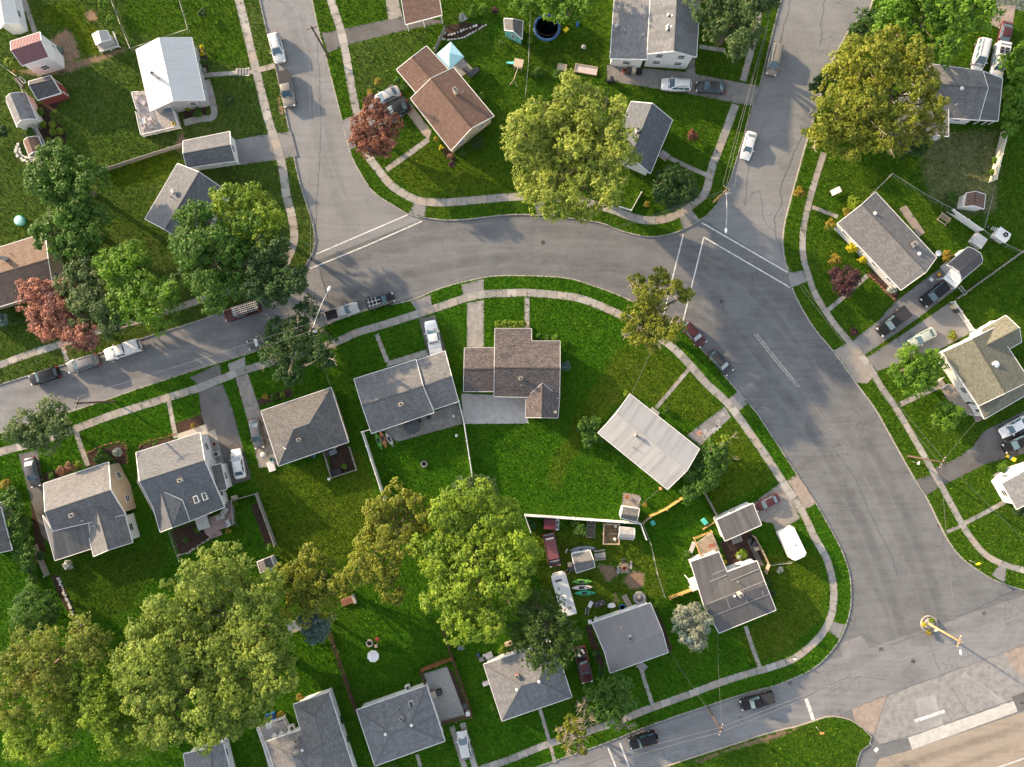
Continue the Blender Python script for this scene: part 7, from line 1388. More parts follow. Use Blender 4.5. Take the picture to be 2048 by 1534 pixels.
# tables, benches, tubs
t = item("picnic_table", "dark grey picnic table beside the cluttered shed", "picnic table", 1200, 1111, .7, .12)
for y in (-.3, -.1, .1, .3): bx(t, "plank", WGREY, (-.85, .85, y - .085, y + .085, .70, .74))
for s in (-1, 1): bx(t, "bench", WGREY, (-.85, .85, s * .68 - .13, s * .68 + .13, .40, .44)); bx(t, "leg", WGREY, (s * .6 - .04, s * .6 + .04, -.7, .7, .36, .40), (s * .6 - .04, s * .6 + .04, -.3, -.22, 0, .7), (s * .6 - .04, s * .6 + .04, .22, .3, 0, .7))
t = item("picnic_table", "pale slatted picnic table on the dark lawn by the white fence", "picnic table", 1890, 437, .7, -.62)
for y in (-.25, 0, .25): bx(t, "plank", WTAN, (-.9, .9, y - .05, y + .05, .70, .74))
for s in (-1, 1): bx(t, "bench", WTAN, (-.9, .9, s * .62 - .08, s * .62 + .08, .40, .44)); bx(t, "leg", WTAN, (s * .7 - .04, s * .7 + .04, -.7, .7, .36, .40), (s * .7 - .04, s * .7 + .04, -.3, -.22, 0, .7), (s * .7 - .04, s * .7 + .04, .22, .3, 0, .7))
t = item("hot_tub", "grey octagonal hot tub on a green tarp above the ribbed roof", "hot tub", 1279, 1196, .5, .5); lt(t, "shell", MGREY, [(1.0, 0), (1.02, .75), (.85, .78), (.6, .68)], 8); lt(t, "water", flat("tub_cover", (.30, .29, .29), .5), [(.62, .69), (.25, .66), (0, .66)], 8); lt(t, "drain_cap", LGREY, [(.14, .66), (.12, .72), (0, .72)], 8)
patch("tarp", [(1262, 1190), (1286, 1178), (1292, 1200), (1268, 1212)], grass("green_tarp_sheet", (.012, .13, .045), (.02, .15, .05), .2), "green tarp spread under the hot tub", "tarp", .15)
t = item("stone_slab", "mottled grey slab lying beside the hot tub", "slab", 1254, 1202, .15, -1.1); bx(t, "slab", CONC4, (-1.0, 1.0, -.42, .42, .02, .14)); bx(t, "support", WGREY, (-.8, -.6, -.4, .4, -.02, .02))
t = item("paddling_pool", "small round blue tub at the eave of the ribbed roof", "tub", 1245, 1215, .4); lt(t, "rim", BLUE, [(.35, .05), (.36, .42), (.44, .42), (.42, 0)], 18); lt(t, "water", flat("tub_water", (.10, .25, .45), .1), [(.36, .3), (0, .3)], 14)
t = table("dark slatted table with bottles above the ribbed roof", 1199, 1207, 1.7, .9, .72, .3, DGREY)
for x, y in ((-.4, .2), (.2, -.1), (.5, .25)): lt(t, "bottle", PINKW, [(.07, .72), (.07, .92), (.03, 1.0), (0, 1.0)], 8, (x, y, 0))
t = item("board", "white plastic board leaning beside the dark slatted table", "board", 1181, 1209, .3, 1.1); bx(t, "sheet", WHITE, (-.5, .5, -.28, .28, .22, .27)); bx(t, "batten", WHITE, (-.1, .1, -.28, .28, .0, .22))
t = item("curved_bench", "white curved plastic bench right of the dark slatted table", "bench", 1223, 1210, .4, .1)
mb = MB(); mb.prism([(-.6 + .1 * k, .34 - .9 * (.6 - .1 * k) ** 2 * (1 if k < 7 else 1)) for k in range(13)] + [(.6, -.3), (.3, -.42), (0, -.45), (-.3, -.42), (-.6, -.3)], .36, .42); link("seat", mb.mesh("seat", [WHITE]), t); legs(t, WHITE, .45, .2, .36)
t = item("storage_bin", "small dark framed tray on the grass by the white board", "tray", 1174, 1223, .2, 1.45); bx(t, "tray", DGREY, (-.5, .5, -.22, .22, 0, .2)); bx(t, "rim", LGREY, (-.54, .54, -.26, -.2, .1, .26), (-.54, .54, .2, .26, .1, .26))
for px, py, s, lab in ((1180, 1244, .5, "white storage tub at the top corner of the ribbed roof"), (1192, 1237, .35, "small white pot beside the white storage tub"), (1278, 1212, .45, "cream cushion box beside the hot tub")):
    t = item("storage_tub", lab, "tub", px, py, .4, .3); bx(t, "body", WHITE, (-s / 2, s / 2, -s / 2, s / 2, 0, .4)); bx(t, "lid", WHITE, (-s / 2 - .03, s / 2 + .03, -s / 2 - .03, s / 2 + .03, .4, .45))
# dirt pen, canopy, raised planter
t = item("animal_pen", "square tan railed pen with a dirt floor by the white fence", "pen", 1222, 1067, .5, -.022); bx(t, "floor", flat("pen_dirt", (.22, .15, .10), .95), (-1.15, 1.15, -1.45, 1.45, 0, .04))
for x in (-1.2, 1.2):
    for y in (-1.5, 0, 1.5): bx(t, "post", WTAN, (x - .06, x + .06, y - .06, y + .06, 0, 1.3))
    bx(t, "rail", WTAN, (x - .04, x + .04, -1.5, 1.5, 1.16, 1.26)); bx(t, "rail", WTAN, (x - .03, x + .03, -1.5, 1.5, .5, .6))
for y in (-1.5, 1.5): bx(t, "rail", WTAN, (-1.2, 1.2, y - .04, y + .04, 1.16, 1.26)); bx(t, "rail", WTAN, (-1.2, 1.2, y - .03, y + .03, .5, .6))
bx(t, "perch", WTAN, (-.2, 1.0, -.1, 0, .4, .5)); bx(t, "feed_box", WHITE, (.4, .8, -1.1, -.7, .04, .4)); bx(t, "nest_box", WHITE, (.5, .9, .9, 1.3, .04, .45))
t = item("truck_cap", "maroon truck cap with a white door frame by the white fence", "truck cap", 1103, 1049, .9, -.05); bx(t, "shell", paint("cap_red", (.17, .035, .05), 0, .4), (-1.15, .65, -.75, .75, 0, .95)); bx(t, "front_panel", WHITE, (.65, 1.2, -.95, .7, .0, .3))
for y in (-.5, .15): bx(t, "window", GLASS, (.75, 1.1, y - .2, y + .3, .3, .33))
for k in range(5): bx(t, "rib", paint("cap_red", (.17, .035, .05), 0, .4), (-1.0 + k * .36, -.95 + k * .36, -.76, .76, .95, .98))
t = item("raised_planter", "framed garden beds with trellis bars beside the leafy bush", "planter", 1182, 1059, .4, -.05)
for k in range(4): bx(t, "bed", flat("garden_soil", (.10, .085, .07), .95), (-.55, .55, -1.2 + k * .62, -.72 + k * .62, 0, .25)); bx(t, "board", WGREY, (-.6, .6, -1.26 + k * .62, -1.2 + k * .62, 0, .35))
for s in (-.6, .6): bx(t, "side_board", WGREY, (s - .03, s + .03, -1.26, 1.28, 0, .35))
t = item("bicycle_pile", "pink child scooter lying left of the cluttered shed", "scooter", 1133, 1102, .3, 1.2); bx(t, "deck", PINKW, (-.4, .4, -.1, .1, .1, .16)); mb = MB(); mb.tube([(.4, 0, .12), (.5, 0, .8)], .025, 6); mb.tube([(.5, -.25, .8), (.5, .25, .8)], .02, 6); link("handlebar", mb.mesh("handlebar", [flat("red_fabric", (.35, .07, .05))]), t)
for s in (-.4, .45): mb = MB(); mb.tube([(s, -.03, .1), (s, .03, .1)], .1, 10); link("wheel", mb.mesh("wheel", [BLACKM]), t)
t = item("wheelbarrow", "dark wheelbarrow and cream pad against the cluttered shed", "wheelbarrow", 1144, 1138, .5, .6); bx(t, "tub", DGREY, (-.5, .4, -.35, .35, .3, .6)); bx(t, "handle", WTAN, (-1.2, .3, -.32, -.27, .32, .37), (-1.2, .3, .27, .32, .32, .37)); mb = MB(); mb.tube([(.6, -.05, .2), (.6, .05, .2)], .2, 12); link("wheel", mb.mesh("wheel", [BLACKM]), t)
t = item("cushion", "cream square cushion on the wheelbarrow side of the cluttered shed", "cushion", 1140, 1130, .6, .2, None, .3); bx(t, "pad", flat("cream_block", (.5, .42, .32)), (-.35, .35, -.35, .35, 0, .12)); bx(t, "crate", WTAN, (-.3, .3, -.3, .3, -.3, 0))
drive([(1246, 985), (1281, 990), (1279, 1018), (1243, 1014)], CONC4, "small paved pad with a rusty chair beside the tan shed", .03, "pad", "paving"); chair("rusty brown chair on the pad beside the tan shed", 1254, 993, .6, flat("rust_metal", (.35, .14, .06))); chair("grey chair on the pad beside the tan shed, across from the rusty one", 1276, 997, 2.6, MGREY)
t = item("post_lamp", "orange topped garden post at the pale metal roof corner", "post", 1321, 977, 1.0); bx(t, "post", WTAN, (-.06, .06, -.06, .06, 0, 1.3)); lt(t, "cap", ORANGEP, [(.25, 1.3), (.28, 1.4), (.1, 1.6), (0, 1.6)], 12)
mb = MB(); a_, b_ = G(1320, 978, 1.1), G(1281, 1011, 1.6); mb.tube([a_, a_.lerp(b_, .5) - Vector((0, 0, .2)), b_], .02, 4, cap=False); props(mb.build("clothes_line", WIREC), "pale clothes line from the orange topped post to the tan shed", "clothes line")
chair("teal lawn chair beside the golden fence end", 1305, 1045, 2, TEAL)
# decks with rails
def deck(label, pts, z, m, rails, rh=1.0, railm=VINYL, bw=.16, name="deck"):
    P = poly(pts, z); c = (sum(p[0] for p in P) / len(P), sum(p[1] for p in P) / len(P)); t = thing(name, label, "deck", (c[0], c[1], 0))
    mb = MB(); mb.prism(P, 0, z - .05); mb.build("base", WGREY, t)
    u = (Vector(P[1]) - Vector(P[0])).normalized(); nn = Vector((-u.y, u.x)); lo = min(Vector(p).dot(nn) for p in P); hi = max(Vector(p).dot(nn) for p in P); s = lo; bd = MB()
    while s < hi:
        xs = []
        for i in range(len(P)):
            a, b = Vector(P[i]), Vector(P[(i + 1) % len(P)]); da, db = a.dot(nn) - s - bw / 2, b.dot(nn) - s - bw / 2
            if da * db < 0: xs.append((a.lerp(b, da / (da - db))).dot(u))
        xs.sort()
        for k in range(0, len(xs) - 1, 2): q = u * (xs[k] + xs[k + 1]) / 2 + nn * (s + bw / 2); bd.obox(q, u, xs[k + 1] - xs[k], bw - .02, z - .05, z)
        s += bw
    props(bd.build("deck_boards", m, t), kind="stuff")
    for a, b in rails:
        A, B = (Vector((G(*q, z + rh).x, G(*q, z + rh).y)) for q in (a, b)); L = (B - A).length; u2 = (B - A).normalized(); n = max(1, round(L / 1.8))
        for k in range(n + 1): mb = MB(); mb.obox(A + u2 * L * k / n, u2, .11, .11, z - .2, z + rh + .06); mb.build("rail_post", railm, t)
        mb = MB(); mb.obox((A + B) / 2, u2, L, .09, z + rh - .06, z + rh); mb.build("top_rail", railm, t); mb = MB(); mb.obox((A + B) / 2, u2, L, .05, z + .1, z + .16); mb.build("bottom_rail", railm, t)
        bl = MB(); nb = int(L / .16)
        for k in range(nb): bl.obox(A + u2 * (k + .5) * L / nb, u2, .035, .035, z + .16, z + rh - .06)
        props(bl.build("balusters", railm, t), kind="stuff")
    return t
deck("grey plank deck with white railing at the corner of the white metal roofed house", [(266, 186), (290, 180), (303, 218), (348, 206), (358, 252), (284, 270)], .9, DECKM, [((262, 184), (276, 183)), ((262, 184), (272, 217)), ((271, 224), (281, 269)), ((281, 269), (356, 252)), ((345, 220), (356, 252))])
t = table("round glass table with pink chairs on the railed grey deck", 292, 246, .9, .9, .74, .3, STEEL); t.location.z = .9
for k, (px, py) in enumerate(((284, 240), (300, 239), (288, 254), (302, 252))): chair("folding chair at the deck table, %s" % ("nearest the outer railing", "nearest the house gable", "in the railing corner", "facing the garage")[k], px, py, k * 1.6 + .4, PINKW, group="chairs round the deck table", z=.9)
t = item("lounger", "pink grey lounger on the narrow end of the railed deck", "lounger", 280, 200, 1.2, -.6, None, .9); bx(t, "bed", PINKW, (-.3, 1.0, -.3, .3, .3, .36)); bx(t, "backrest", PINKW, (-.7, -.3, -.3, .3, .32, .6)); legs(t, STEEL, .7, .25, .3)
t = item("grill_cover", "grey covered grill under the gable of the white metal roof", "grill", 337, 222, 1.6, .2, None, .9); bx(t, "cabinet", MGREY, (-.55, .55, -.35, .35, 0, .8)); bx(t, "lid", TARP, (-.6, .6, -.4, .4, .8, 1.1))
t = item("flower_pot", "bright yellow pot at the deck corner above the garage", "pot", 347, 247, 1.2, 0, None, .9); lt(t, "pot", YEL, [(.18, 0), (.28, .35), (.24, .35), (.2, .3), (0, .3)], 12); lt(t, "soil", ASH, [(.22, .31), (0, .33)], 10)
deck("small grey deck with low white rail beside the playhouse", [(194, 91), (222, 81), (235, 91), (199, 102)], .35, DECKM, [((226, 64), (236, 91)), ((199, 102), (236, 91))], .5)
deck("mauve plank deck with steps behind the skylight house", [(402, 1044), (440, 1026), (446, 1008), (463, 1005), (466, 1050), (437, 1060), (420, 1075), (411, 1068)], .5, DECKR, [((462, 1000), (466, 1048))], .9, WGREY)
for k in range(2): mb = MB(); a_ = Vector(v2(431 + k * 1.5, 1066 + k * 5)); mb.obox(a_, (.94, .34), 2.0, .35, 0, .34 - .16 * k); props(mb.build("deck_step", DECKR), "%s mauve plank step down from the skylight house deck" % ("upper" if k == 0 else "lower"), "step")
for px, py, rz, lab in ((442, 1034, .3, "grey padded lounger on the mauve deck, nearer the steps"), (456, 1046, 2.0, "grey padded armchair at the outer rail of the mauve deck"), (450, 1022, 1.0, "grey padded sofa chair against the skylight house wall")):
    t = item("lounge_chair", lab, "chair", px, py, .9, rz, None, .5); bx(t, "seat", LGREY, (-.4, .5, -.36, .36, .2, .38)); bx(t, "backrest", LGREY, (-.55, -.4, -.36, .36, .2, .75)); bx(t, "armrest", MGREY, (-.4, .4, .36, .46, .1, .55)); bx(t, "armrest", MGREY, (-.4, .4, -.46, -.36, .1, .55))
t = item("hot_tub", "square grey covered spa beside the mauve deck", "hot tub", 405, 1046, .8, .3); bx(t, "shell", WGREY, (-.9, .9, -.9, .9, 0, .75)); bx(t, "cover", LGREY, (-.95, -.01, -.95, .95, .75, .85)); bx(t, "cover", LGREY, (.01, .95, -.95, .95, .75, .85))
deck("grey corner deck with white railing on the hipped house by the blue bin", [(516, 1459), (566, 1441), (576, 1466), (534, 1482), (549, 1534), (538, 1540)], .6, DECKM, [((513, 1457), (566, 1437)), ((513, 1457), (545, 1545)), ((566, 1437), (580, 1466))])
for px, py, rz, lab in ((563, 1466, 1.2, "white chair on the corner deck nearest the roof"), (549, 1470, 2.4, "white chair in the middle of the corner deck"), (539, 1452, .3, "white chair against the railing of the corner deck")): chair(lab, px, py, rz, WHITE, z=.6)
deck("warm wooden deck with long boards behind the dark flat roofed house", [(1395, 1088), (1425, 1066), (1440, 1102), (1402, 1116)], .8, WTAN, [((1390, 1078), (1425, 1064)), ((1390, 1078), (1402, 1112))], .9, WGOLD)
table("brown wooden bench table on the warm deck", 1424, 1091, .9, .5, 1.3, .25, WRED)
t = item("lounger", "grey lounger and planter row outside the warm deck", "lounger", 1385, 1095, .4, 1.2); bx(t, "bed", LGREY, (-.9, .5, -.3, .3, .25, .38)); bx(t, "backrest", LGREY, (.5, .9, -.3, .3, .3, .7)); legs(t, STEEL, .7, .25, .25)
t = item("awning", "white side awning on posts against the dark flat roofed house", "awning", 1390, 1166, 2.2, -1.19)
for k in range(6): bx(t, "awning_panel", WHITE, (-1.0 + k * .34, -.68 + k * .34, -.85, .75, 2.25 + .02 * (k % 2), 2.31 + .02 * (k % 2)))
for x in (-.95, .95): bx(t, "post", WHITE, (x - .05, x + .05, -.8, -.7, 0, 2.25))
for px, py, m, lab in ((1442, 1112, YEL, "small yellow bucket in the garden court beside the dark wall"), (1450, 1123, ORANGEP, "yellow orange bucket at the roof corner of the garden court")):
    t = item("bucket", lab, "bucket", px, py, .3); lt(t, "pail", YEL, [(.2, 0), (.28, .4), (.24, .4), (.19, .06), (0, .06)], 14); mb = MB(); mb.tube([(-.27, 0, .4), (0, .12, .42), (.27, 0, .4)], .015, 5); link("handle", mb.mesh("handle", [DGREY]), t)
t = item("pallet", "grey wooden pallet leaning by the flat roofed garage", "pallet", 1474, 1079, .3, .35)
for k in range(5): bx(t, "slat", WGREY, (-.8, .8, -.55 + k * .24, -.4 + k * .24, .12, .16))
for x in (-.7, 0, .7): bx(t, "bearer", WGREY, (x - .05, x + .05, -.55, .55, 0, .12))
drive([(1494, 1080), (1502, 1077), (1528, 1130), (1518, 1134)], A_DRIVE, "narrow dark path inside the tan fence of the garden court", .03, "path", "path")
t = item("gas_grill", "dark covered grill inside the tan court fence", "grill", 1509, 1088, .8, 1.2); bx(t, "cabinet", BLACKM, (-.4, .4, -.3, .3, 0, .8)); bx(t, "lid", DGREY, (-.42, .42, -.32, .32, .8, 1.05))
t = item("storage_tub", "cream box beside the dark covered grill in the garden court", "box", 1514, 1097, .5, .3); bx(t, "body", flat("cream_block", (.5, .42, .32)), (-.32, .32, -.28, .28, 0, .5)); bx(t, "lid", flat("cream_block", (.5, .42, .32)), (-.35, .35, -.31, .31, .5, .55))
t = item("planter_bench", "blue green planter bench behind the weathered fence", "planter", 1409, 1044, .5, -.9); bx(t, "trough", TEAL, (-.45, .45, -.3, .3, 0, .5)); bx(t, "backrest", TEAL, (-.45, .45, .3, .36, 0, .9))
t = item("board", "orange brown timber edge beside the blue green planter", "board", 1417, 1052, .2, .55); bx(t, "plank", WGOLD, (-1.0, 1.0, -.1, .1, .05, .2)); bx(t, "stake", WGOLD, (-.95, -.85, -.16, -.1, 0, .35))
# misc around the square hipped house
t = item("wash_tub", "white pink plastic tub at the corner of the square hipped house", "tub", 542, 933, .4, 1.9); bx(t, "body", WHITE, (-.75, .75, -.5, .5, 0, .42)); bx(t, "lining", PINKW, (-.6, .6, -.36, .36, .42, .44))
t = item("kettle_grill", "clear plastic wrapped grill at the end of the worn drive", "grill", 527, 910, .7); lt(t, "bowl", LGREY, [(.15, .3), (.45, .6), (.5, .8)], 16); lt(t, "lid", LGREY, [(.5, .82), (.4, 1.0), (.15, 1.08), (0, 1.08)], 16); legs(t, DGREY, .22, .22, .4)
t = item("planter", "small teal pot between the wrapped grill and the hipped house", "pot", 543, 919, .3); lt(t, "pot", TEAL, [(.2, 0), (.3, .4), (.25, .4), (.2, .35), (0, .35)], 12); lt(t, "soil", ASH, [(.22, .36), (0, .38)], 10)
t = item("barrel", "bright blue round barrel behind the square hipped house", "barrel", 625, 912, .8); lt(t, "drum", flat("cyan_plastic", (.02, .35, .48), .4), [(.3, 0), (.34, .2), (.34, .7), (.3, .9), (.28, .88), (0, .86)], 16); lt(t, "rim", DGREY, [(.31, .9), (.33, .93), (.29, .93)], 16)
t = item("scrap_heap", "heap of dark chairs and tarps at the pen of the hipped house", "junk", 660, 905, .5, .4); bx(t, "crate", DGREY, (-.9, -.1, -.4, .4, 0, .6)); bx(t, "sheet", TARP, (-.1, 1.0, -.5, .3, .2, .55)); bx(t, "tray", LGREY, (.6, 1.3, .3, .8, 0, .4))
t = item("dog_kennel", "low black roofed kennel at the foot of the dirt pen", "kennel", 672, 945, .6, .3); bx(t, "wall", DGREY, (-.7, .7, -.5, .5, 0, .55)); bx(t, "roof", BLACKM, (-.78, .78, -.58, .58, .55, .62))
for px, py, m, lab in ((658, 958, LAMPW, "small white stepping disc below the dirt pen"), (913, 871, WHITE, "tiny white marker on the grass below the pale patio fence"), (907, 832, WHITE, "small round white table on the stained patio")):
    t = item("side_table", lab, "table", px, py, .3); lt(t, "top", m, [(.22, .36), (.24, .4), (0, .41)], 14); lt(t, "stem", STEEL, [(.04, 0), (.04, .36)], 8)
t = item("patio_table", "dark table with chairs under the patio eave beside the charcoal umbrella", "table", 834, 841, .7, .3); bx(t, "tabletop", DGREY, (-.6, .6, -.45, .45, .7, .74)); legs(t, DGREY, .5, .35, .7); chair("dark wicker chair by the eave of the stained patio", 858, 834, .4, DGREY)
t = item("air_conditioner", "grey air conditioner unit beside the skylight house porch", "air conditioner", 432, 908, .7, .3); bx(t, "case", LGREY, (-.42, .42, -.42, .42, 0, .75)); lt(t, "fan_grille", DGREY, [(.32, .755), (.28, .78), (0, .77)], 16)
t = item("air_conditioner", "white air conditioner unit beside the corner deck", "air conditioner", 583, 1457, .7, .3); bx(t, "case", WHITE, (-.42, .42, -.42, .42, 0, .75)); lt(t, "fan_grille", DGREY, [(.32, .755), (.28, .78), (0, .77)], 16)
t = item("air_conditioner", "small white air conditioner above the gravel court roof", "air conditioner", 815, 1376, .7, .3); bx(t, "case", WHITE, (-.36, .36, -.36, .36, 0, .7)); lt(t, "fan_grille", DGREY, [(.26, .705), (.22, .73), (0, .72)], 16)
t = item("flower_pot", "round terracotta pot on the landing of the skylight house", "pot", 428, 888, .4); lt(t, "pot", flat("terracotta", (.4, .2, .12)), [(.2, 0), (.32, .4), (.28, .4), (.22, .34), (0, .34)], 14); lt(t, "soil", ASH, [(.24, .35), (0, .37)], 10)
t = item("storage_tub", "cream patio box at the fence gate of the skylight house", "box", 468, 995, .5, .3); bx(t, "body", flat("cream_block", (.5, .42, .32)), (-.4, .4, -.28, .28, 0, .5)); bx(t, "lid", flat("cream_block", (.5, .42, .32)), (-.43, .43, -.31, .31, .5, .56))
t = item("toy_bin", "bright blue open bin beside the corner deck", "bin", 541, 1434, .5, .3); bx(t, "body", BLUE, (-.75, .75, -.5, -.42, 0, .6), (-.75, .75, .42, .5, 0, .6), (-.75, -.67, -.42, .42, 0, .6), (.67, .75, -.42, .42, 0, .6), (-.67, .67, -.42, .42, 0, .15)); bx(t, "content", WTAN, (-.2, .25, -.2, .2, .15, .4))
t = item("brick_fireplace", "low brick outdoor fireplace under the golden tree", "fireplace", 694, 1203, .5, .35)
for r_ in range(4):
    for c_ in range(6): bx(t, "brick", BRICKR, (-.9 + c_ * .3, -.63 + c_ * .3, -.5 + r_ * .26, -.27 + r_ * .26, 0, .45 + .02 * ((r_ + c_) % 3)))
bx(t, "side_wall", STONE, (.9, 1.3, -.7, .6, 0, .6))
t = item("play_set", "grey wooden playhouse frame beneath the golden tree by the blue spruce", "play set", 591, 1252, 1.2, .3); bx(t, "floor", WGREY, (-.8, .8, -.8, .8, .9, 1.0)); legs(t, WGREY, .75, .75, 2.0, .1, "post"); bx(t, "roof", TARP, (-.9, .9, -.3, .9, 2.0, 2.08)); bx(t, "rail", WTAN, (-.8, .8, -.8, -.74, 1.4, 1.5))
for px, py, rz, lab in ((868, 1393, .35, "striped chair cushion set on the gravel court by the hipped roof, upper"), (872, 1422, .35, "striped chair cushion set on the gravel court by the hipped roof, lower")): chair(lab, px, py, rz, LGREY)
t = table("cream topped patio table on the gravel court", 865, 1390, 1.2, .9, .72, .3, flat("cream_block", (.5, .42, .32))); t = item("storage_tub", "black grill box next to the cream topped patio table", "grill", 878, 1386, .8, .3); bx(t, "body", BLACKM, (-.35, .35, -.4, .4, 0, .8)); bx(t, "lid", DGREY, (-.38, .38, -.43, .43, .8, .9))
t = item("trash_bin", "white bin at the inner fence corner of the gravel court", "bin", 936, 1428, .8); bx(t, "body", WHITE, (-.3, .3, -.3, .3, 0, .8)); bx(t, "lid", WHITE, (-.33, .33, -.33, .33, .8, .86)); t = item("trash_bin", "dark bin above the white bin in the gravel court", "bin", 930, 1412, .8); bx(t, "body", DGREY, (-.35, .35, -.4, .4, 0, .9)); bx(t, "lid", DGREY, (-.38, .38, -.43, .43, .9, .97))
for px, py, m, s, lab in ((976, 1312, LGREY, .7, "pale grey bench box amid clutter above the spruce house"), (965, 1318, MGREY, .5, "grey crate amid clutter above the spruce house"), (1017, 1288, WTAN, .55, "cream square stool on the grass above the spruce house"), (972, 1367, PINKW, .5, "pale bin against the wall of the spruce house")):
    t = item("garden_box", lab, "box", px, py, .4, .35); bx(t, "body", m, (-s, s, -s * .55, s * .55, 0, .45)); bx(t, "lid", m, (-s - .03, s + .03, -s * .58, s * .58, .45, .5))
t = item("barrel", "small blue barrel amid clutter above the spruce house", "barrel", 956, 1312, .6); lt(t, "drum", BLUE, [(.25, 0), (.27, .3), (.25, .6), (0, .6)], 14); lt(t, "rim", DGREY, [(.26, .6), (.27, .63), (.23, .63)], 14)
t = item("ground_sheet", "flat blue grey panel on the grass beside the long brown fence", "panel", 922, 1296, .05, 0); bx(t, "panel", TARP, (-.45, .45, -.3, .3, .02, .06)); bx(t, "edge", MGREY, (-.5, -.45, -.32, .32, .0, .07))
# right side
t = item("cellar_box", "pale grey sloped box on the dark lawn beside the fence line", "box", 1958, 481, .8, -.62); bx(t, "body", SD_GREY, (-.95, .95, -.85, .85, 0, .8)); bx(t, "lid", LGREY, (-1.0, 1.0, -.9, -.01, .8, .87)); bx(t, "lid", LGREY, (-1.0, 1.0, .01, .9, .8, .87))
t = item("playhouse", "small white playhouse with a tyre on its roof and ladder", "playhouse", 2005, 470, 1.2, -.6); bx(t, "wall", SD_WHITE, (-.9, .9, -.75, .75, 0, 1.2)); mb = MB(); mb.prism([(-1.0, -.85), (1.0, -.85), (1.15, 0), (1.0, .85), (-1.0, .85)], 1.2, 1.28); link("roof", mb.mesh("roof", [WHITE]), t)
mb = MB(); mb.tube([(.3 + .28 * math.cos(k * .524), .25 + .28 * math.sin(k * .524), 1.38) for k in range(13)], .1, 8); link("tyre", mb.mesh("tyre", [BLACKM]), t)
for k in range(5): bx(t, "rung", WHITE, (-1.6 + k * .16, -1.53 + k * .16, .1, .7, .3 + k * .18, .34 + k * .18))
t = item("tyre", "single dark tyre lying by the wire fence near the white playhouse", "tyre", 1976, 454, .1); mb = MB(); mb.tube([(.24 * math.cos(k * .524), .24 * math.sin(k * .524), .1) for k in range(13)], .1, 8); link("rubber", mb.mesh("rubber", [BLACKM]), t); lt(t, "hub", LGREY, [(.13, .06), (.13, .1), (0, .1)], 12)
t = item("satellite_dish", "pale round satellite dish at the end of the long ranch house", "dish", 1876, 507, 2.6, .5); mb = MB(); mb.tube([(0, 0, 0), (0, 0, 2.5)], .04, 8); link("mast", mb.mesh("mast", [STEEL]), t); lt(t, "reflector", WHITE, [(0, 2.55), (.25, 2.6), (.45, 2.72), (.46, 2.74), (.25, 2.64), (0, 2.6)], 18); mb = MB(); mb.tube([(.3, 0, 2.6), (.1, 0, 3.0)], .015, 5); link("feed_arm", mb.mesh("feed_arm", [DGREY]), t)
t = item("shed_door", "white garage door panel raised before the dark barn roofed shed", "door", 1907, 556, 2.0, -.68)
for k in range(3): bx(t, "door_panel", WHITE, (-1.2, 1.2, -1.0 + k * .62, -.42 + k * .62, 1.95 + .08 * k, 2.0 + .08 * k))
for x in (-1.15, 1.15): bx(t, "post", WHITE, (x - .05, x + .05, -1.0, -.9, 0, 1.95))
t = item("ladder", "white ladder lying in the grass below the barn roofed shed", "ladder", 1926, 581, .1, -.9)
for y in (-.25, .25): bx(t, "side_rail", WHITE, (-.8, .8, y - .03, y + .03, .04, .1))
for k in range(6): bx(t, "rung", WHITE, (-.7 + k * .28, -.66 + k * .28, -.22, .22, .05, .09))
t = table("small white table before the barn roofed shed", 1863, 559, .6, .5, .6, -.6, WHITE); t = item("pumpkin_pot", "orange round pot by the white table before the shed", "pot", 1878, 549, .3); lt(t, "pot", ORANGEP, [(.15, 0), (.3, .2), (.28, .38), (.2, .4), (0, .38)], 12); lt(t, "rim", YEL, [(.2, .4), (.22, .43), (.17, .43)], 12)
t = item("sign_board", "white board standing on the lawn above the long ranch house", "board", 1672, 382, .6, .45); bx(t, "panel", WHITE, (-.8, .8, -.45, .45, .55, .6)); legs(t, STEEL, .7, .35, .55)
t = item("trash_bin", "cream lidded bin beside the white picket fence", "bin", 1911, 612, .9, -.9); bx(t, "body", flat("cream_block", (.5, .42, .32)), (-.32, .32, -.3, .3, 0, .95)); bx(t, "lid", flat("cream_block", (.5, .42, .32)), (-.36, .36, -.34, .34, .95, 1.02)); t = item("trash_bin", "dark bin beside the white picket fence", "bin", 1917, 620, .9, -.9); bx(t, "body", DGREY, (-.3, .3, -.3, .3, 0, .95)); bx(t, "lid", DGREY, (-.34, .34, -.34, .34, .95, 1.02))
t = item("ride_on_toy", "yellow and blue ride on toy beside the leafy bush at the right edge", "toy", 2025, 917, .4, -.5); bx(t, "body", YEL, (-.1, .55, -.3, .3, .1, .45)); bx(t, "seat", BLUE, (-.5, -.1, -.2, .2, .15, .4)); bx(t, "nose", YEL, (-.9, -.5, -.22, .22, .1, .35))
for x in (-.7, .3):
    for s in (-1, 1): mb = MB(); mb.tube([(x, s * .28, .13), (x, s * .36, .13)], .13, 10); link("wheel", mb.mesh("wheel", [BLACKM]), t)
def sign(label, px, py, m, rz, w_=.6, hh=2.1, hs=.6):
    t = item("street_sign", label, "sign", px, py, hh, rz); mb = MB(); mb.tube([(0, 0, -.1), (0, 0, hh + .3)], .03, 6); link("post", mb.mesh("post", [STEEL]), t); bx(t, "panel", m, (-w_ / 2, w_ / 2, .03, .05, hh - hs / 2, hh + hs / 2)); return t
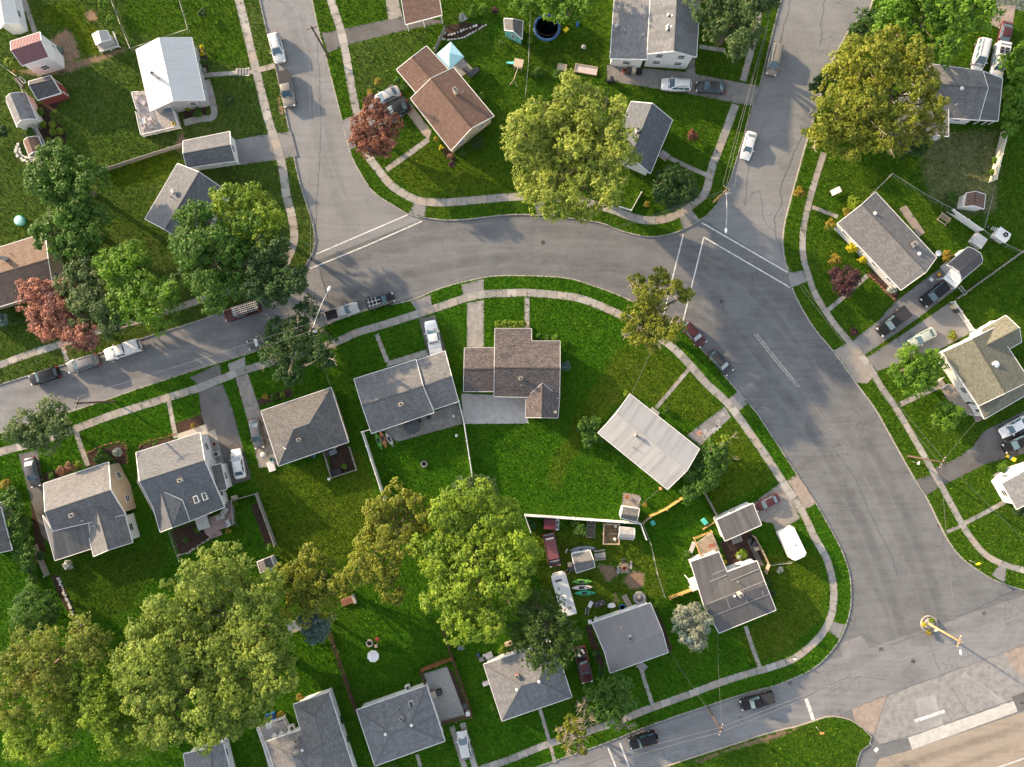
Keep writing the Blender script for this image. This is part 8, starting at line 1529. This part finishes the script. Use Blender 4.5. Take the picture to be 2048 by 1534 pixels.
sign("yellow diamond road sign on the verge by the lower right ramp", 1957, 1128, YEL, .5); sign("street name sign on the verge by the round dark corner tree", 612, 487, flat("sign_green", (.02, .20, .10)), .4, .8, 2.3, .2); sign("white sign on the grass tip beside the highway", 1644, 1467, ORANGEP, .2); sign("white road sign at the highway end of the grass tip", 1753, 1500, WHITE, .9); sign("white sign beneath the far verge pole", 1838, 926, WHITE, 1.2, .5, 1.6, .5)
sign("small white sign on the verge above the black pickup", 1590, 1319, WHITE, .2, .4, 1.0, .6)
# round planter island
c_ = G(1857, 1247, -.116); t = thing("round_planter", "round kerbed planter island with yellow plants in the wide junction", "planter", c_)
for k in range(16):
    a0, a1 = 2 * math.pi * (k + .022) / 16, 2 * math.pi * (k + .97) / 16; mb = MB(); mb.prism([(r_ * math.cos(a), r_ * math.sin(a)) for r_, a in ((1.28, a0), (1.28, (a0 + a1) / 2), (1.28, a1), (1.08, a1), (1.08, (a0 + a1) / 2), (1.08, a0))], 0, .28); link("kerb_stone", mb.mesh("kerb_stone", [CONC]), t)
lt(t, "soil", STONE, [(1.08, .18), (.5, .24), (0, .24)], 20)
for px, py, kd, lab in ((1846, 1248, "yellow", "yellow plant inside the round planter island"), (1862, 1240, "lime", "green clump behind the pole in the round planter island"), (1858, 1265, "orange", "orange plant spilling from the round planter island")): T("planter_plant", lab, "plant", [(px, py, 5), (px + 3, py + 2, 3)], kd, .8, .14, trunk=False, crown="foliage")
sign("white sign standing in front of the round planter island", 1874, 1261, WHITE, .3, .7, 1.2, .5)
# garden stones and edging
def stones(name, label, ring, n, s, seed, m=STONE):
    rr = random.Random(seed); L = smooth_line(poly(ring), .15); c = L[len(L) // 2]; t = thing(name, label, "stone edging", (c.x, c.y, 0))
    for k in range(n):
        p = L[int(k * (len(L) - 1) / max(1, n - 1))]; mb = MB(); a = rr.uniform(0, 3.14); q = s * rr.uniform(.7, 1.3); x, y = p.x - c.x + rr.uniform(-.08, .08), p.y - c.y + rr.uniform(-.08, .08); P = []
        for j in range(7): b = a + j * .9; P.append((x + q * .5 * math.cos(b) * rr.uniform(.8, 1.1), y + q * .4 * math.sin(b) * rr.uniform(.8, 1.1)))
        mb.prism(P, -.02, q * rr.uniform(.3, .5)); o = link("stone", mb.mesh("stone", [m]), t)
stones("stone_border", "outer ring of pale stones round the small brown barrel roofed shed", [(38, 288), (33, 300), (38, 314), (52, 322), (66, 322), (74, 318)], 24, .45, 3, flat("pale_stone", (.50, .49, .46), .9, var=.3)); stones("stone_border", "inner row of pale stones round the small brown barrel roofed shed", [(40, 296), (42, 308), (52, 315), (66, 316)], 14, .4, 4, flat("pale_stone", (.50, .49, .46), .9, var=.3))
stones("stone_border", "pale block edging of the flower bed beside the carport", [(882, 78), (900, 80), (925, 76), (945, 66), (972, 50)], 34, .3, 5, flat("pale_stone", (.50, .49, .46), .9, var=.3)); stones("stone_border", "curved stone edge of the dark bed behind the skylight house", [(357, 1110), (375, 1106), (390, 1096), (405, 1085), (422, 1076)], 20, .35, 6)
stones("stone_border", "stony garden strip edging beside the clipped dome tree", [(118, 1155), (128, 1185), (140, 1210), (150, 1235), (163, 1250)], 26, .42, 7, flat("pale_stone", (.50, .49, .46), .9, var=.3)); stones("stone_border", "warm brick edging of the hydrangea bed", [(176, 906), (205, 892), (240, 884), (252, 892), (255, 925)], 34, .25, 8, BRICKR)
stones("stone_border", "brick edging of the flower strip before the skylight house", [(278, 896), (290, 884), (320, 876), (350, 868)], 24, .25, 9, BRICKR); stones("stone_border", "brick edging along the border of the long ranch house", [(1736, 548), (1760, 572), (1790, 602)], 26, .3, 10, BRICKR)
stones("flower_rocks", "pale rocks scattered in the flower bed beside the carport", [(888, 66), (900, 70), (918, 64), (938, 58), (952, 52)], 12, .4, 11, flat("pale_stone", (.50, .49, .46), .9, var=.3))
# clutter by the red roofed barn
t = item("tarp_heap", "dark green tarp heap against the white barn wall", "tarp", 112, 101, .5, -.9); mb = MB(); mb.lathe((0, 0, 0), [(.9, 0), (.8, .4), (.5, .65), (0, .75)], 9); link("tarp", mb.mesh("tarp", [flat("grey_green_tarp", (.08, .12, .11), .7)]), t); bx(t, "rope", LGREY, (-.8, .8, -.02, .02, .3, .34))
t = item("cart", "small brown cart on the bare dirt beside the tarp heap", "cart", 117, 115, .5, -1.1); bx(t, "box", WBROWN, (-.5, .5, -.35, .35, .3, .55)); bx(t, "handle", DGREY, (.5, 1.0, -.04, .04, .4, .44))
for s in (-1, 1): mb = MB(); mb.tube([(0, s * .36, .2), (0, s * .44, .2)], .2, 12); link("wheel", mb.mesh("wheel", [BLACKM]), t)
t = item("ladder_pile", "white frames and dark boards behind the red shed", "frames", 40, 162, .3, -.8); bx(t, "board", DGREY, (-.9, .9, -.5, -.1, 0, .3)); bx(t, "frame", WHITE, (-.6, .6, .1, .16, .1, .16), (-.6, .6, .5, .56, .1, .16), (-.6, -.54, .1, .56, .1, .16), (.54, .6, .1, .56, .1, .16))
t = item("paddling_pool", "round teal covered pool on the lawn above the brown roofed house", "pool", 38, 441, .5); lt(t, "wall", TEAL, [(.75, 0), (.78, .5), (.7, .52)], 24); lt(t, "cover", flat("pale_teal", (.35, .66, .62), .5), [(.72, .52), (.5, .62), (0, .66)], 24)
t = item("plank_wall", "weathered plank lean-to beside the small brown barrel roofed shed", "lean-to", 78, 277, 1.2, -1.1)
for k in range(7): bx(t, "plank", WGREY, (-1.9, 1.9, -.55 + k * .16, -.41 + k * .16, .9 + .05 * k, .94 + .05 * k))
for x in (-1.8, 1.8): bx(t, "post", WGREY, (x - .05, x + .05, -.5, -.4, 0, .9)); bx(t, "post", WGREY, (x - .05, x + .05, .5, .6, 0, 1.2))
# raised steps on the front path, porch details
for k in range(5):
    p = Vector(v2(497 - k * 5.5, 143.5 + k * .3)); mb = MB(); mb.obox(p, (.06, 1), 1.0, .36, -.02, .05 + .07 * k); props(mb.build("step", CONC), "concrete step %s on the path of the white metal roofed house" % ("nearest the sidewalk", "second up", "in the middle", "next to the top", "at the top")[k], "step", "steps of the front path")
for s in (-.55, .55): 
    a_ = G(499, 143.5, 1.0); b_ = G(474, 145, 1.3); mb = MB(); mb.tube([a_ + Vector((0, s, 0)), b_ + Vector((0, s, 0))], .03, 6); props(mb.build("handrail", STEEL), "handrail on the %s side of the path steps" % ("lower" if s < 0 else "upper"), "handrail")
for px, py, lab in ((1310, 823, "concrete front step of the pale metal roofed house"), (1286, 1330, "concrete front step of the ribbed metal roofed house"), (1330, 308, "concrete front stoop of the dark blue roofed house")):
    t = item("front_step", lab, "step", px, py, .2, -.65 if px < 1290 or px > 1320 else -.7); bx(t, "tread", CONC2, (-.7, .7, -.5, .3, 0, .36)); bx(t, "riser", CONC, (-.7, .7, -.85, -.5, 0, .18))
# porch, railings and door side of the white house with wings
t = item("porch_rail", "white porch steps and railings of the white house with wings", "railing", 1886, 765, .8, .62)
for y in (-.6, .6): bx(t, "rail", WHITE, (-.9, .6, y - .04, y + .04, .9, .97)); [bx(t, "baluster", WHITE, (-.85 + k * .24, -.81 + k * .24, y - .02, y + .02, .2, .9)) for k in range(6)]
for k in range(3): bx(t, "tread", CONC3, (-.9 + k * .4, -.5 + k * .4, -.55, .55, 0, .18 * (k + 1)))
deck("mauve side stoop at the low green wing of the white house", [(1938, 811), (1956, 806), (1968, 838), (1954, 844)], .35, DECKR, [((1949, 830), (1966, 831))], .8)
# chalk on the driveway
CHALK = flat("white_chalk", (.46, .46, .46), .95); CHALKO = flat("orange_chalk", (.52, .28, .2), .95)
def chalk(label, loops, m, wd=.07):
    mb = MB()
    for L in loops: ribbon(mb, [v2(*p) for p in L], wd, .023, .026)
    props(mb.build("chalk_drawing", m), label, "drawing", None, "structure")
def circ(px, py, r, n=14, a0=0, a1=6.2832): return [(px + r * math.cos(a0 + (a1 - a0) * k / n), py + r * math.sin(a0 + (a1 - a0) * k / n)) for k in range(n + 1)]
star = [(1399 + (6.5 if k % 2 == 0 else 2.6) * math.cos(k * math.pi / 6), 866 + (6.5 if k % 2 == 0 else 2.6) * math.sin(k * math.pi / 6)) for k in range(13)]
chalk("orange chalk star on the driveway near the pale metal roof", [star, [(p[0] * .5 + 1399 * .5, p[1] * .5 + 866 * .5) for p in star]], CHALKO, .16)
chalk("white chalk flower with round petals below the orange star", [circ(1409 + 2.8 * math.cos(a), 874 + 2.8 * math.sin(a), 2.2) for a in (0, 1.57, 3.14, 4.71)], CHALK); chalk("white chalk spiral ball beside the orange star", [circ(1410, 863, 3.4), circ(1410, 863, 1.6)], CHALK, .09)
chalk("white chalk heart ring at the upper part of the driveway", [circ(1435.5, 845, 3.6), [(1434, 841), (1437, 838)], [(1437, 842), (1440, 841)]], CHALK); chalk("white chalk arc near the sidewalk end of the driveway", [circ(1443, 831, 5.2, 10, -1.9, .2), [(1442, 829), (1445, 832)], [(1442, 833), (1446, 830)]], CHALK, .1)
cu = bpy.data.curves.new("chalk_name", 'FONT'); cu.body = "Mabel"; cu.size = 1.05; cu.extrude = .001; cu.align_x = 'CENTER'; cu.offset = .012; cu.materials.append(CHALK)
o = bpy.data.objects.new("chalk_name", cu); COL.objects.link(o); p = G(1424, 858, 0); o.location = (p.x, p.y, .026); o.rotation_euler = (0, 0, math.pi + math.atan2(16, 19)); props(o, "white chalk name lettered along the lower edge of the driveway", "lettering", None, "structure")
# ================================================================ grass blades over the lawns (one mass per block)
def tufts():
    g = np.random.default_rng(11); hard = []
    for o in list(SC.objects):
        if o.type == 'MESH' and o.name.split(".")[0] in ("driveway", "pad", "ramp", "patio", "gravel_court", "slab", "flower_bed", "dirt_patch", "tarp", "path"):
            off = Vector(o.parent.location) if o.parent else Vector((0, 0, 0)); P = [(v.co.x + off.x, v.co.y + off.y, v.co.z) for v in o.data.vertices]
            if "fade" in o.data.attributes:
                fd = o.data.attributes["fade"].data; hard.append(("pts", np.array([(p[0], p[1]) for p, q in zip(P, fd) if q.value > .45]))); continue
            f = max(o.data.polygons, key=lambda q: q.center.z + q.area * .001); hard.append(("poly", [(P[i][0], P[i][1]) for i in f.vertices]))
    S = .2; x0, y0 = -82.0, -62.0; nx, ny = int(164 / S), int(124 / S); mask = np.zeros((nx, ny), bool)
    gx, gy = np.meshgrid(x0 + (np.arange(nx) + .5) * S, y0 + (np.arange(ny) + .5) * S, indexing='ij')
    for k, P in hard:
        if k == "poly":
            X = [p[0] for p in P]; Y = [p[1] for p in P]; i0, i1 = max(0, int((min(X) - x0) / S) - 1), min(nx, int((max(X) - x0) / S) + 2); j0, j1 = max(0, int((min(Y) - y0) / S) - 1), min(ny, int((max(Y) - y0) / S) + 2)
            if i1 > i0 and j1 > j0: mask[i0:i1, j0:j1] |= inside(P, gx[i0:i1, j0:j1], gy[i0:i1, j0:j1])
        elif len(P):
            i = ((P[:, 0] - x0) / S).astype(int); j = ((P[:, 1] - y0) / S).astype(int); ok = (i > 0) & (j > 0) & (i < nx - 1) & (j < ny - 1)
            for a in (-1, 0, 1):
                for b in (-1, 0, 1): mask[i[ok] + a, j[ok] + b] = True
    ed = mask & ~(np.roll(mask, 1, 0) & np.roll(mask, -1, 0) & np.roll(mask, 1, 1) & np.roll(mask, -1, 1)); nz = g.random((nx // 4 + 1, ny // 4 + 1)).repeat(4, 0).repeat(4, 1)[:nx, :ny]; mask &= ~(ed & (nz < .3))
    patches = [o for o in SC.objects if o.name.split(".")[0] == "lawn_patch"]; pm = np.full((nx, ny), -1, int); mats = []
    for o in patches:
        co = np.array([v.co[:2] for v in o.data.vertices]); fd = np.array([q.value for q in o.data.attributes["fade"].data]); co = co[fd > .5]
        mid = len(mats); mats.append(o.data.materials[0].name.split("_in_")[0]); i = ((co[:, 0] - x0) / S).astype(int); j = ((co[:, 1] - y0) / S).astype(int); ok = (i > 1) & (j > 1) & (i < nx - 2) & (j < ny - 2)
        for a in (-1, 0, 1):
            for b in (-1, 0, 1): pm[i[ok] + a, j[ok] + b] = mid
    for key in BLOCKS:
        P = BLOCKS[key]; n = int(164 * 124 * DENS); x = g.uniform(-81, 81, n); y = g.uniform(-61, 61, n); ok = inside(P, x, y); x, y = x[ok], y[ok]
        i = ((x - x0) / S).astype(int); j = ((y - y0) / S).astype(int); ok = ~mask[i, j]; x, y, i, j = x[ok], y[ok], i[ok], j[ok]; m = len(x)
        if not m: continue
        a = g.uniform(0, 2 * np.pi, m); tilt = g.uniform(.35, 1.15, m); L = g.uniform(.12, .28, m); wd = L * g.uniform(.35, .6, m); d = np.stack([np.cos(a), np.sin(a)], 1); pn = np.stack([-d[:, 1], d[:, 0]], 1)
        V = np.empty((m, 3, 3)); z = g.uniform(.0, .02, m)
        V[:, 0, :2] = np.stack([x, y], 1) - pn * wd[:, None] / 2; V[:, 1, :2] = np.stack([x, y], 1) + pn * wd[:, None] / 2; V[:, 0, 2] = V[:, 1, 2] = z
        V[:, 2, :2] = np.stack([x, y], 1) + d * (L * np.sin(tilt))[:, None]; V[:, 2, 2] = z + .03 + L * np.cos(tilt) * .8
        me = bpy.data.meshes.new("grass"); me.vertices.add(3 * m); me.vertices.foreach_set("co", V.astype(np.float32).ravel()); me.loops.add(3 * m); me.loops.foreach_set("vertex_index", np.arange(3 * m, dtype=np.int32))
        me.polygons.add(m); me.polygons.foreach_set("loop_start", np.arange(0, 3 * m, 3, dtype=np.int32)); names = [BLOCKMAT[key]] + mats
        for nm in names: me.materials.append(grassmix(nm, None, True))
        at = me.attributes.new("tint", 'FLOAT', 'FACE'); at.data.foreach_set("value", np.clip(g.normal(.48, .24, m) + (g.random(m) < .05) * .3, 0, 1).astype(np.float32))
        me.polygons.foreach_set("material_index", (pm[np.clip(i + g.integers(-5, 6, m), 0, nx - 1), np.clip(j + g.integers(-5, 6, m), 0, ny - 1)] + 1).astype(np.int32)); me.update(calc_edges=True)
        props(link("grass", me), {"A": "short grass blades of the yards round the white metal roofed house", "B": "short grass blades of the corner yards under the huge pale tree", "C": "short grass blades of the yards behind the golden tree", "D": "short grass blades of the yards inside the road bend", "E": "short grass blades of the tip beside the highway"}[key], "grass", None, "stuff")
DENS = 46
tufts()
